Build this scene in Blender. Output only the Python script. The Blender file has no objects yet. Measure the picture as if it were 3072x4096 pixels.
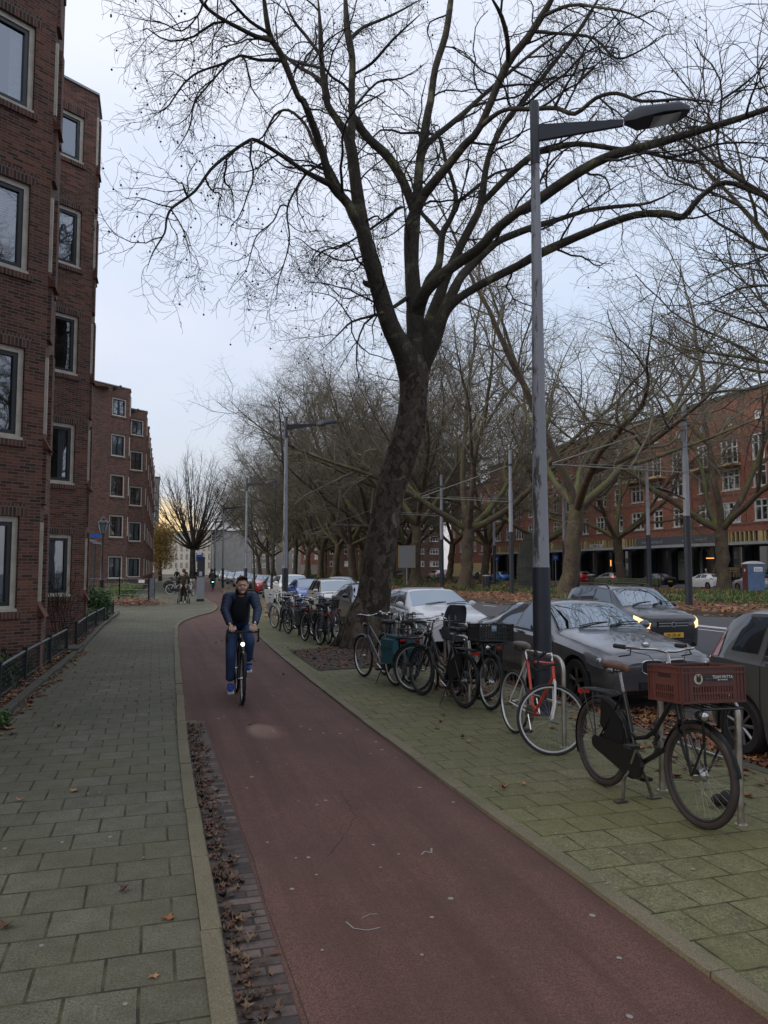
import bpy, math, random
import numpy as np
from mathutils import Vector, Matrix
R = math.radians
SC = bpy.context.scene
COL = SC.collection
rnd = random.Random(7)

# ------------------------------------------------------------------ objects
def link(o, parent=None):
    COL.objects.link(o)
    if parent is not None:
        o.parent = parent
    return o

def tag(o, label=None, cat=None, group=None, kind=None):
    if label: o['label'] = label
    if cat: o['category'] = cat
    if group: o['group'] = group
    if kind: o['kind'] = kind
    return o

def thing(name, label, cat, loc=(0, 0, 0), rz=0.0, group=None):
    o = bpy.data.objects.new(name, None)
    o.empty_display_size = 0.2
    COL.objects.link(o)
    o.location = loc
    o.rotation_euler = (0, 0, rz)
    return tag(o, label, cat, group)

def copy_tree(o, parent=None, skip=()):
    kids = [c for c in KIDS.get(o.name, [])]
    c = o.copy()
    COL.objects.link(c)
    if parent is not None: c.parent = parent
    for k in kids:
        if k.name.split('.')[0] in skip: continue
        kc = copy_tree(k, c, skip)
        KIDS.setdefault(c.name, []).append(kc)
    return c
KIDS = {}
def adopt(o, parent):
    if parent is not None:
        KIDS.setdefault(parent.name, []).append(o)

def dup(root, loc, rz, label, group=None, skip=(), scale=None):
    c = copy_tree(root, None, skip)
    c.location = loc
    c.rotation_euler = (0, 0, rz)
    c['label'] = label
    if group: c['group'] = group
    if scale: c.scale = (scale,) * 3
    return c

class MB:
    """collects geometry, builds one mesh object"""
    def __init__(s):
        s.v = []; s.f = []; s.m = []; s.uv = []; s.has_uv = False; s.mx = None
    def add(s, vs, fs, m=0, uvs=None):
        b = len(s.v)
        if s.mx is not None:
            vs = [tuple(s.mx @ Vector(p)) for p in vs]
        s.v.extend([tuple(p) for p in vs])
        for i, f in enumerate(fs):
            s.f.append(tuple(b + k for k in f)); s.m.append(m)
            if uvs: s.has_uv = True
            s.uv.append(uvs[i] if uvs else None)
        return s
    def quad(s, a, b, c, d, m=0, uv=None):
        return s.add([a, b, c, d], [(0, 1, 2, 3)], m, [uv] if uv else None)
    def box(s, c, d, m=0, rz=0, rx=0, ry=0):
        x, y, z = d[0] / 2, d[1] / 2, d[2] / 2
        M = Matrix.Translation(c) @ Matrix.Rotation(rz, 4, 'Z') @ Matrix.Rotation(ry, 4, 'Y') @ Matrix.Rotation(rx, 4, 'X')
        vs = [M @ Vector(p) for p in [(-x, -y, -z), (x, -y, -z), (x, y, -z), (-x, y, -z), (-x, -y, z), (x, -y, z), (x, y, z), (-x, y, z)]]
        fs = [(0, 3, 2, 1), (4, 5, 6, 7), (0, 1, 5, 4), (1, 2, 6, 5), (2, 3, 7, 6), (3, 0, 4, 7)]
        uvd = []
        for f in fs:
            n = (vs[f[1]] - vs[f[0]]).cross(vs[f[2]] - vs[f[1]])
            if abs(n.z) > max(abs(n.x), abs(n.y)): uvd.append([(vs[k].x, vs[k].y) for k in f])
            else:
                hor = Vector((-n.y, n.x)).normalized() if (n.x or n.y) else Vector((1, 0))
                uvd.append([(vs[k].x * hor.x + vs[k].y * hor.y, vs[k].z) for k in f])
        return s.add(vs, fs, m, uvd)
    def tube(s, pts, r, n=8, m=0, cap=True, closed=False):
        pts = [Vector(p) for p in pts]
        N = len(pts)
        rs = r if isinstance(r, (list, tuple)) else [r] * N
        up = None; vs = []; fs = []
        for i, p in enumerate(pts):
            if closed: d = (pts[(i + 1) % N] - pts[i - 1])
            else: d = (pts[min(i + 1, N - 1)] - pts[max(i - 1, 0)])
            d = d.normalized() if d.length > 1e-9 else Vector((0, 0, 1))
            if up is None:
                up = Vector((0, 0, 1)) if abs(d.z) < .9 else Vector((1, 0, 0))
            u = (up - d * up.dot(d))
            u = u.normalized() if u.length > 1e-6 else d.orthogonal().normalized()
            up = u
            w = d.cross(u)
            for k in range(n):
                a = 2 * math.pi * k / n
                vs.append(p + (u * math.cos(a) + w * math.sin(a)) * rs[i])
        for i in range(N if closed else N - 1):
            j = (i + 1) % N
            for k in range(n):
                k2 = (k + 1) % n
                fs.append((i * n + k, i * n + k2, j * n + k2, j * n + k))
        if cap and not closed:
            fs.append(tuple(range(n))[::-1]); fs.append(tuple((N - 1) * n + k for k in range(n)))
        return s.add(vs, fs, m)
    def lathe(s, prof, n=16, m=0, c=(0, 0, 0), axis='Z', close=False):
        """prof: list of (radius, height)"""
        vs = []; fs = []
        for (r, h) in prof:
            for k in range(n):
                a = 2 * math.pi * k / n
                x, y = r * math.cos(a), r * math.sin(a)
                p = (x, y, h) if axis == 'Z' else ((x, h, y) if axis == 'Y' else (h, x, y))
                vs.append((p[0] + c[0], p[1] + c[1], p[2] + c[2]))
        P = len(prof)
        for i in range(P if close else P - 1):
            j = (i + 1) % P
            for k in range(n):
                k2 = (k + 1) % n
                fs.append((i * n + k, i * n + k2, j * n + k2, j * n + k))
        if not close:
            if prof[0][0] > 1e-6: fs.append(tuple(range(n))[::-1])
            if prof[-1][0] > 1e-6: fs.append(tuple((P - 1) * n + k for k in range(n)))
        return s.add(vs, fs, m)
    def ball(s, c, r, n=12, m=0, rz=0, ry=0, rx=0, fn=None):
        rx_, ry_, rz_ = r if isinstance(r, (list, tuple)) else (r, r, r)
        M = Matrix.Translation(c) @ Matrix.Rotation(rz, 4, 'Z') @ Matrix.Rotation(ry, 4, 'Y') @ Matrix.Rotation(rx, 4, 'X')
        h = max(4, n // 2 + 1); vs = []; fs = []
        for i in range(h + 1):
            t = math.pi * i / h
            for k in range(n):
                a = 2 * math.pi * k / n
                p = Vector((rx_ * math.sin(t) * math.cos(a), ry_ * math.sin(t) * math.sin(a), rz_ * math.cos(t)))
                if fn: p = fn(p)
                vs.append(M @ p)
        for i in range(h):
            for k in range(n):
                k2 = (k + 1) % n
                fs.append((i * n + k, (i + 1) * n + k, (i + 1) * n + k2, i * n + k2))
        return s.add(vs, fs, m)
    def prism(s, poly, z0, z1, m=0, uv=False):
        """vertical prism on an XY polygon (ccw)"""
        n = len(poly)
        vs = [(x, y, z0) for x, y in poly] + [(x, y, z1) for x, y in poly]
        fs = [tuple(range(n))[::-1], tuple(range(n, 2 * n))]
        uvs = [[(x, y) for x, y in poly][::-1], [(x, y) for x, y in poly]]
        acc = 0
        for i in range(n):
            j = (i + 1) % n
            L = math.hypot(poly[j][0] - poly[i][0], poly[j][1] - poly[i][1])
            fs.append((i, j, n + j, n + i))
            uvs.append([(acc, z0), (acc + L, z0), (acc + L, z1), (acc, z1)]); acc += L
        return s.add(vs, fs, m, uvs)
    def slab(s, outline, axis_o, ux, uy, un, t, m=0):
        """extrude 2-D outline lying in plane (ux,uy) by t along un"""
        o = Vector(axis_o); ux = Vector(ux); uy = Vector(uy); un = Vector(un)
        n = len(outline)
        vs = [o + ux * a + uy * b - un * t / 2 for a, b in outline] + [o + ux * a + uy * b + un * t / 2 for a, b in outline]
        fs = [tuple(range(n))[::-1], tuple(range(n, 2 * n))]
        for i in range(n):
            j = (i + 1) % n
            fs.append((i, j, n + j, n + i))
        return s.add(vs, fs, m)
    def mesh(s, name, mats, smooth=False, angle=35):
        me = bpy.data.meshes.new(name)
        me.from_pydata(s.v, [], s.f)
        for mt in (mats if isinstance(mats, (list, tuple)) else [mats]): me.materials.append(mt)
        me.polygons.foreach_set('material_index', s.m)
        if s.has_uv:
            uvl = me.uv_layers.new(name='UVMap')
            arr = []
            for f, u in zip(s.f, s.uv):
                if u is None: arr.extend([0.0, 0.0] * len(f))
                else:
                    for a in u: arr.extend((a[0], a[1]))
            uvl.data.foreach_set('uv', arr)
        if smooth:
            me.polygons.foreach_set('use_smooth', [True] * len(me.polygons))
            if angle < 180:
                me.update()
                me.set_sharp_from_angle(angle=R(angle))
        me.update()
        return me
    def build(s, name, mats, parent=None, smooth=False, angle=35, loc=None, rz=0):
        o = bpy.data.objects.new(name, s.mesh(name, mats, smooth, angle))
        link(o, parent); adopt(o, parent)
        if loc is not None: o.location = loc
        if rz: o.rotation_euler = (0, 0, rz)
        return o

def inst(o, parent, loc=None, rz=None):
    c = o.copy(); link(c, parent); adopt(c, parent)
    if loc is not None: c.location = loc
    if rz is not None: c.rotation_euler = (0, 0, rz)
    return c

def interp(kn, y):
    if y <= kn[0][1]: return kn[0][0]
    for (x0, y0), (x1, y1) in zip(kn, kn[1:]):
        if y <= y1: return x0 + (x1 - x0) * (y - y0) / (y1 - y0)
    (x0, y0), (x1, y1) = kn[-2], kn[-1]
    return x1 + (x1 - x0) * (y - y1) / (y1 - y0)

# ------------------------------------------------------------------ materials
class NT:
    def __init__(s, name):
        s.mat = bpy.data.materials.new(name); s.mat.use_nodes = True
        s.t = s.mat.node_tree; s.n = s.t.nodes; s.l = s.t.links
        s.b = s.n['Principled BSDF']
    def node(s, typ, **kw):
        nd = s.n.new(typ)
        for k, v in kw.items():
            if k in nd.inputs: nd.inputs[k].default_value = v
            else: setattr(nd, k, v)
        return nd
    def link(s, a, b): s.l.new(a, b)
    def ramp(s, src, stops, interp='LINEAR'):
        r = s.n.new('ShaderNodeValToRGB'); r.color_ramp.interpolation = interp
        e = r.color_ramp.elements
        while len(e) < len(stops): e.new(0.5)
        for i, (p, c) in enumerate(stops):
            e[i].position = p; e[i].color = (*c, 1) if len(c) == 3 else c
        s.link(src, r.inputs[0]); return r.outputs[0]
    def mix(s, fac, a, b, mode='MIX'):
        m = s.n.new('ShaderNodeMix'); m.data_type = 'RGBA'; m.blend_type = mode
        for sock, v in ((0, fac), (6, a), (7, b)):
            if hasattr(v, 'is_linked') or hasattr(v, 'links'): s.link(v, m.inputs[sock])
            elif sock == 0: m.inputs[0].default_value = v
            else: m.inputs[sock].default_value = (*v, 1)
        return m.outputs[2]
    def coord(s, kind='Object', scale=None):
        c = s.n.new('ShaderNodeTexCoord'); o = c.outputs[kind]
        if scale is not None:
            mp = s.n.new('ShaderNodeMapping'); mp.inputs['Scale'].default_value = scale
            s.link(o, mp.inputs[0]); o = mp.outputs[0]
        return o
    def noise(s, vec, scale, detail=4, rough=.55, dist=0):
        nd = s.node('ShaderNodeTexNoise'); nd.inputs['Scale'].default_value = scale
        nd.inputs['Detail'].default_value = detail; nd.inputs['Roughness'].default_value = rough
        nd.inputs['Distortion'].default_value = dist
        if vec is not None: s.link(vec, nd.inputs['Vector'])
        return nd.outputs[0]
    def bump(s, h, strength=.3, dist=.01):
        b = s.node('ShaderNodeBump'); b.inputs['Strength'].default_value = strength
        b.inputs['Distance'].default_value = dist
        s.link(h, b.inputs['Height']); s.link(b.outputs[0], s.b.inputs['Normal'])

def flat(name, col, rough=.6, metal=0, spec=.5, var=0.0, vscale=8, coat=0, emit=None, estr=0):
    t = NT(name); b = t.b
    b.inputs['Base Color'].default_value = (*col, 1)
    b.inputs['Roughness'].default_value = rough; b.inputs['Metallic'].default_value = metal
    b.inputs['Specular IOR Level'].default_value = spec
    if coat:
        b.inputs['Coat Weight'].default_value = coat; b.inputs['Coat Roughness'].default_value = .04
    if emit:
        b.inputs['Emission Color'].default_value = (*emit, 1); b.inputs['Emission Strength'].default_value = estr
    if var:
        n = t.noise(t.coord(), vscale, 5, .6)
        c2 = tuple(max(0, c * (1 - var)) for c in col); c3 = tuple(min(1, c * (1 + var)) for c in col)
        t.link(t.ramp(n, [(.3, c2), (.7, c3)]), b.inputs['Base Color'])
        rr = t.n.new('ShaderNodeMapRange'); t.link(n, rr.inputs[0])
        rr.inputs['To Min'].default_value = max(.02, rough - .12); rr.inputs['To Max'].default_value = min(1, rough + .12)
        t.link(rr.outputs[0], b.inputs['Roughness'])
    return t.mat

def brick_mat(name, c1, c2, mortar, dark=(.035, .028, .028), bw=.22, rh=.065, ms=.010, weather=.5, coord='UV'):
    t = NT(name)
    uv = t.coord(coord)
    br = t.node('ShaderNodeTexBrick')
    br.inputs['Scale'].default_value = 1; br.inputs['Brick Width'].default_value = bw
    br.inputs['Row Height'].default_value = rh; br.inputs['Mortar Size'].default_value = ms
    br.inputs['Mortar Smooth'].default_value = .15; br.inputs['Bias'].default_value = 0.0
    br.inputs['Color1'].default_value = (0, 0, 0, 1); br.inputs['Color2'].default_value = (1, 1, 1, 1)
    br.inputs['Mortar'].default_value = (0.5, .5, .5, 1)
    t.link(uv, br.inputs['Vector'])
    col = t.ramp(br.outputs['Color'], [(0, dark), (.16, tuple(c * .6 for c in c1)), (.35, c1), (.75, c2), (1, tuple(c * 1.25 for c in c2))])
    big = t.noise(uv, .55, 5, .65)
    col = t.mix(t.ramp(big, [(.42, (0, 0, 0)), (.68, (weather,) * 3)]), col, dark)
    fine = t.noise(uv, 60, 3)
    col = t.mix(.35, col, t.ramp(fine, [(.3, (.25, .25, .25)), (.7, (.9, .9, .9))]), 'OVERLAY')
    col = t.mix(br.outputs['Fac'], col, mortar)
    t.link(col, t.b.inputs['Base Color'])
    t.b.inputs['Roughness'].default_value = .9
    inv = t.n.new('ShaderNodeMath'); inv.operation = 'SUBTRACT'; inv.inputs[0].default_value = 1
    t.link(br.outputs['Fac'], inv.inputs[1])
    t.bump(inv.outputs[0], .6, .008)
    return t.mat

def tile_mat(name, base, alt, moss, joint, w=.3, h=.3, ms=.0085, mossy=.5, off=.5):
    t = NT(name)
    co = t.coord('Object')
    # slightly wavy joints so the paving does not read as a perfect grid
    wob = t.node('ShaderNodeTexNoise'); wob.inputs['Scale'].default_value = .7; t.link(co, wob.inputs['Vector'])
    sub = t.n.new('ShaderNodeVectorMath'); sub.operation = 'MULTIPLY_ADD'
    sub.inputs[1].default_value = (.05, .05, 0); t.link(wob.outputs['Color'], sub.inputs[0]); t.link(co, sub.inputs[2])
    br = t.node('ShaderNodeTexBrick', offset=off)
    br.inputs['Scale'].default_value = 1; br.inputs['Brick Width'].default_value = w
    br.inputs['Row Height'].default_value = h; br.inputs['Mortar Size'].default_value = ms
    br.inputs['Mortar Smooth'].default_value = .35
    br.inputs['Color1'].default_value = (0, 0, 0, 1); br.inputs['Color2'].default_value = (1, 1, 1, 1)
    br.inputs['Mortar'].default_value = (.5, .5, .5, 1)
    t.link(sub.outputs[0], br.inputs['Vector'])
    col = t.ramp(br.outputs['Color'], [(0, tuple(c * .88 for c in base)), (.5, base), (1, alt)])
    # speckled aggregate
    sp = t.noise(co, 220, 2, .7)
    col = t.mix(.75, col, t.ramp(sp, [(.32, (.12, .12, .12)), (.5, (.5, .5, .5)), (.66, (.92, .92, .92))]), 'OVERLAY')
    sp2 = t.noise(co, 75, 3, .8)
    col = t.mix(.65, col, t.ramp(sp2, [(.36, (.14, .14, .14)), (.5, (.5, .5, .5)), (.64, (.86, .86, .86))]), 'OVERLAY')
    sp3 = t.noise(co, 7, 6, .75)
    col = t.mix(.4, col, t.ramp(sp3, [(.36, (.2, .2, .2)), (.6, (.62, .62, .62))]), 'OVERLAY')
    ms_ = t.noise(co, .9, 7, .72)
    col = t.mix(t.ramp(ms_, [(.38, (0, 0, 0)), (.62, (mossy,) * 3)]), col, moss)
    dn = t.noise(co, .35, 4, .6)
    col = t.mix(t.ramp(dn, [(.4, (0, 0, 0)), (.7, (.45,) * 3)]), col, tuple(c * .45 for c in base))
    jn = t.noise(co, 5, 3)
    jc = t.mix(t.ramp(jn, [(.4, (0, 0, 0)), (.6, (1, 1, 1))]), joint, tuple(c * .8 for c in moss))
    col = t.mix(br.outputs['Fac'], col, jc)
    t.link(col, t.b.inputs['Base Color'])
    t.b.inputs['Roughness'].default_value = .82; t.b.inputs['Specular IOR Level'].default_value = .3
    m2 = t.n.new('ShaderNodeMath'); m2.operation = 'MULTIPLY_ADD'; m2.inputs[1].default_value = -1.0
    t.link(br.outputs['Fac'], m2.inputs[0])
    m3 = t.n.new('ShaderNodeMath'); m3.operation = 'MULTIPLY'; m3.inputs[1].default_value = .35
    t.link(sp, m3.inputs[0]); t.link(m3.outputs[0], m2.inputs[2])
    m4 = t.n.new('ShaderNodeMath'); m4.operation = 'MULTIPLY_ADD'; m4.inputs[1].default_value = .5
    t.link(br.outputs['Color'], m4.inputs[0]); t.link(m2.outputs[0], m4.inputs[2])
    t.bump(m4.outputs[0], .7, .006)
    return t.mat

def speck_mat(name, base, light, dark, scale=160, big=None, bigf=.4, rough=.85, bump=.5, contrast=1.0, streak=0):
    t = NT(name); co = t.coord()
    n1 = t.noise(co, scale, 2, .75)
    lo, hi = .5 - .16 / contrast, .5 + .14 / contrast
    col = t.ramp(n1, [(lo, dark), (.49, base), (hi, light)])
    n2 = t.noise(co, 1.1, 6, .7)
    col = t.mix(t.ramp(n2, [(.4, (0, 0, 0)), (.68, (bigf,) * 3)]), col, big or dark)
    if streak:
        n3 = t.noise(t.coord('Object', (2.2, .10, 1)), 1.6, 5, .65)
        col = t.mix(t.ramp(n3, [(.42, (0, 0, 0)), (.66, (streak,) * 3)]), col, tuple(c * .55 for c in base))
        n4 = t.noise(co, 17, 3, .8)
        col = t.mix(t.ramp(n4, [(.60, (0, 0, 0)), (.72, (.4,) * 3)]), col, light)
    t.link(col, t.b.inputs['Base Color']); t.b.inputs['Roughness'].default_value = rough
    t.b.inputs['Specular IOR Level'].default_value = .3
    t.bump(n1, bump, .006)
    return t.mat

def glass_mat(name, tint=(.02, .025, .03), refl=.28, rough=.03, ripple=0.0, gcol=(.85, .9, .95)):
    t = NT(name)
    t.b.inputs['Base Color'].default_value = (*tint, 1); t.b.inputs['Roughness'].default_value = .25
    g = t.node('ShaderNodeBsdfGlossy'); g.inputs['Roughness'].default_value = rough
    g.inputs['Color'].default_value = (*gcol, 1)
    fr = t.node('ShaderNodeFresnel'); fr.inputs['IOR'].default_value = 1.5
    ad = t.n.new('ShaderNodeMath'); ad.operation = 'ADD'; ad.use_clamp = True; ad.inputs[1].default_value = refl
    t.link(fr.outputs[0], ad.inputs[0])
    mx = t.n.new('ShaderNodeMixShader'); t.link(ad.outputs[0], mx.inputs[0])
    t.link(t.b.outputs[0], mx.inputs[1]); t.link(g.outputs[0], mx.inputs[2])
    t.link(mx.outputs[0], t.n['Material Output'].inputs['Surface'])
    if ripple:
        n = t.noise(t.coord(), 1.2, 2)
        b = t.node('ShaderNodeBump'); b.inputs['Strength'].default_value = ripple; b.inputs['Distance'].default_value = .02
        t.link(n, b.inputs['Height']); t.link(b.outputs[0], g.inputs['Normal'])
    return t.mat

M = {}
M['brickL'] = brick_mat('weathered_brick', (.124, .046, .031), (.185, .074, .050), (.16, .13, .106), weather=.6, ms=.008, rh=.056, bw=.20)
M['soldier'] = brick_mat('soldier_brick', (.085, .036, .028), (.15, .060, .042), (.16, .14, .12), bw=.065, rh=.22, weather=.7)
M['brickR'] = brick_mat('orange_brick', (.25, .080, .052), (.32, .112, .074), (.26, .16, .12), dark=(.15, .052, .038), weather=.35)
M['brickD'] = brick_mat('brown_brick', (.12, .055, .04), (.18, .085, .06), (.2, .16, .13), weather=.4)
M['brickS'] = flat('slanted_brick', (.14, .055, .038), .9, var=.35, vscale=14)
M['brickDk'] = flat('dark_parapet_brick', (.05, .034, .03), .9, var=.35, vscale=14)  # darker weathered brick tone for the parapet
M['cream'] = flat('cream_paint', (.52, .49, .42), .55, var=.18, vscale=5)
M['white'] = flat('white_paint', (.62, .62, .60), .45, var=.1)
M['yellow'] = flat('yellow_render', (.50, .40, .20), .7, var=.12)
M['sash'] = flat('dark_sash', (.012, .016, .022), .35)
M['coping'] = flat('zinc_coping', (.36, .38, .40), .45, var=.1)
M['glassW'] = glass_mat('window_glass', (.012, .015, .018), .30, .02, .12)
M['glassC'] = glass_mat('car_glass', (.010, .013, .015), .24, .02, gcol=(.29, .335, .38))
t = NT('clear_window_glass'); g_ = t.node('ShaderNodeBsdfGlossy'); g_.inputs['Roughness'].default_value = .02; g_.inputs['Color'].default_value = (.75, .8, .88, 1)
tr_ = t.node('ShaderNodeBsdfTransparent'); tr_.inputs['Color'].default_value = (.62, .68, .70, 1); mx_ = t.n.new('ShaderNodeMixShader'); fr_ = t.node('ShaderNodeFresnel'); fr_.inputs['IOR'].default_value = 1.5
ad_ = t.n.new('ShaderNodeMath'); ad_.operation = 'ADD'; ad_.use_clamp = True; ad_.inputs[1].default_value = .24; t.link(fr_.outputs[0], ad_.inputs[0]); t.link(ad_.outputs[0], mx_.inputs[0]); t.link(tr_.outputs[0], mx_.inputs[1]); t.link(g_.outputs[0], mx_.inputs[2]); t.link(mx_.outputs[0], t.n['Material Output'].inputs['Surface'])
n_ = t.noise(t.coord(), 1.5, 2); b_ = t.node('ShaderNodeBump'); b_.inputs['Strength'].default_value = .10; b_.inputs['Distance'].default_value = .02; t.link(n_, b_.inputs['Height']); t.link(b_.outputs[0], g_.inputs['Normal'])
M['glassT'] = t.mat
M['room'] = flat('painted_dim_room', (.03, .03, .032), .9, var=.5, vscale=1.5)  # near-black colour stands in for the gloom of unlit rooms
M['glassD'] = glass_mat('dark_glass', (.006, .008, .009), .06, .03)
M['curtain'] = flat('curtain', (.42, .46, .50), .8, var=.2, vscale=20)
M['tileL'] = tile_mat('grey_paving_tiles', (.132, .126, .094), (.152, .145, .112), (.090, .096, .046), (.030, .028, .020), mossy=.50)
M['tileR'] = tile_mat('mossy_paving_tiles', (.155, .147, .082), (.175, .166, .096), (.118, .122, .044), (.034, .032, .016), mossy=.7)
M['red'] = speck_mat('red_asphalt', (.122, .060, .048), (.19, .11, .09), (.056, .029, .025), 150, big=(.074, .045, .038), bigf=.7, bump=.5, streak=.6)
M['asphalt'] = speck_mat('grey_asphalt', (.075, .077, .082), (.12, .122, .128), (.045, .046, .05), 90, bigf=.3)
M['kerb'] = speck_mat('kerb_concrete', (.165, .142, .092), (.23, .20, .14), (.10, .085, .055), 150, big=(.085, .09, .05), bigf=.6, bump=.3)
M['kerbD'] = speck_mat('kerb_stone_dark', (.085, .080, .068), (.13, .12, .10), (.045, .042, .034), 120, big=(.05, .055, .03), bigf=.6, bump=.3)
M['gutter'] = brick_mat('gutter_brick', (.085, .062, .055), (.12, .088, .078), (.035, .028, .022), bw=.21, rh=.085, ms=.008, weather=.7, coord='Object')
M['parkbrick'] = brick_mat('parking_brick', (.082, .070, .062), (.12, .10, .09), (.04, .035, .03), bw=.2, rh=.1, ms=.008, weather=.5, coord='Object')
M['soil'] = speck_mat('garden_soil', (.050, .036, .025), (.085, .06, .04), (.022, .016, .011), 40, bump=1)
M['leafbed'] = speck_mat('leaf_litter', (.16, .068, .030), (.27, .125, .055), (.06, .028, .016), 9, big=(.085, .075, .03), bigf=.35, bump=1, contrast=.8)
M['grass'] = speck_mat('grass', (.055, .085, .022), (.095, .13, .04), (.025, .042, .012), 30, big=(.09, .06, .03), bigf=.5, bump=1)
M['steel'] = flat('brushed_steel', (.40, .38, .35), .38, metal=.9, var=.25, vscale=12)
M['polegrey'] = flat('pole_grey_paint', (.22, .235, .265), .5, var=.08, vscale=3)
M['poledark'] = flat('pole_dark_paint', (.018, .024, .036), .5, var=.2, vscale=3)
M['poledirty'] = None
M['black'] = flat('black_paint', (.008, .0085, .010), .38)
M['blackM'] = flat('black_rubber', (.012, .012, .013), .8)
M['blackP'] = flat('black_plastic', (.018, .018, .019), .55)
M['chrome'] = flat('chrome', (.55, .55, .55), .22, metal=1)
M['silver'] = flat('silver_paint', (.42, .43, .44), .35, metal=.5)
M['greenfence'] = flat('dark_green_fence', (.012, .022, .024), .5, var=.2)
M['rail'] = flat('worn_rail', (.13, .15, .16), .45, var=.3, vscale=30)
# ------------------------------------------------------------------ camera, light, sky
cam = bpy.data.cameras.new('camera'); camo = bpy.data.objects.new('camera', cam); COL.objects.link(camo)
camo.location = (0, 0, 1.78)
camo.rotation_euler = (R(90) + math.atan(226 / 3082), 0, -math.atan((1536 - 620) / 3082))
cam.sensor_fit = 'VERTICAL'; cam.sensor_height = 24; cam.lens = 12 * 3082 / 2048
cam.clip_end = 3000; cam.clip_start = .05
SC.camera = camo
SUN_EL, SUN_AZ = R(32), R(-95)          # azimuth from +Y, clockwise
w = bpy.data.worlds.new('World'); SC.world = w; w.use_nodes = True
wt = w.node_tree; wn = wt.nodes; wl = wt.links
bg = wn['Background']
sky = wn.new('ShaderNodeTexSky'); sky.sky_type = 'NISHITA'; sky.sun_disc = False
sky.sun_elevation = SUN_EL; sky.sun_rotation = SUN_AZ
sky.air_density = 1.2; sky.dust_density = 3.0
wl.new(sky.outputs[0], bg.inputs[0]); bg.inputs[1].default_value = .055
tc = wn.new('ShaderNodeTexCoord')
sep = wn.new('ShaderNodeSeparateXYZ'); wl.new(tc.outputs['Generated'], sep.inputs[0])
def wramp(src, stops):
    r = wn.new('ShaderNodeValToRGB'); e = r.color_ramp.elements
    while len(e) < len(stops): e.new(.5)
    for i, (p, c) in enumerate(stops): e[i].position = p; e[i].color = (*c, 1)
    wl.new(src, r.inputs[0]); return r.outputs[0]
def wmix(f, a, b):
    m = wn.new('ShaderNodeMix'); m.data_type = 'RGBA'
    wl.new(f, m.inputs[0]); wl.new(a, m.inputs[6]); wl.new(b, m.inputs[7]); return m.outputs[2]
base = wramp(sep.outputs[2], [(0.0, (.50, .49, .53)), (.06, (.50, .50, .57)), (.17, (.49, .54, .65)), (.34, (.53, .60, .73)), (.60, (.70, .74, .84)), (1, (.78, .81, .90))])
mp = wn.new('ShaderNodeMapping'); mp.inputs['Scale'].default_value = (1, 1, 2.4); wl.new(tc.outputs['Generated'], mp.inputs[0])
no = wn.new('ShaderNodeTexNoise'); no.inputs['Scale'].default_value = 2.1; no.inputs['Detail'].default_value = 5; no.inputs['Roughness'].default_value = .48
wl.new(mp.outputs[0], no.inputs['Vector'])
cl = wramp(no.outputs[0], [(.36, (0, 0, 0)), (.66, (1, 1, 1))])
cloudc = wramp(sep.outputs[2], [(0.0, (.58, .55, .57)), (.2, (.64, .64, .71)), (.5, (.80, .81, .87)), (1, (.90, .90, .95))])
col1 = wmix(cl, base, cloudc)
# break in the cloud low down towards the sunset, up the street
dv = wn.new('ShaderNodeVectorMath'); dv.operation = 'DOT_PRODUCT'
ga = R(.6); dv.inputs[1].default_value = (math.sin(ga) * .9992, math.cos(ga) * .9992, .04)
wl.new(tc.outputs['Generated'], dv.inputs[0])
gm = wn.new('ShaderNodeMapRange'); gm.interpolation_type = 'SMOOTHSTEP'; wl.new(dv.outputs['Value'], gm.inputs[0])
gm.inputs['From Min'].default_value = .9984; gm.inputs['From Max'].default_value = .99985
glow = gm.outputs[0]
lowc = wn.new('ShaderNodeRGB'); lowc.outputs[0].default_value = (1.0, .72, .36, 1)
col2 = wmix(glow, col1, lowc.outputs[0])
bg2 = wn.new('ShaderNodeBackground'); wl.new(col2, bg2.inputs[0]); bg2.inputs[1].default_value = 1.05
add = wn.new('ShaderNodeAddShader'); wl.new(bg.outputs[0], add.inputs[0]); wl.new(bg2.outputs[0], add.inputs[1])
wl.new(add.outputs[0], wn['World Output'].inputs[0])
sl = bpy.data.lights.new('sun', 'SUN'); sl.energy = .5; sl.angle = R(20); sl.color = (1, .94, .86)
so = bpy.data.objects.new('sun', sl); COL.objects.link(so)
sd = Vector((math.sin(SUN_AZ) * math.cos(SUN_EL), math.cos(SUN_AZ) * math.cos(SUN_EL), math.sin(SUN_EL)))
so.rotation_euler = sd.to_track_quat('Z', 'Y').to_euler()
SC.view_settings.view_transform = 'Standard'; SC.view_settings.look = 'None'
SC.view_settings.exposure = 0; SC.view_settings.gamma = 1
SC.cycles.max_bounces = 6; SC.cycles.diffuse_bounces = 3; SC.cycles.glossy_bounces = 3

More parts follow.
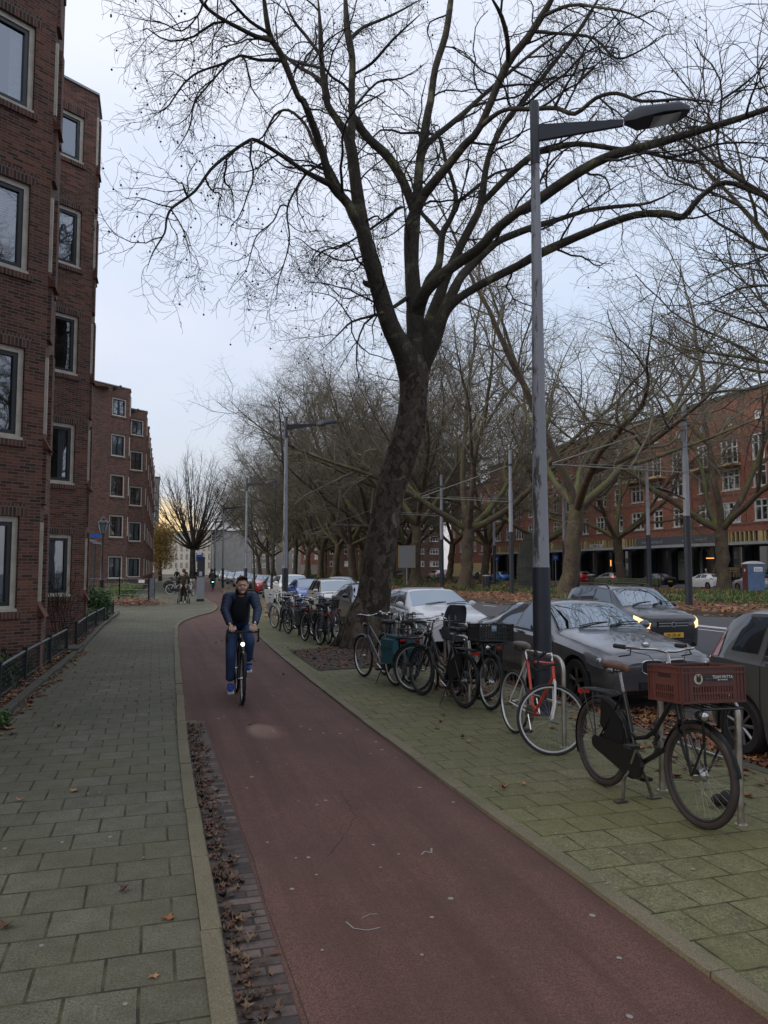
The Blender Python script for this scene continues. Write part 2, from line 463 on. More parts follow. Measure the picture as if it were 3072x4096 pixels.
# ------------------------------------------------------------------ ground sheets
ZR = -.14
KL = [(.36, -4), (.36, 7.5), (.41, 10.3), (.54, 17), (.69, 23.3), (.76, 25), (.94, 26.8), (1.25, 28.5), (1.74, 30.5), (2.28, 32.4), (2.73, 35.4), (2.95, 38.8), (2.90, 42), (2.98, 49), (3.1, 59.5), (3.5, 71), (5, 110), (9.5, 200), (20, 420)]
PR = [(2.40, -4), (2.40, 4), (2.38, 6), (2.42, 11.3), (2.55, 17), (2.69, 20.8), (3.6, 37), (4.55, 53.4), (5.5, 65.4), (6.6, 87), (8, 110), (12.8, 205), (24, 420)]
def smooth_kn(kn, n=3):
    out = []
    for i in range(len(kn) - 1):
        p0 = kn[max(i - 1, 0)]; p1 = kn[i]; p2 = kn[i + 1]; p3 = kn[min(i + 2, len(kn) - 1)]
        for k in range(n):
            t = k / n; h = (p2[1] - p1[1])
            m1 = (p2[0] - p0[0]) / max(1e-6, p2[1] - p0[1]) * h; m2 = (p3[0] - p1[0]) / max(1e-6, p3[1] - p1[1]) * h
            x = (2 * t**3 - 3 * t * t + 1) * p1[0] + (t**3 - 2 * t * t + t) * m1 + (-2 * t**3 + 3 * t * t) * p2[0] + (t**3 - t * t) * m2
            out.append((x, p1[1] + h * t))
    out.append(kn[-1]); return out
KL = smooth_kn(KL, 5); PR = smooth_kn(PR, 3)
fKL = lambda y: interp(KL, y)
fPR = lambda y: interp(PR, y)
def bend(y): return .038 * max(0, y - 21)
PE = lambda y: 5.15 + bend(y)          # edge of the raised pavement beside the parked cars
MEDN = [(32, -4), (26, 17), (22.8, 24.5), (21.3, 27.6), (18.4, 35.6), (18.2, 45), (19.3, 70), (21.5, 100), (25.3, 127), (35.9, 219), (60, 420)]
fMED = lambda y: interp(MEDN, y)
def ysamp(y0, y1):
    ys = []; y = y0
    while y < y1:
        ys.append(y); y += .5 if y < 60 else (2 if y < 130 else 10)
    return ys + [y1]
def strip(name, fl, fr, y0, y1, z, mat, dz=None, flatz=True):
    b = MB(); ys = ysamp(y0, y1)
    for a, c in zip(ys, ys[1:]):
        b.quad((fl(a), a, z), (fr(a), a, z), (fr(c), c, z), (fl(c), c, z))
    o = b.build(name, mat); return tag(o, kind='structure')
def kerbstrip(name, fl, fr, y0, y1, z0, z1, mat, seg=1.0, label=None):
    """raised kerb built of separate stones with thin joints, one mesh"""
    b = MB(); y = y0; g = random.Random(3)
    while y < y1:
        L = seg if y < 60 else 6
        e = min(y + L, y1); e2 = e - (.008 if y < 30 else 0)
        n = 3 if y < 60 else 1
        dz = g.uniform(-.004, .004); dx = g.uniform(-.004, .004) if y < 30 else 0
        for k in range(n):
            a = y + (e2 - y) * k / n; c = y + (e2 - y) * (k + 1) / n
            P = [(fl(a) + dx, a), (fr(a) + dx, a), (fr(c) + dx, c), (fl(c) + dx, c)]
            t = z1 + dz; ch = .008
            b.quad((P[0][0], P[0][1], t), (P[1][0] - ch, P[1][1], t), (P[2][0] - ch, P[2][1], t), (P[3][0], P[3][1], t))
            b.quad((P[1][0] - ch, P[1][1], t), (P[1][0], P[1][1], t - ch), (P[2][0], P[2][1], t - ch), (P[2][0] - ch, P[2][1], t))
            b.quad((P[1][0], P[1][1], t - ch), (P[1][0], P[1][1], z0), (P[2][0], P[2][1], z0), (P[2][0], P[2][1], t - ch))
            b.quad((P[0][0], P[0][1], z0), (P[0][0], P[0][1], t), (P[3][0], P[3][1], t), (P[3][0], P[3][1], z0))
            if k == 0: b.quad((P[0][0], P[0][1], z0), (P[1][0], P[1][1], z0), (P[1][0], P[1][1], t), (P[0][0], P[0][1], t))
            if k == n - 1: b.quad((P[2][0], P[2][1], z0), (P[3][0], P[3][1], z0), (P[3][0], P[3][1], t), (P[2][0], P[2][1], t))
        y = e
    o = b.build(name, mat); return tag(o, kind='structure')
# garden edge line
GK = [(-1.72, -4), (-1.65, 10), (-1.61, 12.5), (-1.48, 17.1), (-1.44, 25.6), (-1.30, 31), (-1.3, 33)]
fGK = lambda y: interp(GK, y)
g = MB(); g.quad((-900, -200, -.30), (900, -200, -.30), (900, 1500, -.30), (-900, 1500, -.30)); tag(g.build('ground', M['asphalt']), kind='structure')
strip('pavement', lambda y: fGK(y) if y < 33 else -14, lambda y: fKL(y) - .10, -4, 420, 0, M['tileL'])
strip('garden_soil', lambda y: -14, lambda y: fGK(y) - .10, -4, 33, .035, M['soil'])
kerbstrip('garden_kerb', lambda y: fGK(y) - .11, lambda y: fGK(y), 0, 17.2, -.1, .075, M['kerbD'])
kerbstrip('garden_kerb', lambda y: fGK(y) - .11, lambda y: fGK(y), 18.6, 32.8, -.1, .075, M['kerbD'])
kerbstrip('path_kerb', lambda y: fKL(y) - .10, lambda y: fKL(y), -4, 7.35, -.1, .016, M['kerb'])
kerbstrip('path_kerb', lambda y: fKL(y) - .10, lambda y: fKL(y), 7.37, 140, -.1, .02, M['kerb'])
gx = lambda y: .60 + .004 * math.sin(y * 1.3)
strip('gutter_strip', lambda y: fKL(y) - .02, gx, -4, 9.6, -.026, M['gutter'])
strip('cycle_path', lambda y: fKL(y) - .02, lambda y: fPR(y), -4, 420, -.03, M['red'])
kerbstrip('flush_kerb', lambda y: fPR(y), lambda y: fPR(y) + .11, -4, 140, -.1, -.004, M['kerb'])
strip('bicycle_pavement', lambda y: fPR(y) + .10, lambda y: PE(y), -4, 420, -.006, M['tileR'])
kerbstrip('parking_kerb', lambda y: PE(y), lambda y: PE(y) + .13, -4, 140, -.3, .0, M['kerbD'])
strip('parking_lane', lambda y: PE(y) + .1, lambda y: PE(y) + 2.6, -4, 420, ZR, M['parkbrick'])
strip('roadway', lambda y: PE(y) + 2.6, lambda y: fMED(y), -4, 420, ZR - .004, M['asphalt'])
kerbstrip('median_kerb', lambda y: fMED(y), lambda y: fMED(y) + .15, 5, 140, -.3, .0, M['kerbD'])
strip('median', lambda y: fMED(y) + .12, lambda y: 46 + bend(y) * .5, -4, 420, -.01, M['leafbed'])
strip('far_roadway', lambda y: 46 + bend(y) * .5, lambda y: 53, -4, 420, ZR, M['asphalt'])
strip('far_pavement', lambda y: 53, lambda y: 57.2, -4, 420, 0, M['kerbD'])
# soil pit of the great plane tree
b = MB()
pit = [(2.78, 13.4), (3.9, 13.55), (5.14, 13.7), (5.14, 17.4), (3.9, 17.25), (2.86, 16.9)]
b.add([(x, y, .004) for x, y in pit], [tuple(range(6))]); tag(b.build('tree_pit_soil', M['soil']), kind='structure')
for i, (a, c) in enumerate([(pit[0], pit[1]), (pit[1], pit[2]), (pit[4], pit[3]), (pit[5], pit[4])]):
    pass
# painted road marks
def mark(x0, y0, x1, y1, wd, z=ZR + .003):
    d = Vector((x1 - x0, y1 - y0)).normalized(); n = Vector((-d.y, d.x)) * wd / 2
    MK.quad((x0 - n.x, y0 - n.y, z), (x1 - n.x, y1 - n.y, z), (x1 + n.x, y1 + n.y, z), (x0 + n.x, y0 + n.y, z))
MK = MB()
for k in range(16):
    y = 10.5 + k * 5.6
    mark(11.9 + bend(y), y, 11.9 + bend(y + 2.8), y + 2.8, .14)
for k in range(22):
    mark(16.6 - .1 * k * 0 + (0 if k < 5 else 0), 8 + k * 4, 16.6, 8 + k * 4 + (4 if 1 < k < 4 else 1.6), .16)
mark(17.6, 17, 17.6, 24.5, .5)
M['roadpaint'] = flat('road_paint', (.50, .50, .48), .7, var=.25, vscale=20)
tag(MK.build('road_markings', M['roadpaint']), kind='structure')
MK = MB(); mark(fKL(59) + .2, 58.6, fPR(59) - .3, 58.8, .12, -.026)
tag(MK.build('path_marking', M['roadpaint']), kind='structure')
MK = MB(); gq = random.Random(6)
for (xa, ya, xb, yb) in [(.5, 16.2, 2.5, 16.5), (.62, 3.0, .63, 9.6), (1.1, 4.9, 1.45, 5.6), (1.45, 5.6, 1.5, 6.3), (1.9, 7.2, 2.1, 8.3)]:
    n = 10; pp_ = [(xa + (xb - xa) * i / n + gq.gauss(0, .006), ya + (yb - ya) * i / n + gq.gauss(0, .006)) for i in range(n + 1)]
    for (a, b_), (c, d_) in zip(pp_, pp_[1:]): mark(a, b_, c, d_, gq.uniform(.003, .007), -.0285)
tag(MK.build('path_cracks', M['soil']), kind='structure')
# ------------------------------------------------------------------ brick facades with real window recesses
def facade(mb, o, d, L, z0, z1, holes, rev=.14, m=0, mrev=None, u0=0.0):
    """wall from o (x,y) along unit d for L, outward normal = right-hand side of d -> (d.y,-d.x)"""
    us = sorted({0, L, *[h[0] for h in holes], *[h[1] for h in holes]})
    vs = sorted({z0, z1, *[h[2] for h in holes], *[h[3] for h in holes]})
    us = [u for u in us if 0 <= u <= L]
    nx, ny = d[1], -d[0]
    P = lambda u, v, off=0: (o[0] + d[0] * u - nx * off, o[1] + d[1] * u - ny * off, v)
    for a, b in zip(us, us[1:]):
        for c, e in zip(vs, vs[1:]):
            um, vm = (a + b) / 2, (c + e) / 2
            if any(h[0] < um < h[1] and h[2] < vm < h[3] for h in holes): continue
            mb.quad(P(a, c), P(b, c), P(b, e), P(a, e), m, [(u0 + a, c), (u0 + b, c), (u0 + b, e), (u0 + a, e)])
    mr = m if mrev is None else mrev
    for (a, b, c, e) in holes:
        mb.quad(P(a, c, rev), P(a, c), P(a, e), P(a, e, rev), mr, [(0, c), (rev, c), (rev, e), (0, e)])
        mb.quad(P(b, c), P(b, c, rev), P(b, e, rev), P(b, e), mr, [(0, c), (rev, c), (rev, e), (0, e)])
        mb.quad(P(a, e), P(b, e), P(b, e, rev), P(a, e, rev), mr, [(a, 0), (b, 0), (b, rev), (a, rev)])
        mb.quad(P(a, c, rev), P(b, c, rev), P(b, c), P(a, c), mr, [(a, 0), (b, 0), (b, rev), (a, rev)])

WM = {}
def window_mesh(key, w_, h_, fr=.095, style='single', frm=None, curtain=0):
    """three meshes: outer frame, dark sash, pane. local: x along wall 0..w, z 0..h, outward = -y"""
    k = (key, round(w_, 2), round(h_, 2), style, curtain)
    if k in WM: return WM[k]
    def ring(b, x0, x1, z0, z1, t, y0, y1, m=0):
        for (c, d_) in [(((x0 + x1) / 2, (y0 + y1) / 2, z0 + t / 2), (x1 - x0, y1 - y0, t)), (((x0 + x1) / 2, (y0 + y1) / 2, z1 - t / 2), (x1 - x0, y1 - y0, t)),
                        ((x0 + t / 2, (y0 + y1) / 2, (z0 + z1) / 2), (t, y1 - y0, z1 - z0 - 2 * t)), ((x1 - t / 2, (y0 + y1) / 2, (z0 + z1) / 2), (t, y1 - y0, z1 - z0 - 2 * t))]:
            b.box(c, d_, m)
    f = MB(); s = MB(); p = MB(); c = MB()
    if style in ('single', 'double'):
        ring(f, 0, w_, 0, h_, fr, .015, .10)
        f.box((w_ / 2, .0, .025), (w_ + .0, .10, .05))
        a = fr - .004
        ring(s, a, w_ - a, a, h_ - a, .075, .035, .095)
        if style == 'double': s.box((w_ / 2, .06, h_ / 2), (.11, .055, h_ - 2 * a - .12))
        q = a + .06
        p.quad((q, .078, q), (w_ - q, .078, q), (w_ - q, .078, h_ - q), (q, .078, h_ - q))
        if curtain == 2:   # frosted film over the lower half
            c.quad((q, .10, q), (w_ - q, .10, q), (w_ - q, .10, h_ * .48), (q, .10, h_ * .48))
        elif curtain == 3:   # side drapes
            for (x0, x1) in ((q, q + .22), (w_ - q - .22, w_ - q)):
                for i in range(5): c.quad((x0 + (x1 - x0) * i / 5, .15 + .02 * (i % 2), q), (x0 + (x1 - x0) * (i + 1) / 5, .15 + .02 * ((i + 1) % 2), q), (x0 + (x1 - x0) * (i + 1) / 5, .15 + .02 * ((i + 1) % 2), h_ - q), (x0 + (x1 - x0) * i / 5, .15 + .02 * (i % 2), h_ - q))
        elif curtain == 4:   # blind pulled part way
            for i in range(12): c.box((w_ / 2, .14, h_ - q - .03 - i * .045), (w_ - 2 * q, .03, .012), rx=.5)
        elif curtain == 1:
            n = 18; x0, x1 = q + .02, w_ - q - .02
            for i in range(n):
                xa, xb = x0 + (x1 - x0) * i / n, x0 + (x1 - x0) * (i + 1) / n
                ya, yb = .16 + .02 * math.sin(i * 1.9), .16 + .02 * math.sin((i + 1) * 1.9)
                c.quad((xa, ya, q), (xb, yb, q), (xb, yb, h_ - q), (xa, ya, h_ - q))
    else:   # white glazing-bar window of the old apartment house
        ring(f, 0, w_, 0, h_, .15, -.02, .12)
        nm = 3 if w_ > 1.8 else 2
        for i in range(1, nm): f.box((w_ * i / nm, .05, h_ / 2), (.12, .09, h_ - .2))
        f.box((w_ / 2, .05, h_ * .66), (w_ - .2, .088, .12))
        f.box((w_ / 2, -.06, -.04), (w_ + .16, .2, .08))
        p.box((w_ / 2, .09, h_ / 2), (w_ - .18, .012, h_ - .18))
    WM[k] = (f.mesh('window', frm), s.mesh('sash', M['sash']) if s.f else None, p.mesh('pane', M['glassT'] if style in ('single', 'double') else M['glassW']), c.mesh('curtain', M['curtain']) if c.f else None)
    return WM[k]
def place_window(parent, o, d, u, z, w_, h_, rev, style='single', frm=None, curtain=False, key='a'):
    nx, ny = d[1], -d[0]
    f, s, p, c = window_mesh(key, w_, h_, style=style, frm=frm, curtain=curtain)
    wo = bpy.data.objects.new('window', f); link(wo, parent); adopt(wo, parent)
    wo.location = (o[0] + d[0] * u - nx * (rev - .10), o[1] + d[1] * u - ny * (rev - .10), z)
    wo.rotation_euler = (0, 0, math.atan2(d[1], d[0]))
    if style != 'bars':
        k = ('tr', round(w_, 2), round(h_, 2))
        if k not in WM:
            a = MB(); a.box((w_ / 2, .02, h_ + .112), (w_ + .2, .128, .215)); q_ = MB(); q_.box((w_ / 2, -.005, -.062), (w_ + .14, .15, .11))
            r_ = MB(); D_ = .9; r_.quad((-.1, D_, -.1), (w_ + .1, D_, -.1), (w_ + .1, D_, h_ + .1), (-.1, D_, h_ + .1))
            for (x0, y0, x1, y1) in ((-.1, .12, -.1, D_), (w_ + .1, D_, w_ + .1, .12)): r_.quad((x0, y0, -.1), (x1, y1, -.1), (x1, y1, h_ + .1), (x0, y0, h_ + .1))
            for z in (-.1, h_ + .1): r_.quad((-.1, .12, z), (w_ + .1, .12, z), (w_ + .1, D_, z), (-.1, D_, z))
            WM[k] = (a.mesh('lintel', M['soldier']), q_.mesh('sill', M['soldier']), r_.mesh('dark_room_backing', M['room']))  # last mesh: dark box added behind the pane, closing off the open shell
        for nm, me in zip(('lintel', 'sill', 'dark_room_backing'), WM[k]):
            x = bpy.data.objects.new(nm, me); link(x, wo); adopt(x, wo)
    for nm, me in (('sash', s), ('pane', p), ('curtain', c)):
        if me:
            x = bpy.data.objects.new(nm, me); link(x, wo); adopt(x, wo)
    return wo

FL = 2.9; HT = 14.8
def bay_building(name, label, corners, ang, end_y, first_wall, nfl=5, wstyle='single', south_facet=None, cur=()):
    """corners: list of (x,y) front corner of every bay; facet runs back-left from the corner"""
    root = thing(name, label, 'building', (corners[0][0] - 3, corners[0][1], 0))
    ox, oy = root.location[0], root.location[1]
    body = MB(); body.mx = Matrix.Translation((-ox, -oy, 0))
    trim = MB(); trim.mx = body.mx
    cop = MB(); cop.mx = body.mx
    strake = MB(); strake.mx = body.mx
    beams = []
    n = len(corners)
    FLn = 3.3
    wins = []
    for i, (cx_, cy_) in enumerate(corners):
        a = ang[i] if isinstance(ang, list) else ang
        d = (math.sin(a), math.cos(a))
        o = (cx_ - d[0] * FLn, cy_ - d[1] * FLn)
        holes = []
        for k in range(nfl):
            zs = 1.06 + k * FL
            h_ = 1.60 if k < 4 else 1.32
            if wstyle == 'single': w_, mr = 1.36, .36
            else: w_, mr = 1.24, .30
            if k == 4 and wstyle == 'single': w_ = 1.12; 
            holes.append((FLn - mr - w_, FLn - mr, zs, zs + h_))
            wins.append((o, d, FLn - mr - w_, zs, w_, h_, cur[(k + i * 2) % len(cur)] if k else (2 if i < 2 and wstyle == 'single' else 1)))
        facade(body, o, d, FLn, -.2, HT, holes)
        # short street-side face of the bay
        s1 = (cx_, cy_ + 1.15)
        facade(body, (cx_, cy_), (0, 1), 1.15, -.2, HT, [])
        # thin set-back pilaster ribs that step in and out at every floor
        for k in range(nfl):
            zb_ = k * FL + (.0 if k else -.2)
            z1_ = k * FL + 2.0; z0_ = k * FL + .95
            nx, ny = 1, 0
            strake.box((cx_ + .03, cy_ + .20, (max(zb_, 0) + z0_) / 2), (.07, .36, z0_ - max(zb_, 0)), 0)
            # slanted brick offset above the recess
            v = [(cx_, cy_ + .02, z0_ - .02), (cx_ + .10, cy_ - .02, z0_ + .02), (cx_ + .10, cy_ + .42, z0_ + .02), (cx_, cy_ + .42, z0_ + .26), (cx_, cy_ + .02, z0_ + .26)]
            strake.add([(cx_ - .01, cy_, z0_), (cx_ + .13, cy_ - .03, z0_), (cx_ + .13, cy_ + .44, z0_), (cx_ - .01, cy_ + .44, z0_), (cx_ - .01, cy_, z0_ + .24), (cx_ - .01, cy_ + .44, z0_ + .24)],
                       [(0, 3, 2, 1), (0, 1, 4), (1, 2, 5, 4), (2, 3, 5), (0, 4, 5, 3)], 1)
            strake.box((cx_ + .025, cy_ + .03, z0_ + .24 + (k * FL + FL - z0_ - .24) / 2 - .15), (.05, .06, FL - .95 - .24 - .35), 2)
            strake.box((cx_ + .03, cy_ + .62, z0_ + .9), (.07, .3, 1.8), 0)
        # return back to the wall line
        rx, ry = cx_ - 1.5, cy_ + 1.15 + .65
        L = math.hypot(1.5, .65); facade(body, s1, (-1.5 / L, .65 / L), L, -.2, HT, [])
        if i < n - 1:
            nxo = corners[i + 1]; a2 = ang[i + 1] if isinstance(ang, list) else ang
            o2 = (nxo[0] - math.sin(a2) * FLn, nxo[1] - math.cos(a2) * FLn)
            L = math.hypot(o2[0] - rx, o2[1] - ry); facade(body, (rx, ry), ((o2[0] - rx) / L, (o2[1] - ry) / L), L, -.2, HT, [])
        else:
            L = end_y - ry; facade(body, (rx, ry), (0, 1), L, -.2, HT, [])
            facade(body, (rx, end_y), (-1, 0), 9, -.2, HT, [])
        # coping on the facet and street face
        for (p, q) in ((o, (cx_, cy_)), ((cx_, cy_), s1)):
            dx, dy = q[0] - p[0], q[1] - p[1]; L = math.hypot(dx, dy)
            cop.box(((p[0] + q[0]) / 2 - dy / L * .06, (p[1] + q[1]) / 2 + dx / L * .06, HT + .03), (L + .05, .22, .06), 0, rz=math.atan2(dy, dx))
        strake.build('stepped_pilaster', [M['brickL'], M['brickS'], M['cream']], root); strake = MB(); strake.mx = body.mx
        cop.build('coping', M['coping'], root); cop = MB(); cop.mx = body.mx
        # hoisting beam under the parapet
        t = .5 if wstyle == 'single' else .45
        bx, by = cx_ - d[0] * FLn * t, cy_ - d[1] * FLn * t
        beams.append((bx, by, a))
    o0 = (corners[0][0] - math.sin(ang[0] if isinstance(ang, list) else ang) * FLn, corners[0][1] - math.cos(ang[0] if isinstance(ang, list) else ang) * FLn)
    if south_facet:
        sd_ = south_facet; o = (o0[0] - sd_[0] * 2.4, o0[1] - sd_[1] * 2.4)
        holes = [(.75, 1.95, 1.06 + k * FL, 1.06 + k * FL + (1.6 if k < 4 else 1.32)) for k in range(nfl)]
        facade(body, o, sd_, 2.4, -.2, HT, holes)
        for k in range(nfl): wins.append((o, sd_, .75, 1.06 + k * FL, 1.2, 1.6 if k < 4 else 1.32, 3 if k % 2 else 0))
        cop.box(((o[0] + o0[0]) / 2, (o[1] + o0[1]) / 2 + .06, HT + .03), (2.45, .22, .06), 0, rz=math.atan2(sd_[1], sd_[0])); cop.build('coping', M['coping'], root)
        facade(body, (o[0] - 6, o[1]), (1, 0), 6, -.2, HT, [])
        back = [(o[0] - 6, o[1])]
    else:
        facade(body, (o0[0] - 6, o0[1]), (1, 0), 6, -.2, HT, [])
    # flat roof slab a little below the parapet
    x0 = min(c[0] for c in corners) - 9; y0 = o0[1]
    body.quad((x0, y0, HT - .35), (x0 + 7.6, y0, HT - .35), (x0 + 7.6, end_y, HT - .35), (x0, end_y, HT - .35), 0)
    body.build('wall', M['brickL'], root)
    lroot = Vector((ox, oy, 0))
    for (o, d, u, z, w_, h_, cu) in wins:
        st = 'double' if wstyle == 'double' else 'single'
        wo = place_window(root, (o[0] - ox, o[1] - oy), d, u, z, w_, h_, .14, st, M['cream'], cu, name)
    for (bx, by, a) in beams:
        hb = MB(); nx, ny = math.cos(a), -math.sin(a)
        rz = math.atan2(ny, nx)
        T = Matrix.Translation((bx - ox, by - oy, HT - .28)) @ Matrix.Rotation(rz, 4, 'Z')
        hb.mx = T
        hb.box((.32, 0, .04), (.9, .035, .17)); hb.box((.32, 0, .13), (.9, .10, .02)); hb.box((.32, 0, -.05), (.9, .10, .02))
        hb.box((.78, 0, .06), (.05, .16, .26))
        hb.tube([(.66, 0, -.06), (.66, 0, -.16), (.69, 0, -.24), (.66, 0, -.31), (.61, 0, -.27)], .014, 6)
        hb.build('hoist_beam', M['blackP'], root)
    return root

near_b = bay_building('apartment_building', 'near brown brick apartment block with angled bays and cream-edged windows rising past the left edge', [(-2.02, 7.05), (-1.91, 14.44), (-1.77, 21.79)], [R(55)] * 3, 24.6, None, cur=(3, 0, 1, 0, 4))
far_b = bay_building('apartment_building', 'farther brown brick apartment block behind the old lantern, its stepped bays receding', [(-1.95, 58.4), (-.85, 66.4), (-.72, 73.6), (-.62, 80.0), (-.52, 87.0), (-.4, 94.3), (-.25, 101.8)],
                     [R(49)] + [R(52)] * 6, 107, None, wstyle='double', south_facet=(math.sin(R(101)), math.cos(R(101))), cur=(4, 3, 0, 1, 0))
# ------------------------------------------------------------------ bark and tube meshes
def bark_mat(name, base, patch, patch2, moss, mossf, scale=3.0, dark=(.02, .016, .012)):
    t = NT(name); co = t.coord('Object')
    n1 = t.noise(co, scale, 5, .62, .6)
    col = t.ramp(n1, [(.34, dark), (.45, base), (.55, base), (.60, patch), (.70, patch2)])
    st = t.noise(t.coord('Object', (1, 1, .35)), 26, 4, .7)
    col = t.mix(.5, col, t.ramp(st, [(.32, (.1, .1, .1)), (.6, (.8, .8, .8))]), 'OVERLAY')
    geo = t.node('ShaderNodeNewGeometry'); sp = t.node('ShaderNodeSeparateXYZ'); t.link(geo.outputs['Normal'], sp.inputs[0])
    n2 = t.noise(co, .7, 4, .6)
    ad = t.n.new('ShaderNodeMath'); ad.operation = 'MULTIPLY_ADD'; ad.inputs[1].default_value = .35
    t.link(sp.outputs[2], ad.inputs[0]); t.link(n2, ad.inputs[2])
    col = t.mix(t.ramp(ad.outputs[0], [(.52, (0, 0, 0)), (.80, (mossf,) * 3)]), col, moss)
    t.link(col, t.b.inputs['Base Color']); t.b.inputs['Roughness'].default_value = .9
    t.b.inputs['Specular IOR Level'].default_value = .25
    t.bump(st, .8, .02)
    return t.mat
def big_bark():
    t = NT('plane_bark'); co = t.coord('Object')
    pl = t.node('ShaderNodeTexVoronoi', feature='F1'); pl.inputs['Scale'].default_value = 9
    nz = t.node('ShaderNodeTexNoise'); nz.inputs['Scale'].default_value = 4; nz.inputs['Detail'].default_value = 4; t.link(co, nz.inputs['Vector'])
    ma = t.n.new('ShaderNodeVectorMath'); ma.operation = 'MULTIPLY_ADD'; ma.inputs[1].default_value = (.35, .35, .35)
    mp_ = t.n.new('ShaderNodeMapping'); mp_.inputs['Scale'].default_value = (1, 1, .6); t.link(co, mp_.inputs[0])
    t.link(nz.outputs['Color'], ma.inputs[0]); t.link(mp_.outputs[0], ma.inputs[2]); t.link(ma.outputs[0], pl.inputs['Vector'])
    fl = t.ramp(pl.outputs['Color'], [(0, (.038, .030, .024)), (.35, (.066, .054, .043)), (.7, (.092, .076, .060)), (.93, (.15, .128, .10))], 'CONSTANT')
    # clean flaked patches become commoner higher up
    sp = t.node('ShaderNodeSeparateXYZ'); t.link(co, sp.inputs[0])
    n1 = t.noise(co, 1.5, 4, .6, .8)
    hz = t.n.new('ShaderNodeMapRange'); t.link(sp.outputs[2], hz.inputs[0]); hz.inputs['From Min'].default_value = 5; hz.inputs['From Max'].default_value = 9
    hz.inputs['To Min'].default_value = -.07; hz.inputs['To Max'].default_value = .02
    ad = t.n.new('ShaderNodeMath'); ad.operation = 'ADD'; t.link(n1, ad.inputs[0]); t.link(hz.outputs[0], ad.inputs[1])
    col = t.mix(t.ramp(ad.outputs[0], [(.60, (0, 0, 0)), (.63, (.8, .8, .8))]), fl, (.14, .125, .085))
    st = t.noise(t.coord('Object', (1, 1, .6)), 22, 6, .8)
    col = t.mix(.65, col, t.ramp(st, [(.33, (.15, .15, .15)), (.62, (.9, .9, .9))]), 'OVERLAY')
    t.link(col, t.b.inputs['Base Color']); t.b.inputs['Roughness'].default_value = .92; t.b.inputs['Specular IOR Level'].default_value = .2
    m = t.n.new('ShaderNodeMath'); m.operation = 'MULTIPLY_ADD'; m.inputs[1].default_value = .7
    bw = t.n.new('ShaderNodeRGBToBW'); t.link(fl, bw.inputs[0]); mm = t.n.new('ShaderNodeMath'); mm.operation = 'MULTIPLY'; mm.inputs[1].default_value = 9
    t.link(bw.outputs[0], mm.inputs[0]); t.link(st, m.inputs[0]); t.link(mm.outputs[0], m.inputs[2])
    t.bump(m.outputs[0], .9, .03)
    return t.mat
M['barkBig'] = big_bark()
M['twigBig'] = flat('twig_bark', (.022, .019, .017), .9, var=.3, vscale=2)
M['barkLimb'] = bark_mat('limb_bark', (.048, .042, .034), (.085, .078, .052), (.16, .15, .095), (.07, .075, .03), .25, 1.6, dark=(.028, .024, .020))
M['barkBg'] = bark_mat('plane_trunk_bark', (.078, .060, .046), (.10, .088, .058), (.15, .14, .085), (.10, .115, .028), .8, 1.4, dark=(.042, .032, .026))
M['twigBg'] = bark_mat('plane_twig_bark', (.125, .110, .092), (.155, .14, .11), (.20, .185, .13), (.16, .16, .075), .40, .5, dark=(.085, .075, .063))
M['barkDk'] = bark_mat('dark_bark', (.045, .038, .032), (.07, .06, .048), (.09, .08, .06), (.06, .07, .025), .4, 1.0)

def tubes_mesh(name, polys, sides, mats, smooth=True):
    cnt = np.array([len(p[0]) for p in polys]); N = int(cnt.sum())
    P = np.concatenate([np.asarray(p[0], dtype=np.float64).reshape(-1, 3) for p in polys])
    Rr = np.concatenate([np.asarray(p[1], dtype=np.float64) for p in polys])
    end = np.cumsum(cnt) - 1; start = end - cnt + 1
    idx = np.arange(N); nxt = idx + 1; prv = idx - 1
    nxt[end] = end; prv[start] = start
    T = P[nxt] - P[prv]; T /= np.maximum(np.linalg.norm(T, axis=1, keepdims=True), 1e-9)
    A = P[end] - P[start]; A = np.abs(A)
    ax = np.argmin(A, axis=1); ref = np.zeros((len(polys), 3)); ref[np.arange(len(polys)), ax] = 1
    ref = np.repeat(ref, cnt, axis=0)
    U = ref - T * (ref * T).sum(1, keepdims=True); U /= np.maximum(np.linalg.norm(U, axis=1, keepdims=True), 1e-6)
    W = np.cross(T, U)
    ang = np.arange(sides) * 2 * math.pi / sides
    V = P[:, None, :] + Rr[:, None, None] * (U[:, None, :] * np.cos(ang)[None, :, None] + W[:, None, :] * np.sin(ang)[None, :, None])
    V = V.reshape(-1, 3)
    mask = np.ones(N, bool); mask[end] = False
    i = idx[mask]; k = np.arange(sides); k2 = (k + 1) % sides
    F = np.stack([i[:, None] * sides + k, i[:, None] * sides + k2, (i[:, None] + 1) * sides + k2, (i[:, None] + 1) * sides + k], axis=2).reshape(-1, 4)
    return raw_mesh(name, V, F, mats, smooth)
def raw_mesh(name, V, F, mats, smooth=False, mi=None):
    me = bpy.data.meshes.new(name)
    F = np.asarray(F); nf, k = F.shape
    me.vertices.add(len(V)); me.vertices.foreach_set('co', np.asarray(V, dtype=np.float32).ravel())
    me.loops.add(nf * k); me.loops.foreach_set('vertex_index', F.astype(np.int32).ravel())
    me.polygons.add(nf); me.polygons.foreach_set('loop_start', (np.arange(nf) * k).astype(np.int32))
    for m in (mats if isinstance(mats, (list, tuple)) else [mats]): me.materials.append(m)
    if mi is not None: me.polygons.foreach_set('material_index', np.asarray(mi, dtype=np.int32))
    if smooth: me.polygons.foreach_set('use_smooth', np.ones(nf, bool))
    me.update(calc_edges=True); me.validate()
    return me
def mobj(name, me, parent=None, loc=None):
    o = bpy.data.objects.new(name, me); link(o, parent); adopt(o, parent)
    if loc is not None: o.location = loc
    return o

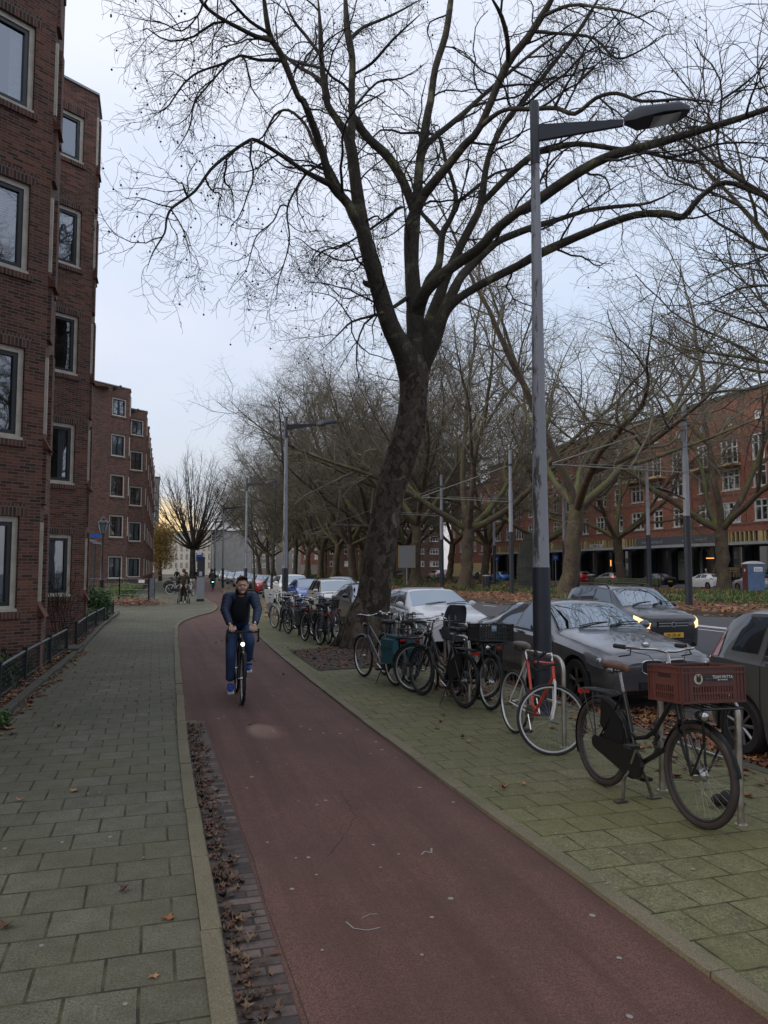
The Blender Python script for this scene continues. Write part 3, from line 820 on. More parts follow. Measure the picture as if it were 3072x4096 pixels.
def rv(g): return Vector((g.gauss(0, 1), g.gauss(0, 1), g.gauss(0, 1))).normalized()
def wander(g, p, d, L, r0, r1, n, wob, trop, kink=0):
    """polyline with wandering direction; trop = vertical pull"""
    pts = [p.copy()]; rs = [r0]; d = d.normalized(); st = L / n
    for i in range(n):
        d = (d + rv(g) * wob + Vector((0, 0, trop))).normalized()
        if kink and g.random() < .3: d = (d + rv(g) * kink).normalized()
        p = p + d * st; pts.append(p.copy()); rs.append(r0 + (r1 - r0) * (i + 1) / n)
    return pts, rs
def side_dir(g, t, spread):
    a = rv(g); a = (a - t * a.dot(t))
    a = a.normalized() if a.length > 1e-5 else t.orthogonal().normalized()
    return (t * math.cos(spread) + a * math.sin(spread)).normalized()

def sprout(g, out, pts, rs, lvl, P):
    """recursive side growth. P[lvl] = (spacing, len, lenvar, spread, ratio, nseg, wob, trop, start)"""
    if lvl >= len(P): return
    sp, L0, Lv, spread, ratio, ns, wob, trop, st = P[lvl]
    tot = sum((pts[i + 1] - pts[i]).length for i in range(len(pts) - 1))
    s = tot * st + g.random() * sp; acc = 0; i = 0
    while s < tot:
        while i < len(pts) - 2 and acc + (pts[i + 1] - pts[i]).length < s:
            acc += (pts[i + 1] - pts[i]).length; i += 1
        seg = pts[i + 1] - pts[i]; f = min(1, (s - acc) / max(1e-6, seg.length))
        p = pts[i] + seg * f; r = rs[i] + (rs[i + 1] - rs[i]) * f
        frac = s / tot
        L = L0 * (1 + Lv * g.uniform(-1, 1)) * (1.15 - .55 * frac)
        d = side_dir(g, seg.normalized(), spread * g.uniform(.7, 1.3))
        r0 = max(min(r * .75, ratio * L), .0035)
        pl = wander(g, p, d, L, r0, max(.003, r0 * .35), ns, wob, trop, .35)
        out.append((lvl, pl)); sprout(g, out, pl[0], pl[1], lvl + 1, P)
        s += sp * g.uniform(.6, 1.4)

def procedural_plane(seed, H=20, fork=4.6, r=.48, nlimb=5, lean=(0, 0), dens=1.0, spread=.62):
    g = random.Random(seed)
    thick = []; out = []
    base = Vector((0, 0, 0)); top = Vector((lean[0], lean[1], fork))
    tp = []; tr = []
    for i in range(9):
        f = i / 8; p = base.lerp(top, f) + Vector((g.gauss(0, .05), g.gauss(0, .05), 0)) * (1 if 0 < i < 8 else 0)
        tp.append(p); tr.append(r * (1.35 if i == 0 else 1.1 if i == 1 else 1 - .12 * f) * g.uniform(.95, 1.05))
    thick.append((tp, tr))
    P = [(.85 / dens, 5.0, .35, .80, .015, 9, .20, .03, .30),
         (.42 / dens, 2.6, .4, .85, .011, 7, .26, .02, .14),
         (.30 / dens, 1.25, .4, .9, .0105, 4, .32, .0, .08)]
    a0 = g.uniform(0, 6.28)
    for k in range(nlimb):
        a = a0 + k * 2 * math.pi / nlimb + g.uniform(-.3, .3)
        el = g.uniform(.42, 1.0) if k else 1.25
        d = Vector((math.cos(a) * math.cos(el), math.sin(a) * math.cos(el), math.sin(el)))
        L = (H - fork) * g.uniform(.80, 1.0) * (1.0 if el > .8 else .92)
        r0 = r * g.uniform(.42, .62)
        pl = wander(g, top - Vector((0, 0, .25)), d, L, r0, .014, 14, .16, .05, .0)
        thick.append(pl); sprout(g, out, pl[0], pl[1], 0, P)
        # secondary leader
        j = g.randint(3, 5); q = pl[0][j]; t = (pl[0][j + 1] - q).normalized()
        pl2 = wander(g, q, side_dir(g, t, .55), L * .65, pl[1][j] * .75, .012, 10, .12, .05)
        thick.append(pl2); sprout(g, out, pl2[0], pl2[1], 0, P)
    l0 = [pl for l, pl in out if l == 0]; rest = [pl for l, pl in out if l > 0]
    return thick, l0, rest
def tree_meshes(nm, th, l0, rest, mb, mt, sides=9):
    a = tubes_mesh('trunk_and_limbs', [t for t in th[:1]], 12, mb)
    b = tubes_mesh('limbs', th[1:], 7, mb)
    c = tubes_mesh('branches', l0, 5, mt)
    d = tubes_mesh('twigs', rest, 3, mt)
    return a, b, c, d
def make_tree(nm, label, loc, rz, meshes, group=None, scale=1.0, cat='tree', names=('trunk', 'limbs', 'branches', 'twigs')):
    t = thing(nm, label, cat, loc, rz, group); t.scale = (scale,) * 3
    for k, me in zip(names, meshes):
        if me is not None: mobj(k, me, t)
    return t

# ------------------------------------------------------------------ the great plane tree by the cycle path
YAW = math.atan((1536 - 620) / 3082); PIT = math.atan(226 / 3082)
def UP(px, py, d):
    """point seen at px,py of a 1659-wide picture whose horizontal distance ahead is d"""
    x = (px - 829.5) / 1664; y = -(py - 1106) / 1664
    fy = math.cos(PIT) - y * math.sin(PIT); fz = math.sin(PIT) + y * math.cos(PIT)
    t = d / fy; X = x * t; Y = d; Z = 1.78 + fz * t
    return Vector((X * math.cos(YAW) + Y * math.sin(YAW), -X * math.sin(YAW) + Y * math.cos(YAW), Z))
def z8(p): return [(648 + x * .3255, 216 + y * .3255, w * .3255) for x, y, w in p]
def z3c(p): return [(216 + x * .4232, y * .4232, w * .4232) for x, y, w in p]
def z4c(p): return [(918 + x * .4466, y * .4466, w * .4466) for x, y, w in p]
def zt(p): return [((1250 + x * .6104) / 1.8517, (1300 + y * .6104) / 1.8517, w * .3296) for x, y, w in p]
def limb(ps, d0, d1):
    n = len(ps); pts = []; rs = []
    for i, (x, y, w) in enumerate(ps):
        d = d0 + (d1 - d0) * i / (n - 1)
        pts.append(UP(x, y, d)); rs.append(max(w, 1.1) / 2 / 1664 * d)
    # catmull refine
    P = []; Q = []
    for i in range(n - 1):
        a, b, c, e = pts[max(i - 1, 0)], pts[i], pts[i + 1], pts[min(i + 2, n - 1)]
        for k in range(3):
            t = k / 3
            P.append(.5 * ((2 * b) + (-a + c) * t + (2 * a - 5 * b + 4 * c - e) * t * t + (-a + 3 * b - 3 * c + e) * t ** 3))
            Q.append(rs[i] + (rs[i + 1] - rs[i]) * t)
    P.append(pts[-1]); Q.append(rs[-1])
    if Q[-1] < .12:
        for i, f in ((-1, .25), (-2, .55), (-3, .75), (-4, .9)): Q[i] *= f
    return P, Q
D0 = 17.97
trunkp = limb(zt([(345, 2140, 350), (352, 2060, 290), (374, 1980, 256), (386, 1900, 236), (412, 1700, 216), (440, 1500, 210), (472, 1300, 198), (508, 1100, 192), (550, 950, 198), (600, 800, 208), (642, 650, 198), (660, 500, 184), (664, 350, 196), (668, 260, 172), (668, 170, 110)]), D0, D0 + .1)
trunkp[0][0] = trunkp[0][0].copy(); trunkp[0][0].z = -.05
A = D0
LM = [
 (z8([(742, 1930, 140), (722, 1800, 172), (694, 1690, 166), (648, 1600, 142), (590, 1480, 128), (520, 1250, 120), (450, 1000, 106), (405, 800, 100), (370, 550, 85), (345, 350, 80), (318, 235, 74)]), A, A - .6),
 (z8([(318, 240, 62), (245, 130, 50), (195, 55, 48), (170, -20, 44)]) + z3c([(1130, 300, 30), (1125, 150, 26), (1112, -20, 20)]), A - .6, A - 1.0),
 (z8([(335, 300, 60), (345, 190, 52), (345, 70, 50)]) + z3c([(1285, 440, 36), (1288, 300, 36), (1262, 150, 42), (1250, -60, 40)]), A - .6, A + .4),
 (z8([(435, 930, 60), (330, 700, 66), (210, 560, 60), (150, 350, 55), (80, 150, 50), (20, 0, 46)]) + z3c([(1010, 490, 30), (930, 290, 36), (870, 190, 30), (845, 60, 30), (830, -80, 26)]), A - .6, A - 2.4),
 (z8([(745, 1930, 140), (765, 1800, 158), (768, 1670, 148), (764, 1540, 128), (760, 1400, 118), (738, 1100, 100), (742, 850, 112), (770, 700, 70), (790, 450, 62), (822, 250, 66), (850, 80, 55), (868, 0, 52)]) + z4c([(50, 330, 34), (100, 170, 34), (125, 0, 32), (140, -120, 26)]), A, A + .6),
 (z8([(775, 760, 66), (700, 560, 62), (590, 380, 64), (460, 260, 60), (370, 140, 60), (320, 30, 50)]), A + .1, A - .2),
 (z8([(780, 790, 70), (830, 660, 66), (880, 580, 66), (1000, 430, 60), (1100, 300, 55), (1200, 180, 48)]) + z4c([(395, 320, 40), (500, 180, 38), (600, 20, 34), (650, -80, 30)]), A + .1, A - 1.0),
 (z8([(1205, 190, 42), (1330, 90, 30), (1430, 60, 26)]) + z4c([(430, 530, 24), (530, 530, 22), (640, 525, 22), (730, 552, 22), (830, 475, 20), (930, 452, 18), (1050, 490, 16), (1250, 480, 14), (1420, 500, 12)]), A - .9, A - 3.5),
 (z4c([(400, 305, 26), (398, 200, 24), (370, 80, 24), (315, -20, 22)]), A - 1, A - 2),
 (z8([(765, 1440, 100), (800, 1330, 96), (850, 1245, 84), (1000, 1110, 76), (1180, 990, 68), (1300, 860, 66), (1450, 740, 58)]) + z4c([(500, 1000, 54), (700, 860, 52), (880, 760, 46), (1130, 690, 42), (1300, 640, 36), (1500, 580, 32), (1700, 510, 28), (1850, 450, 22)]), A, A - 3.0),
 (z8([(760, 1930, 140), (795, 1800, 158), (825, 1670, 150), (862, 1540, 130), (900, 1400, 96), (960, 1220, 66), (1040, 1030, 60), (1130, 850, 56), (1200, 700, 52), (1235, 450, 42), (1290, 280, 40), (1390, 110, 36), (1490, 0, 32)]) + z4c([(720, 180, 20), (800, 60, 18), (870, -60, 16)]), A + .3, A + 2.6),
 (z8([(1215, 710, 40), (1400, 510, 46), (1560, 370, 44)]) + z4c([(590, 730, 36), (740, 700, 26), (920, 722, 24), (1060, 735, 20), (1200, 770, 16), (1380, 800, 14)]), A + 1.8, A + 2.2),
 (z8([(790, 1820, 120), (845, 1680, 140), (885, 1590, 130), (925, 1490, 100), (980, 1390, 70), (1080, 1300, 56), (1250, 1200, 56), (1450, 1100, 56)]) + z4c([(560, 1225, 46), (820, 1110, 38), (1020, 1040, 36), (1170, 1035, 36), (1250, 1048, 34), (1330, 955, 28), (1450, 882, 24), (1600, 935, 20), (1720, 990, 16)]), A + .2, A - 1.2),
 (z8([(880, 1540, 100), (945, 1400, 84), (1040, 1200, 62), (1120, 1110, 58), (1280, 960, 50), (1400, 900, 50), (1560, 840, 46)]) + z4c([(620, 1070, 26), (780, 1020, 22), (920, 1000, 20), (1090, 980, 14), (1250, 900, 10)]), A + .4, A + 3),
 (z8([(790, 1560, 70), (830, 1330, 64), (870, 1200, 60), (930, 1100, 50), (950, 900, 46), (1000, 800, 38), (1035, 690, 36), (1020, 560, 28), (960, 380, 24), (930, 250, 18), (860, 230, 14)]), A + .8, A + 2.4),
 (z8([(945, 910, 36), (880, 830, 34), (790, 720, 24), (740, 540, 14), (640, 340, 10)]), A + 1.3, A + 2.2),
 (z8([(840, 400, 52), (880, 290, 42), (1000, 180, 40), (1100, 90, 38), (1200, -10, 30)]) + z4c([(480, 290, 16), (620, 180, 12), (760, 80, 9)]), A + .3, A + 3),
 (z8([(1060, 690, 26), (1180, 590, 22), (1300, 490, 18), (1460, 440, 16), (1600, 350, 12)]), A + 1.6, A + 2.5),
 # left fan
 (z3c([(1165, 955, 34), (1110, 925, 32), (1030, 880, 24), (900, 790, 20), (790, 722, 20), (740, 730, 18), (640, 800, 17), (560, 870, 16), (480, 980, 14), (370, 1060, 14), (340, 1120, 12), (330, 1190, 10), (270, 1290, 8), (235, 1390, 4)]), A - .8, A - 3.8),
 (z3c([(370, 1062, 10), (300, 1045, 7), (200, 1010, 6), (95, 1020, 3)]), A - 3.2, A - 3.8),
 (z3c([(380, 1080, 8), (430, 1170, 7), (460, 1290, 5), (470, 1360, 3)]), A - 3.2, A - 3.4),
 (z3c([(880, 210, 26), (800, 190, 24), (720, 150, 22), (610, 90, 20), (525, 20, 18), (480, -60, 14)]), A - 2, A - 4),
 (z3c([(850, 170, 20), (760, 110, 18), (680, 20, 16), (620, -60, 12)]), A - 2.2, A - 3.2),
 (z3c([(925, 312, 20), (800, 310, 16), (720, 288, 15), (680, 300, 14), (630, 325, 13), (500, 370, 12), (430, 425, 11), (390, 480, 10), (330, 560, 8), (230, 590, 4)]), A - 1.8, A - 4),
 (z3c([(655, 315, 12), (600, 380, 11), (540, 450, 11), (480, 530, 10), (460, 640, 8), (420, 720, 6), (360, 800, 3)]), A - 2.9, A - 3.6),
 (z3c([(530, 15, 13), (500, 80, 9), (420, 155, 8), (330, 120, 7), (190, 95, 5), (60, 60, 4)]), A - 3, A - 4.4),
 (z3c([(500, 80, 8), (500, 180, 6), (440, 235, 5), (270, 285, 3)]), A - 3.4, A - 3.9),
 (z3c([(1310, 1245, 40), (1250, 1120, 34), (1215, 1010, 28), (1150, 860, 22), (1080, 740, 20), (1040, 640, 16), (960, 565, 14), (890, 590, 12), (830, 700, 10), (720, 760, 7)]), A - .3, A + 1.2),
 (z3c([(1310, 1215, 12), (1250, 1250, 10), (1180, 1270, 8), (1130, 1290, 6), (1080, 1360, 3)]), A - .3, A - .7),
 (z3c([(1130, 830, 16), (1050, 880, 14), (1000, 950, 13), (955, 1040, 11), (950, 1110, 10), (965, 1210, 9), (950, 1310, 7), (910, 1440, 6), (895, 1580, 3)]), A - 1.2, A - 2.4),
 (z3c([(950, 1055, 10), (915, 1050, 9), (880, 1130, 8), (800, 1200, 7), (770, 1290, 6), (740, 1390, 5), (640, 1500, 3)]), A - 1.9, A - 2.8),
 (z3c([(1115, 355, 16), (1000, 320, 14), (940, 300, 14), (760, 305, 10)]), A - .9, A + .6),
 (z3c([(1110, 425, 24), (1060, 380, 20), (1000, 340, 18), (930, 275, 16), (850, 200, 10)]), A - .8, A + .8),
 (z3c([(1110, 285, 20), (1040, 180, 18), (990, 110, 16), (940, -10, 14)]), A - .8, A - .2),
 (z3c([(1385, 1185, 16), (1450, 1130, 14), (1520, 1070, 12), (1565, 1055, 10)]), A - .3, A),
 (z3c([(1350, 1470, 44), (1335, 1450, 34), (1350, 1430, 20)]), A - .1, A - .1),
 (z3c([(1310, 200, 20), (1360, 140, 17), (1500, 75, 14), (1650, -10, 12)]), A + .2, A + 1.6),
 (z3c([(1310, 380, 14), (1400, 320, 16), (1500, 200, 15), (1650, 60, 12)]), A + .2, A - 1.4),
 (z3c([(1300, 560, 14), (1420, 420, 12), (1540, 400, 10), (1659, 330, 8)]), A + .2, A + 1),
 # low sprays against the far crowns
 (z8([(715, 1275, 34), (600, 1365, 26), (500, 1420, 20), (340, 1470, 15), (250, 1560, 10), (110, 1690, 5)]), A + .2, A - 1.6),
 (z8([(355, 1475, 12), (240, 1320, 8), (120, 1280, 6), (10, 1270, 3)]), A - .8, A - 1.6),
 (z8([(470, 1305, 12), (380, 1300, 9), (270, 1320, 7), (180, 1230, 5), (80, 1210, 3)]), A - .2, A - 1.2),
 (z8([(395, 1010, 14), (380, 1080, 12), (340, 1140, 9), (240, 1110, 6), (130, 1140, 4)]), A - .4, A - 1),
 (z8([(515, 1440, 12), (480, 1510, 9), (490, 1600, 6), (470, 1690, 4)]), A, A - .5),
 (z8([(330, 935, 14), (260, 980, 12), (150, 1000, 9), (60, 1110, 4)]), A - .4, A - 1.1),
 (z8([(420, 580, 14), (440, 500, 12), (520, 420, 10), (640, 330, 8)]), A - .5, A + .5),
 (z8([(690, 700, 14), (640, 715, 13), (580, 790, 11), (470, 880, 9)]), A, A + .3),
 # far right sprays
 (z4c([(1080, 735, 16), (1200, 760, 14), (1400, 700, 12), (1560, 690, 10), (1700, 700, 8)]), A - 2, A - 3.5),
 (z4c([(1120, 1040, 14), (1300, 1060, 10), (1450, 1010, 8), (1650, 1000, 6)]), A - .8, A - 2),
 (z4c([(540, 160, 18), (700, 170, 15), (830, 190, 14), (930, 285, 12), (1050, 240, 10), (1180, 160, 8)]), A - 1, A - 2.5),
 (z4c([(560, 90, 20), (700, 30, 16), (850, 40, 13), (1000, 70, 10), (1150, 160, 8)]), A - 1, A - 2.6),
 (z4c([(1430, 500, 14), (1560, 400, 12), (1700, 260, 10)]), A - 3, A - 4),
 (z4c([(1540, 540, 14), (1600, 400, 11), (1700, 330, 9)]), A - 2.8, A - 4.5),
 (z4c([(680, 520, 12), (740, 400, 10), (820, 260, 8), (880, 200, 6)]), A - 1.5, A - 1.2),
]
gt = random.Random(11)
thick = []; small = []
def bearing(q):
    x, y, z = q.x * math.cos(YAW) - q.y * math.sin(YAW), q.x * math.sin(YAW) + q.y * math.cos(YAW), q.z - 1.78
    return x / y, z / y
ALLP = [(q, r) for q, r in zip(*trunkp)]
for ps, d0, d1 in LM:
    pl = limb(ps, d0, d1)
    # seat the foot of the limb on its parent
    bx, bz = bearing(pl[0][0]); best = min(ALLP, key=lambda t: (bearing(t[0])[0] - bx) ** 2 + (bearing(t[0])[1] - bz) ** 2)
    dlt = best[0] - pl[0][0]
    if dlt.length < 3:
        n = len(pl[0])
        for i in range(n): pl[0][i] = pl[0][i] + dlt * max(0, 1 - i / (n * .8)) ** 1.5
        pl[1][0] = min(pl[1][0], best[1] * .95)
    a, b = pl
    for i in range(len(a) - 1):
        for k in range(4): ALLP.append((a[i].lerp(a[i + 1], k / 4), b[i]))
    if pl[1][0] > .045: thick.append(pl)
    else: small.append(pl)
out = []
PB = [(.56, 2.0, .5, .95, .013, 9, .36, -.02, .14), (.24, .95, .5, .95, .0115, 7, .44, -.03, .08), (.15, .42, .5, .9, .0115, 4, .50, -.03, .10)]
for pl in thick + small:
    rr = pl[1][0]
    L = sum((pl[0][i + 1] - pl[0][i]).length for i in range(len(pl[0]) - 1))
    P2 = [list(x) for x in PB]
    if rr > .12: P2[0][0] = .75; P2[0][8] = .3
    if rr < .05: P2[0][1] = 1.15; P2[0][0] = .30
    if L < 1.2: P2[0][0] = .3; P2[0][1] = .7
    sprout(gt, out, pl[0], pl[1], 0, P2)
bt = thing('plane_tree', 'huge leaning bare plane tree with forked trunk rising from bare soil beside the cycle path', 'tree', (4.7, 17.35, 0))
off = Vector(bt.location)
def local(pls): return [([p - off for p in a], b) for a, b in pls]
tk = MB()
mobj('trunk', tubes_mesh('trunk', local([trunkp]), 28, M['barkBig']), bt)
# uneven buttress roots and burrs on the trunk
rt = MB(); gg = random.Random(5)
tp0 = trunkp[0]
for k in range(9):
    a = k * 2 * math.pi / 9 + gg.uniform(-.2, .2); c_, s_ = math.cos(a), math.sin(a)
    q = tp0[1] - off
    rt.tube([(q.x + c_ * .12 + .03, q.y + s_ * .12, 1.3), (q.x + c_ * .27, q.y + s_ * .27, .7), (q.x + c_ * .42, q.y + s_ * .42, .32), (q.x + c_ * .62, q.y + s_ * .62, .06), (q.x + c_ * .85, q.y + s_ * .85, -.06)], [.04, .17, .19, .13, .04], 10)
rt.build('root_flare', M['barkBig'], bt, smooth=True, angle=180)
kb = MB()
for (x, y, w_, h_) in [(725, 425, 22, 34), (728, 660, 24, 60), (592, 1010, 12, 50)]:
    p = UP((1250 + x * .6104) / 1.8517, (1300 + y * .6104) / 1.8517, D0 - .32) - off
    kb.ball(p, (w_ * .0016, .05, w_ * .0021), 10)
kb.build('burr', M['barkBig'], bt, smooth=True, angle=180)
mobj('limbs', tubes_mesh('limbs', local(thick), 12, M['barkLimb']), bt)
l0 = small + [pl for l, pl in out if l == 0]
mobj('branches', tubes_mesh('branches', local(l0), 5, M['twigBig']), bt)
tw = [pl for l, pl in out if l > 0]
print('big twigs', len(tw))
mobj('twigs', tubes_mesh('twigs', local(tw), 3, M['twigBig']), bt)
bl = MB(); cands = [pl for pl in tw if True]
for k in range(760):
    pl = gt.choice(cands); p = pl[0][-1] - off
    if (p + off).x > 6.5 and gt.random() < .8: continue
    h = gt.uniform(.03, .09)
    bl.tube([p, p + Vector((0, 0, -h))], .0016, 3, cap=False); bl.ball(p + Vector((0, 0, -h - .014)), .021, 6)
bo = bl.build('seed_balls', M['twigBig'], bt); bo['kind'] = 'stuff'

# ------------------------------------------------------------------ rows of bare planes on the median
VAR = []
NTW = []
for i, kw in enumerate([dict(seed=3, H=27, dens=.88, nlimb=5, lean=(.3, .2)), dict(seed=8, H=27, dens=1.15, nlimb=6, lean=(-.5, .1), r=.52), dict(seed=15, H=27, dens=.88, nlimb=5, lean=(.1, -.6), fork=5.2), dict(seed=23, H=27, dens=1.15, nlimb=6, lean=(-.2, -.3), fork=5.6, r=.45)]):
    pp = procedural_plane(**kw); print('twigs', len(pp[2])); VAR.append(tree_meshes('v', *pp, M['barkBg'], M['twigBg']))
def far_x(y): return .03 * max(0, y - 70)
PT = [  # x, y, scale, variant, label
 (24.6, 42.8, 1.1, 2, 'bare plane tree right behind the tall near lamp post, trunk forking low in a V'),
 (43.8, 51.7, 1.12, 0, 'bare plane tree with thick trunk just left of the red and blue portable toilet'),
 (24.6, 59.5, 1.12, 0, 'bare plane tree on the median beside the litter bin, one limb reaching out'),
 (43.9, 66.0, .95, 2, 'leaning bare plane tree among the parked cars in front of the shop canopy'),
 (24.6, 72.0, 1.12, 3, 'bare twin-forked plane tree on the median just right of the great leaning trunk'),
]
gr = random.Random(21)
yy = 86.0
k = 0
for y in [86, 99.5, 113, 127, 141, 155, 169, 184, 200, 217]:
    PT.append((24.4 + far_x(y) + gr.uniform(-.6, .6), y + gr.uniform(-1, 1), gr.uniform(1.05, 1.2), gr.randrange(4), None))
for y in [82, 98, 112.5, 127, 142, 157, 172, 188, 206]:
    PT.append((44 + gr.uniform(-.8, .8), y + gr.uniform(-1, 1), gr.uniform(1.0, 1.15), gr.randrange(4), None))
for y in [104, 121, 138, 156, 175, 196]:
    PT.append((34 + far_x(y) + gr.uniform(-1, 1), y, gr.uniform(1.0, 1.15), gr.randrange(4), None))
PT += [(4.9, -7.5, .85, 0, 'bare plane tree beside the cycle path behind the viewpoint'), (24.6, 14, .95, 2, 'bare plane tree on the median out of view to the right'), (24.8, -4, 1.0, 3, 'bare plane tree on the median behind the viewpoint'), (5.0, -27, .9, 1, 'second bare plane tree behind the viewpoint')]
words = ['nearest', 'second', 'third', 'fourth', 'fifth', 'sixth', 'seventh', 'eighth', 'ninth', 'tenth']
for i, (x, y, s_, v, lab) in enumerate(PT):
    if lab is None:
        if i < 15: lab = 'bare plane, %s one beyond the great trunk in the near row' % words[i - 5]
        elif i < 24: lab = 'bare plane, %s one in the far row beside the far roadway' % words[i - 15]
        else: lab = 'bare plane, %s one in the middle row between the tram tracks' % words[i - 24]
    make_tree('plane_tree', lab, (x, y, -.03), gr.uniform(0, 6.28), VAR[v], 'bare plane trees on the median', s_)
# ------------------------------------------------------------------ cars
def paint(name, col, metal=.35, rough=.32, coat=1):
    return flat(name, col, rough, metal=metal, coat=coat)
M['p_bmw'] = paint('graphite_car_paint', (.135, .14, .155), .7)
M['p_white'] = paint('white_car_paint', (.68, .69, .71), 0, .4)
M['p_silver'] = paint('silver_car_paint', (.38, .385, .39), .6)
M['p_up'] = paint('dusty_grey_car_paint', (.115, .118, .117), .5, .35)
M['p_beige'] = paint('beige_silver_paint', (.44, .43, .41), .4)
M['p_blue'] = paint('blue_car_paint', (.02, .075, .30), .3)
M['p_sky'] = paint('light_blue_car_paint', (.02, .20, .62), .1)
M['p_dark'] = paint('dark_car_paint', (.018, .020, .026), .4)
M['p_navy'] = paint('black_blue_paint', (.012, .014, .024), .4)
M['p_red'] = paint('red_car_paint', (.38, .018, .03), .2)
M['lens'] = flat('lamp_lens', (.32, .34, .36), .08, metal=.6, coat=1)
M['lensD'] = flat('dark_lamp_lens', (.13, .135, .14), .06, metal=.3, coat=1)
M['lit'] = flat('lit_headlamp', (.9, .7, .4), .3, emit=(1.0, .62, .26), estr=1.5)
M['tail'] = flat('tail_lamp', (.20, .008, .008), .15, coat=1)
M['tailOn'] = flat('lit_tail_lamp', (.6, .02, .01), .3, emit=(1, .06, .03), estr=2.5)
M['rim'] = flat('alloy_rim', (.26, .26, .27), .35, metal=.8, var=.2)
M['rimD'] = flat('brake_dusted_rim', (.07, .062, .055), .5, metal=.5)
M['plateY'] = flat('yellow_plate', (.72, .42, .03), .5)
M['ink'] = flat('black_ink', (.01, .01, .01), .6)
M['trimG'] = flat('grey_trim', (.05, .052, .055), .6)

# (s, hw_low, hw_belt, z_low, z_belt, z_edge, hw_edge, z_top)
SPEC = {
 'sedan': dict(L=4.52, ax=(.80, 3.56), wr=.325, st=[(0, .60, .62, .30, .62, .65, .50, .67), (.05, .74, .78, .22, .67, .71, .66, .74), (.18, .84, .86, .19, .71, .76, .74, .80), (.5, .88, .895, .18, .77, .83, .78, .88), (1.0, .90, .91, .18, .84, .90, .80, .955), (1.42, .90, .91, .18, .885, .95, .80, 1.005),
    (2.12, .90, .91, .18, .915, 1.345, .61, 1.395), (2.6, .90, .91, .18, .93, 1.37, .60, 1.425), (3.25, .90, .91, .18, .95, 1.32, .585, 1.38), (3.92, .90, .905, .19, .965, 1.035, .70, 1.07), (4.30, .87, .88, .20, .96, 1.02, .68, 1.045), (4.46, .82, .83, .24, .92, .96, .66, .98), (4.52, .72, .74, .30, .80, .84, .58, .86)],
    cowl=1.42, roof=2.12, rend=3.25, deck=3.92, side=[(1.80, 2.12, 2.62, 2.60), (2.72, 2.70, 3.50, 3.30)], hl=(.02, .62, 3.5, 4.75), tl=(4.20, 4.50, 4.0, 5.0)),
 'hatch': dict(L=4.02, ax=(.80, 3.34), wr=.31, st=[(0, .56, .58, .30, .66, .69, .48, .71), (.05, .72, .76, .22, .72, .76, .64, .79), (.2, .82, .85, .19, .78, .83, .74, .86), (.5, .85, .87, .18, .84, .89, .76, .94), (1.05, .86, .88, .18, .93, .99, .77, 1.04),
    (1.85, .86, .88, .18, .95, 1.36, .60, 1.42), (2.4, .86, .88, .18, .97, 1.39, .59, 1.45), (3.2, .86, .88, .18, 1.0, 1.36, .57, 1.42), (3.55, .86, .87, .20, 1.02, 1.29, .56, 1.35), (3.88, .83, .84, .22, 1.0, 1.04, .66, 1.08), (3.97, .80, .81, .26, .96, .99, .64, 1.0), (4.02, .70, .72, .30, .80, .84, .56, .86)],
    cowl=1.05, roof=1.85, rend=3.40, deck=3.90, side=[(1.48, 1.86, 2.32, 2.30), (2.40, 2.38, 3.15, 3.05)], hl=(.03, .52, 3.7, 4.9), tl=(3.72, 3.99, 4.0, 5.3)),
 'boxy': dict(L=3.54, ax=(.72, 3.02), wr=.30, st=[(0, .56, .58, .30, .72, .75, .50, .77), (.04, .70, .73, .22, .78, .82, .64, .84), (.15, .77, .78, .19, .84, .88, .68, .90), (.45, .79, .80, .18, .90, .95, .70, .98), (.80, .79, .80, .18, .95, 1.01, .70, 1.05),
    (1.42, .79, .80, .18, .97, 1.43, .60, 1.49), (2.0, .79, .80, .18, .985, 1.47, .60, 1.53), (3.0, .79, .80, .18, 1.0, 1.45, .58, 1.51), (3.30, .79, .79, .20, 1.02, 1.38, .57, 1.46), (3.46, .77, .78, .24, 1.0, 1.10, .64, 1.14), (3.54, .70, .72, .30, .88, .92, .60, .95)],
    cowl=.80, roof=1.42, rend=3.18, deck=3.48, side=[(1.12, 1.46, 1.98, 1.96), (2.06, 2.04, 2.66, 2.60), (2.76, 2.72, 3.14, 3.02)], hl=(.0, .34, 3.5, 5.3), tl=(3.30, 3.50, 4.2, 6.4)),
 'suv': dict(L=4.3, ax=(.84, 3.48), wr=.34, st=[(0, .60, .62, .34, .82, .85, .54, .87), (.05, .76, .80, .26, .88, .92, .72, .95), (.2, .86, .88, .23, .93, .98, .78, 1.01), (.55, .89, .90, .22, .98, 1.03, .80, 1.06), (1.1, .90, .91, .22, 1.03, 1.09, .80, 1.13),
    (1.82, .90, .91, .22, 1.06, 1.52, .64, 1.58), (2.5, .90, .91, .22, 1.08, 1.55, .63, 1.62), (3.5, .90, .91, .22, 1.10, 1.52, .62, 1.58), (3.85, .90, .90, .24, 1.12, 1.44, .61, 1.50), (4.18, .87, .88, .28, 1.08, 1.14, .70, 1.17), (4.3, .76, .78, .34, .92, .96, .62, .98)],
    cowl=1.1, roof=1.82, rend=3.70, deck=4.2, side=[(1.5, 1.86, 2.4, 2.38), (2.5, 2.48, 3.2, 3.15), (3.32, 3.28, 3.8, 3.6)], hl=(.03, .42, 4.0, 5.0), tl=(3.95, 4.24, 4.0, 5.4)),
}
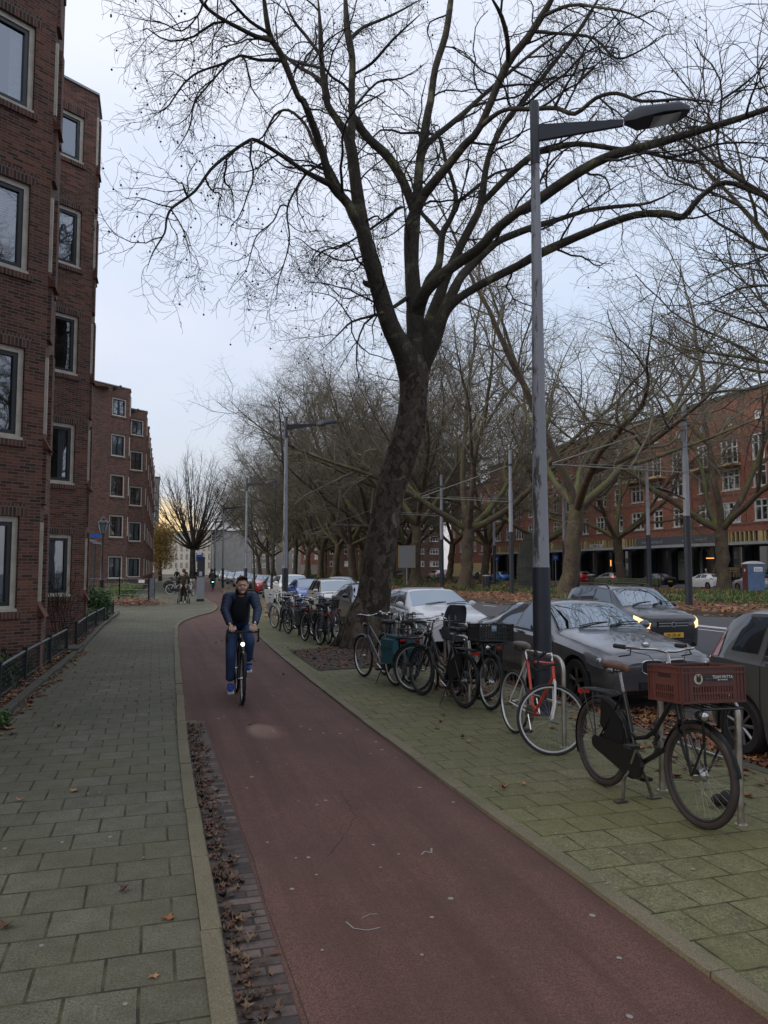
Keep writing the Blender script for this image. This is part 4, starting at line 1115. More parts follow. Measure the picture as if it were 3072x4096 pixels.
def car_surface(sp):
    st = np.array(sp['st']); L = sp['L']; wr = sp['wr']; ra = wr + .055
    ss = set(np.round(np.arange(0, L + .001, .07), 3)) | {round(x[0], 3) for x in sp['st']} | {0.02, .05, L - .02, L - .05, L}
    for a in sp['ax']:
        for k in range(-6, 7): ss.add(round(a + ra * math.sin(k * math.pi / 12), 3))
        ss.add(round(a - ra - .004, 3)); ss.add(round(a + ra + .004, 3))
    ss = np.array(sorted(x for x in ss if 0 <= x <= L))
    C = np.stack([np.interp(ss, st[:, 0], st[:, k]) for k in range(1, 8)], 1)
    S0 = np.arange(0, L + .001, .02); D = np.stack([np.interp(S0, st[:, 0], st[:, k]) for k in range(1, 8)], 1)
    for _ in range(14): D[1:-1] = (D[:-2] + 2 * D[1:-1] + D[2:]) / 4
    C = np.stack([np.interp(ss, S0, D[:, k]) for k in range(7)], 1)
    rows = []
    for s, (hl, hb, zl, zb, ze, he, zt) in zip(ss, C):
        r = [(0, zl), (hl * .96, zl), (hl * .99, zl + .10), (hb, zl + .58 * (zb - zl)), (hb * .992, zb - .045), (hb * .955, zb),
             (he + (hb * .955 - he) * .48, zb + (ze - zb) * .58), (he, ze), (he * .88, ze + (zt - ze) * .52), (he * .5, ze + (zt - ze) * .90), (0, zt)]
        for a in sp['ax']:
            if abs(s - a) <= ra + .001:
                za = wr + math.sqrt(max(0, ra * ra - (s - a) ** 2))
                r = [(x, max(z, za - (0 if i < 3 else 0))) if i < 4 else (x, z) for i, (x, z) in enumerate(r)]
        rows.append(r)
    return ss, np.array(rows)
SURF = {k: car_surface(v) for k, v in SPEC.items()}
def surf_pt(kind, s, v, side, off=0.0):
    ss, Rw = SURF[kind]
    def P(s, v):
        v = min(max(v, 0), 9.9999); i = int(v); f = v - i
        a = np.array([np.interp(s, ss, Rw[:, i, k]) for k in (0, 1)]); b = np.array([np.interp(s, ss, Rw[:, i + 1, k]) for k in (0, 1)])
        q = a + (b - a) * f; return Vector((q[0] * side, s, q[1]))
    p = P(s, v)
    if off:
        L = SPEC[kind]['L']
        ds = P(min(s + .02, L), v) - P(max(s - .02, 0), v); dv = P(s, v + .03) - P(s, v - .03)
        n = ds.cross(dv); n = n.normalized() if n.length > 1e-9 else Vector((side, 0, 0))
        if n.x * side < 0 and abs(n.x) > .05: n = -n
        elif abs(n.x) <= .05 and n.z < 0: n = -n
        p = p + n * off
    return p
def patch(mb, kind, quad, side, off=.006, ns=8, nv=5, m=0):
    """quad (s00,v0)->(s10,v0),(s11,v1),(s01,v1)"""
    (sa, sb, sc, sd, v0, v1) = quad      # bottom start, bottom end, top end, top start
    vs = []
    for j in range(nv + 1):
        f = j / nv; v = v0 + (v1 - v0) * f; a = sa + (sd - sa) * f; b = sb + (sc - sb) * f
        for i in range(ns + 1): vs.append(surf_pt(kind, a + (b - a) * i / ns, v, side, off))
    fs = [(j * (ns + 1) + i, j * (ns + 1) + i + 1, (j + 1) * (ns + 1) + i + 1, (j + 1) * (ns + 1) + i) for j in range(nv) for i in range(ns)]
    if side < 0: fs = [f[::-1] for f in fs]
    mb.add(vs, fs, m)
def screen(mb, kind, s0, s1, off=.006, v0=7.25, n=7, bulge=0):
    vs = []; cols = [(v0 + (9.999 - v0) * i / 6, 1) for i in range(7)] + [(v0 + (9.999 - v0) * i / 6, -1) for i in range(5, -1, -1)]
    for j in range(n + 1):
        f = j / n
        for v, sd in cols:
            s = s0 + (s1 - s0) * f
            vs.append(surf_pt(kind, s, v, sd, off))
    w_ = len(cols)
    mb.add(vs, [(j * w_ + i, j * w_ + i + 1, (j + 1) * w_ + i + 1, (j + 1) * w_ + i) for j in range(n) for i in range(w_ - 1)])

def wheel_parts(parent, c, r, w_, side, rimmat, spokes=5, name='wheel', axle='X'):
    t = MB(); hw = w_ / 2
    prof = [(r * .66, -hw * .86), (r * .93, -hw), (r * .99, -hw * .75), (r, -hw * .3), (r, hw * .3), (r * .99, hw * .75), (r * .93, hw), (r * .66, hw * .86)]
    t.lathe(prof, 28, 0, axis='X', close=True)
    wo = t.build(name, M['blackM'], parent, smooth=True, angle=50, loc=c)
    rr = MB(); o = hw * .80 * side
    rr.lathe([(r * .68, -hw * .8), (r * .68, hw * .8), (r * .62, hw * .8), (r * .62, -hw * .8)], 28, 0, axis='X', close=True)
    rr.lathe([(.001, o * .5), (r * .16, o * .5), (r * .15, o * .95), (.001, o)], 12, 0, axis='X')
    for k in range(spokes):
        a = k * 2 * math.pi / spokes + .3
        for da in ((-.10, .10) if spokes < 7 else (0,)):
            p0 = (o * .8, math.cos(a) * r * .1, math.sin(a) * r * .1); p1 = (o * .88, math.cos(a + da) * r * .64, math.sin(a + da) * r * .64)
            rr.tube([p0, p1], [r * .06, r * (.045 if spokes < 7 else .06)], 5)
    rr.lathe([(.001, o * .15), (r * .6, o * .15)], 20, 1, axis='X')
    ro = rr.build('rim', [rimmat, M['blackP']], wo, smooth=True, angle=30)
    return wo

def make_car(kind, name, label, loc, rz, mat, group=None, lit=False, tail_lit=False, plate=None, rear_plate=True, rimmat=None, spokes=5, front='plain', rails=False, sunvisor=False, zs=1.0, bumper_black=False, far=False):
    sp = SPEC[kind]; L = sp['L']; t = thing(name, label, 'car', loc, rz, group)
    ss, Rw = SURF[kind]; n = len(ss); b = MB()
    V = []; 
    for i in range(n):
        for sd in (1, -1):
            for k in range(11): V.append((Rw[i, k, 0] * sd, ss[i], Rw[i, k, 1]))
    F = []; mi = []
    id_ = lambda i, sd, k: i * 22 + (0 if sd > 0 else 11) + k
    for i in range(n - 1):
        for sd in (1, -1):
            for k in range(10):
                f = (id_(i, sd, k), id_(i + 1, sd, k), id_(i + 1, sd, k + 1), id_(i, sd, k + 1))
                F.append(f if sd > 0 else f[::-1]); mi.append(1 if k == 0 or (bumper_black and k in (1, 2) and (ss[i] < .5 or ss[i] > L - .5)) else 0)
    for i in (0, n - 1):
        for k in range(10):
            f = (id_(i, 1, k), id_(i, 1, k + 1), id_(i, -1, k + 1), id_(i, -1, k)); F.append(f if i == 0 else f[::-1]); mi.append(0)
    b.v = V; b.f = F; b.m = mi; b.uv = [None] * len(F)
    b.build('body', [mat, M['blackP']], t, smooth=True, angle=28)
    # glass
    g = MB(); screen(g, kind, sp['cowl'] + .05, sp['roof'] - .07); g.build('windscreen', M['glassC'], t, smooth=True, angle=180)
    g = MB(); screen(g, kind, sp['rend'] + .05, sp['deck'] - .06, v0=7.4); g.build('rear_window', M['glassC'], t, smooth=True, angle=180)
    for sd in (1, -1):
        for q in sp['side']:
            g = MB(); patch(g, kind, (q[0], q[2], q[3], q[1], 5.22, 6.82), sd, .006); g.build('side_window', M['glassC'], t, smooth=True, angle=180)
    if not far:
        seam = MB()
        for sd in (1, -1):
            patch(seam, kind, (sp['cowl'] - .02, sp['cowl'] - .02 + .01, sp['cowl'] - .02 + .01, sp['cowl'] - .02, 2.0, 4.9), sd, .003, 1, 8)
            for q in sp['side'][:2]:
                patch(seam, kind, (q[2] + .045, q[2] + .055, q[3] + .055, q[3] + .045, 2.0, 6.9), sd, .003, 1, 10)
            patch(seam, kind, (sp['side'][0][0] - .35, sp['side'][1][2], sp['side'][1][2], sp['side'][0][0] - .35, 5.02, 5.16), sd, .004, 16, 1)
            # bonnet edge
            patch(seam, kind, (.10, sp['cowl'] - .06, sp['cowl'] - .06, .10, 6.92, 6.99), sd, .003, 16, 1)
        seam.build('door_gaps', M['blackP'], t)
        w_ = MB()
        for x in (-.42, .12):
            p = surf_pt(kind, sp['cowl'] + .05, 9.2, 1, .02); q = surf_pt(kind, sp['cowl'] + .12, 9.9, 1, .025)
            w_.tube([(x, p.y, p.z), (x + .30, q.y, q.z - .005), (x + .56, q.y + .04, q.z)], .010, 5)
        w_.build('wipers', M['blackP'], t)
        for sd in (1, -1):
            for q in sp['side'][:2]:
                p = surf_pt(kind, q[2] - .16, 4.3, sd, .02)
                h = MB(); h.box(p, (.025, .19, .028)); h.build('door_handle', mat, t)
    for sd in (1, -1):
        m_ = MB(); s0 = sp['side'][0][0] + .02; p = surf_pt(kind, s0, 5.3, sd, .03)
        m_.ball((p.x + .10 * sd, p.y - .02, p.z + .06), (.10, .055, .068), 10); m_.tube([p, (p.x + .06 * sd, p.y, p.z + .03)], .02, 5)
        m_.build('door_mirror', mat if sd > 0 else mat, t, smooth=True, angle=180)
        h = MB(); a, c, v0, v1 = sp['hl']
        patch(h, kind, (a, c * .8, c, a, v0, v1), sd, .008, 8, 4)
        ho = h.build('headlight', M['lit'] if lit else (M['lens']), t, smooth=True, angle=180)
        if front == 'kidney':
            e = MB(); 
            for s_ in (.10, .24): e.ball(surf_pt(kind, s_, (v0 + v1) / 2, sd, -.02), .050, 10)
            e.build('lamp_reflector', M['lens'], ho, smooth=True)
        h = MB(); a, c, v0, v1 = sp['tl']; patch(h, kind, (a, c, c, a, v0, v1), sd, .008, 5, 4)
        h.build('tail_light', M['tailOn'] if tail_lit else M['tail'], t, smooth=True, angle=180)
    # nose details stand on the front face
    zf = (sp['st'][0][4]); gl = MB(); ch = MB()
    if front == 'kidney':
        for sd in (1, -1):
            ol = []
            for k in range(20):
                a = k * 2 * math.pi / 20; x = .19 + .165 * math.copysign(abs(math.cos(a)) ** .6, math.cos(a)); z = .60 + .088 * math.copysign(abs(math.sin(a)) ** .6, math.sin(a))
                ol.append((x * sd, z))
            ch.tube([(x, -.012 - .0 + .08 * abs(x) ** 2, z) for x, z in ol], .013, 6, closed=True)
            gl.slab([(x * .97 + .0, z) for x, z in (ol if sd < 0 else ol)], (0, -.004, 0), (1, 0, 0), (0, 0, 1), (0, 1, 0), .03)
            for k in range(9): ch.box(((.06 + k * .034) * sd, -.018, .60), (.006, .012, .12), 1)
        ch.build('grille_surround', [M['chrome'], M['sash']], t, smooth=True)
        gl.box((0, -.002, .36), (.8, .05, .10))
    elif front == 'bars':
        gl.box((0, -.012, .70), (.78, .03, .13)); 
        for z in (.67, .73): ch.box((0, -.032, z), (.74, .012, .014))
        ch.lathe([(.055, -.05), (.055, -.03)], 20, 0, c=(0, 0, .70), axis='Y'); ch.lathe([(.040, -.056), (.040, -.051)], 20, 1, c=(0, 0, .70), axis='Y')
        ch.build('grille_surround', [M['silver'], M['sash']], t, smooth=True, angle=30)
        gl.box((0, .0, .30), (.9, .06, .14))
    elif front == 'wide':
        ol = [(-.50, .56), (-.40, .34), (.40, .34), (.50, .56), (.36, .60), (-.36, .60)]
        gl.slab(ol, (0, -.004, 0), (1, 0, 0), (0, 0, 1), (0, 1, 0), .05)
        for r_ in range(5):
            for k in range(9): ch.box((-.36 + k * .09 + (.045 if r_ % 2 else 0) - .02, -.034, .385 + r_ * .045), (.05, .006, .010))
        ch.build('grille_mesh', M['silver'], t)
    else:
        gl.box((0, -.006, zf - .26), (.86, .04, .12)); gl.box((0, -.006, zf - .03), (.5, .02, .045))
    gl.build('grille', M['sash'], t)
    if plate is not None:
        pm = MB(); pm.box((0, -.035, .47 if front != 'kidney' else .42), (.50, .012, .11)); po = pm.build('number_plate', M['plateY'], t)
        if plate:
            add_text(plate, po, (0, -.043, .435 if front != 'kidney' else .385), .095, M['ink'], ext=.002)
    if rear_plate:
        pm = MB(); pm.box((0, L + .012, .62), (.50, .012, .11)); pm.build('number_plate', M['plateY'], t)
    if rails:
        for sd in (1, -1):
            p = [surf_pt(kind, s, 7.5, sd, .0) for s in (1.55, 1.70, 2.3, 2.9, 3.05)]
            r_ = MB(); r_.tube([p[0], (p[1].x, p[1].y, p[1].z + .07), (p[2].x, p[2].y, p[2].z + .075), (p[3].x, p[3].y, p[3].z + .07), p[4]], .02, 6); r_.build('roof_rail', M['blackP'], t, smooth=True)
    wr = sp['wr']; hw = sp['st'][5][1]
    for a in sp['ax']:
        for sd in (1, -1): wheel_parts(t, ((hw - .105) * sd, a, wr), wr, .20, sd, rimmat or M['rim'], spokes)
    return t

def add_text(txt, parent, loc, size, mat, ext=.002, rot=(R(90), 0, 0), align='CENTER', name='lettering', scale=(1, 1, 1)):
    cu = bpy.data.curves.new(name, 'FONT'); cu.body = txt; cu.size = size; cu.extrude = ext; cu.align_x = align
    cu.materials.append(mat)
    o = bpy.data.objects.new(name, cu); link(o, parent); adopt(o, parent); o.location = loc; o.rotation_euler = rot; o.scale = scale
    return o
def far_bend(y): return .038 * max(0, y - 21)
GP = 'cars parked along the near kerb'
make_car('boxy', 'small_car', 'small grey hatchback cut off by the right edge, its rear door and wheel showing', (6.62, 3.72, ZR), 0, M['p_up'], GP, spokes=9)
make_car('sedan', 'sedan_car', 'dark graphite sedan with twin rounded grilles parked behind the crate bicycle', (6.62, 9.0, ZR), 0, M['p_bmw'], GP, front='kidney', rimmat=M['rimD'], rear_plate=True)
make_car('hatch', 'hatchback_car', 'white hatchback with a wide mesh grille parked just right of the great trunk', (6.62, 16.3, ZR), 0, M['p_white'], GP, front='wide', plate='')
make_car('hatch', 'hatchback_car', 'dark hatchback half hidden behind the great leaning trunk', (6.72, 22.3, ZR), 0, M['p_navy'], GP, far=True)
make_car('boxy', 'hatchback_car', 'pale silver hatchback parked behind the crowd of bicycles, left of the great trunk', (6.80, 28.0, ZR), 0, M['p_beige'], GP, far=True)
make_car('hatch', 'hatchback_car', 'bright blue hatchback parked between two pale cars', (7.15, 34.6, ZR), 0, M['p_blue'], GP, far=True)
make_car('suv', 'parked_car', 'white van-like car parked behind the blue hatchback', (7.3, 40.3, ZR), 0, M['p_white'], GP, far=True)
make_car('hatch', 'parked_car', 'grey car with dark side seen between two young tree trunks', (7.7, 48.5, ZR), R(-2), M['p_dark'], GP, far=True)
make_car('hatch', 'parked_car', 'red hatchback parked behind the cyclist in blue', (8.2, 58.5, ZR), R(-2), M['p_red'], GP, far=True)
for (y, k, m_, lab) in [(66.5, 'hatch', 'p_dark', 'black car next beyond the red hatchback'), (74, 'hatch', 'p_white', 'low white car second beyond the red hatchback'), (82, 'suv', 'p_white', 'tall white car beyond the low white one'), (97, 'hatch', 'p_silver', 'silver car near the middle of the distant kerbside row'), (112, 'hatch', 'p_white', 'white hatchback beside the second lamp post up the street'),
                        (121, 'suv', 'p_silver', 'silver car parked behind the distant white hatchback'), (165, 'hatch', 'p_silver', 'farthest small silver car near the foot of the rounded tree')]:
    make_car(k, 'parked_car', lab, (6.62 + far_bend(y), y, ZR), R(-3), M[m_], GP, far=True)
panda = make_car('boxy', 'city_car', 'black compact car with lit headlights and roof rails driving on the roadway', (10.9, 14.5, ZR), 0, M['p_dark'], None, lit=True, front='bars', plate='59-ZR-JK', rails=True, bumper_black=True)
make_car('hatch', 'moving_car', 'grey car seen over the roof of the bright blue hatchback', (10.9, 44.0, ZR), R(-2), M['p_silver'], None, far=True)
GF = 'cars by the far shop front'
FC = [(50.4, 53.6, 'hatch', 'p_silver', 'silver hatchback, rear facing the tall near tram pole', 'hatchback_car', 1, False), (50.4, 60.0, 'hatch', 'p_white', 'white hatchback beside the second tram pole', 'hatchback_car', 1, False),
      (50.6, 67.5, 'sedan', 'p_dark', 'low black car left of the white hatchback', 'parked_car', 1, False), (50.6, 76.5, 'hatch', 'p_silver', 'grey car with lit tail lights near the bicycle shop', 'parked_car', 1, True),
      (50.4, 83.0, 'suv', 'p_red', 'red van-like car beneath the shop lettering', 'parked_car', 1, False),
      (50.2, 104.5, 'hatch', 'p_sky', 'light blue hatchback beyond the stone cairn', 'hatchback_car', 0, False), (50.4, 112, 'sedan', 'p_dark', 'dark car just beyond the light blue hatchback', 'parked_car', 0, False),
      (50.0, 132, 'suv', 'p_silver', 'pale van-like car with a bright red tail light far across the road', 'parked_car', 1, True), (50.3, 147, 'hatch', 'p_silver', 'silver car far off, left of the one with a red tail light', 'parked_car', 0, False),
      (50.3, 156, 'hatch', 'p_dark', 'dark hatchback far off behind the median planes', 'parked_car', 0, False), (50.3, 172, 'suv', 'p_navy', 'black car far off behind the blank sign board', 'parked_car', 0, False)]
for (x, y, k, m_, lab, nm, flip, tl) in FC:
    make_car(k, nm, lab, (x, y + (SPEC[k]['L'] if flip else 0), ZR), math.pi if flip else 0, M[m_], GF, far=True, tail_lit=tl)
# ------------------------------------------------------------------ long brick apartment house across the boulevard
XB = 57.2
def long_block():
    y0, y1 = 44.0, 126.0; L = y1 - y0; H_ = 19.8
    root = thing('apartment_house', 'long orange brick apartment house with white windows and shops across the boulevard', 'building', (XB, (y0 + y1) / 2, 0))
    oy = root.location[1]
    # facade faces -x: walking direction that keeps the outside on the right-hand side is -y
    o = (0, y1 - oy); d = (0, -1)
    wall = MB(); wins = []; small = []; doors = []
    cols = [y1 - 3.2 - k * 4.05 for k in range(20)]
    holes = []
    for i, yc in enumerate(cols):
        u = y1 - yc; w_ = 2.6 if i % 2 == 0 else 1.8
        for z in (6.5, 9.9):
            holes.append((u - w_ / 2, u + w_ / 2, z, z + 2.2)); wins.append((u - w_ / 2, z, w_, 2.2))
        holes.append((u - w_ / 2 + .1, u + w_ / 2 - .1, 12.65, 15.2)); doors.append((u - w_ / 2 + .1, 12.65, w_ - .2, 2.55))
        holes.append((u - .45, u + .45, 16.7, 17.55)); small.append((u - .45, 16.7, .9, .85))
    holes = [h for h in holes if h[0] > 0 and h[1] < L]
    facade(wall, o, d, L, 5.5, H_, holes, rev=.2)
    facade(wall, (0, y0 - oy), (1, 0), 12, -.2, H_, []); facade(wall, (12, y1 - oy), (-1, 0), 12, -.2, H_, [])
    wall.quad((0, y0 - oy, H_ - .1), (12, y0 - oy, H_ - .1), (12, y1 - oy, H_ - .1), (0, y1 - oy, H_ - .1))
    wall.build('wall', M['brickR'], root)
    cp = MB(); cp.box((-.1, 0, H_ + .05), (.5, L, .22)); cp.build('eaves', M['sash'], root)
    for lst, key in ((wins, 'w'), (small, 's')):
        for (u, z, w_, h_) in lst:
            if u < 0 or u + w_ > L: continue
            place_window(root, o, d, u, z, w_, h_, .2, 'bars', M['white'], key='R')
    for (u, z, w_, h_) in doors:
        if u < 0 or u + w_ > L: continue
        f, s, p, c = window_mesh('D', w_, h_, style='bars', frm=M['white'])
        wo = bpy.data.objects.new('balcony_door', f); link(wo, root); adopt(wo, root); wo.location = (-.0, o[1] - u, z); wo.rotation_euler = (0, 0, math.atan2(d[1], d[0]))
        x = bpy.data.objects.new('pane', p); link(x, wo)
    # brick piers between the window pairs: thin dark recess lines
    pr = MB()
    for i, yc in enumerate(cols):
        if i % 2: pr.box((-.05, yc + 2.0 - oy, 9.2), (.10, .22, 5.4))
    pr.build('brick_pier', M['brickR'], root)
    sill = MB()
    for z, t_ in ((6.25, .12), (9.4, .10)): sill.box((-.02, 0, z), (.06, L, t_))
    sill.build('string_course', M['brickD'], root)
    # balconies: yellow slabs with black railings, in runs
    runs = [(cols[i + 1] - 1.6, cols[i] + 1.6) for i in (1, 4, 7, 10, 13, 16)]
    for (a, b_) in runs:
        sb = MB(); sb.box((-.62, (a + b_) / 2 - oy, 12.45), (1.24, b_ - a, .22)); so_ = sb.build('balcony', M['yellow'], root)
        rl = MB(); rl.box((-1.2, (a + b_) / 2 - oy, 13.55), (.05, b_ - a, .06)); rl.box((-1.2, (a + b_) / 2 - oy, 12.75), (.04, b_ - a, .04))
        n = int((b_ - a) / .12)
        for k in range(n + 1): rl.box((-1.2, a + k * (b_ - a) / n - oy, 13.1), (.03, .03, .9))
        for e in (a, b_):
            rl.box((-.6, e - oy, 13.55), (1.2, .05, .06))
            for k in range(9): rl.box((-1.15 + k * .135, e - oy, 13.1), (.03, .03, .9))
        rl.build('railing', M['black'], so_)
    # strip of small mezzanine windows with pale mullions, shop canopy and shopfronts
    ms = MB(); ms.box((.15, 0, 4.95), (.1, L, 1.1), 0)
    k = 0; y = y0 + .5
    while y < y1 - .5:
        wide = (k % 7 == 6)
        ms.box((.0, y - oy, 4.95), (.3, .62 if wide else .16, 1.1), 1); y += .62 if not wide else .9; k += 1
    ms.box((.0, 0, 5.55), (.24, L, .1), 2)
    ms.build('mezzanine_window', [M['glassD'], M['yellow'], M['brickR']], root)
    cn = MB(); cn.box((-1.1, 0, 4.22), (2.3, L, .14), 0); cn.box((-2.27, 0, 4.26), (.06, L, .30), 1); cn.build('canopy', [M['sash'], M['coping']], root)
    sf = MB(); sf.box((.9, 0, 2.1), (.1, L, 4.2), 0)
    sf.build('shopfront_glass', M['glassD'], root)
    px = MB(); y = y0 + 1.0; k = 0
    while y < y1:
        px = MB(); px.box((.35, y - oy, 2.1), (.9, .35 if k % 2 else .7, 4.2)); y += 3.9; k += 1; px.build('shop_pillar', M['sash'], root)
    # lit shop interiors seen through the glass
    for (yc, w_, z, h_, c_, st_) in [(69.8, 2.6, 2.9, .10, 'warm', 0), (68.4, 1.0, 2.25, .35, 'warm', 0), (88.0, .75, 2.5, .8, 'warm', 0), (89.4, .6, 2.5, .8, 'warm', 0), (107.5, .4, 2.0, .4, 'warm', 0)]:
        lt = MB(); lt.box((.82, yc - oy, z), (.05, w_, h_)); lt.build('lit_window_display', M['warm'], root)
    # fascia signs
    f1 = MB(); f1.box((-.25, 74.5 - oy, 4.95), (.3, 15.5, 1.05)); fo = f1.build('fascia_board', M['fascia'], root)
    for yc in (79.0, 71.5): add_text('www.koeman.nl', fo, (-.41, yc - oy, 4.72), .62, M['signgrey'], .01, (R(90), 0, R(-90)))
    add_text('veranu', root, (-.35, 91.2 - oy, 4.5), 1.15, M['white'], .06, (R(90), 0, R(-90)), name='shop_lettering')
    sg = MB(); sg.lathe([(.62, -.02), (.62, .02)], 24, 0, c=(.8, 74.6 - oy, 2.7), axis='X'); sg.lathe([(.42, -.03), (.42, .03)], 24, 1, c=(.79, 74.6 - oy, 2.7), axis='X'); sg.box((.76, 74.6 - oy, 2.7), (.04, 1.5, .22), 0); sg.build('window_sticker', [M['signgrey'], M['sash']], root)
    pl = MB(); pl.box((.80, 74.4 - oy, 2.1), (.06, 5.4, 3.3)); pl.build('frosted_shop_window', M['frost'], root)
    st = MB()
    for k in range(9):
        yc = 66.0 + k * .42 - oy
        for q in (-.15, .15): st.box((.5, yc + q, 1.0 + .35), (.04, .04, .9))
        st.box((.5, yc, 1.45), (.35, .36, .05)); st.box((.62, yc, 1.75), (.04, .34, .25))
    st.build('stacked_stools', M['woodlt'], root)
    return root
M['warm'] = flat('warm_light', (.8, .4, .12), .5, emit=(1, .42, .10), estr=1.5)
M['fascia'] = flat('grey_fascia', (.10, .11, .125), .5)
M['signgrey'] = flat('sign_grey', (.30, .32, .34), .5)
M['frost'] = flat('frosted_film', (.13, .145, .145), .35, var=.15)
M['woodlt'] = flat('light_wood', (.45, .30, .14), .5)
long_block()

def simple_block(name, label, x, y, rz, Wd, Dp, Hh, mat, nx, nz, wmat, z0=3.2, wz=1.5, ww=1.2, roof=None, base=None, frame=True, fl=None, pitched=False, band=None):
    """rectangular house whose front (local -y) carries real windows; also its local +x / -x flanks"""
    root = thing(name, label, 'building', (x, y, 0), rz)
    wl_ = MB(); wins = []
    fl = fl or (Hh - z0 - .6) / nz
    holes = []
    for i in range(nx):
        u = Wd * (i + .5) / nx
        for k in range(nz): holes.append((u - ww / 2, u + ww / 2, z0 + k * fl, z0 + k * fl + wz))
    facade(wl_, (-Wd / 2, 0), (1, 0), Wd, -.2, Hh, holes, rev=.15)
    facade(wl_, (Wd / 2, 0), (0, 1), Dp, -.2, Hh, []); facade(wl_, (Wd / 2, Dp), (-1, 0), Wd, -.2, Hh, []); 
    ns = max(1, int(Dp / (Wd / nx)))
    h2 = []
    for i in range(ns):
        u = Dp * (i + .5) / ns
        for k in range(nz): h2.append((u - ww / 2, u + ww / 2, z0 + k * fl, z0 + k * fl + wz))
    facade(wl_, (-Wd / 2, Dp), (0, -1), Dp, -.2, Hh, h2, rev=.15)
    wl_.build('wall', mat, root)
    for (hs, o, d) in ((holes, (-Wd / 2, 0), (1, 0)), (h2, (-Wd / 2, Dp), (0, -1))):
        for (a, b, c, e) in hs: place_window(root, o, d, a, c, b - a, e - c, .15, 'bars' if frame else 'double', wmat, key=wmat.name)
    rf = MB()
    if pitched:
        rf.add([(-Wd / 2 - .3, -.3, Hh), (Wd / 2 + .3, -.3, Hh), (Wd / 2 + .3, Dp + .3, Hh), (-Wd / 2 - .3, Dp + .3, Hh), (-Wd / 2 + 1, Dp / 2, Hh + 3), (Wd / 2 - 1, Dp / 2, Hh + 3)], [(0, 1, 5, 4), (1, 2, 5), (2, 3, 4, 5), (3, 0, 4), (0, 3, 2, 1)])
    else: rf.box((0, Dp / 2, Hh + .12), (Wd + .3, Dp + .3, .25))
    rf.build('roof', roof or M['sash'], root)
    if base:
        bs = MB(); bs.box((0, -.06, 1.5), (Wd, .14, 2.6)); bs.box((-Wd / 2 - .06, Dp / 2, 1.5), (.14, Dp, 2.6)); bs.build('ground_floor_band', base, root)
    return root
M['brickP'] = brick_mat('salmon_brick', (.33, .12, .08), (.42, .17, .12), (.30, .18, .14), dark=(.2, .07, .05), weather=.2)
M['renderW'] = flat('pale_render', (.36, .35, .32), .8, var=.15, vscale=.6)
M['renderG'] = flat('grey_render', (.17, .165, .16), .8, var=.15, vscale=.6)
M['brickO'] = brick_mat('ochre_brick', (.20, .13, .07), (.26, .17, .09), (.22, .17, .12), weather=.3)
simple_block('apartment_house', 'red brick wing with white windows left of the long orange apartment house', 58.4, 137.5, R(-90), 21, 12, 17.5, M['brickR'], 6, 4, M['white'], z0=5.0, wz=1.9, ww=1.3, base=M['yellow'])
simple_block('apartment_house', 'dark brown brick block closing the view behind the blank sign board', 50, 168, R(-14), 26, 14, 17, M['brickD'], 8, 5, M['white'], z0=2.2, wz=1.3, ww=2.0, base=None)
simple_block('house', 'salmon brick house with white base between the distant plane trunks', 47.5, 205, R(-38), 22, 14, 15, M['brickP'], 7, 4, M['white'], z0=4.2, wz=1.5, ww=1.1, base=M['renderW'])
simple_block('house', 'tall grey terrace glimpsed behind the farthest plane trunks', 44, 262, R(-35), 38, 14, 15, M['renderG'], 10, 4, M['white'], z0=2, wz=1.7, ww=1.2)
simple_block('house', 'dark terrace at the far end of the tree rows', 32, 330, R(-25), 40, 14, 15, M['brickD'], 10, 4, M['white'], z0=2, wz=1.7, ww=1.2)
simple_block('apartment_house', 'pale grey rendered flats beyond the rounded bare tree', 7.2, 246, R(-52), 30, 16, 13.0, M['renderW'], 12, 4, M['renderG'], z0=2, wz=1.6, ww=1.2)
simple_block('house', 'small white gabled house at the far end of the street', -7.5, 300, R(-10), 9, 10, 9.0, M['renderW'], 3, 3, M['sash'], z0=1.5, wz=1.4, ww=1.0, pitched=True, roof=M['brickD'])
simple_block('office_block', 'dark flat-topped block peeping over the yellow-leaved tree', -5.2, 196, R(0), 12, 16, 24.0, M['renderG'], 4, 7, M['sash'], z0=1.5, wz=1.7, ww=1.6, frame=False)
simple_block('house', 'ochre brick house behind the yellow-leaved tree', -3.2, 140, R(0), 8, 12, 7.5, M['brickO'], 3, 2, M['white'], z0=1.2, wz=1.4, ww=1.0)
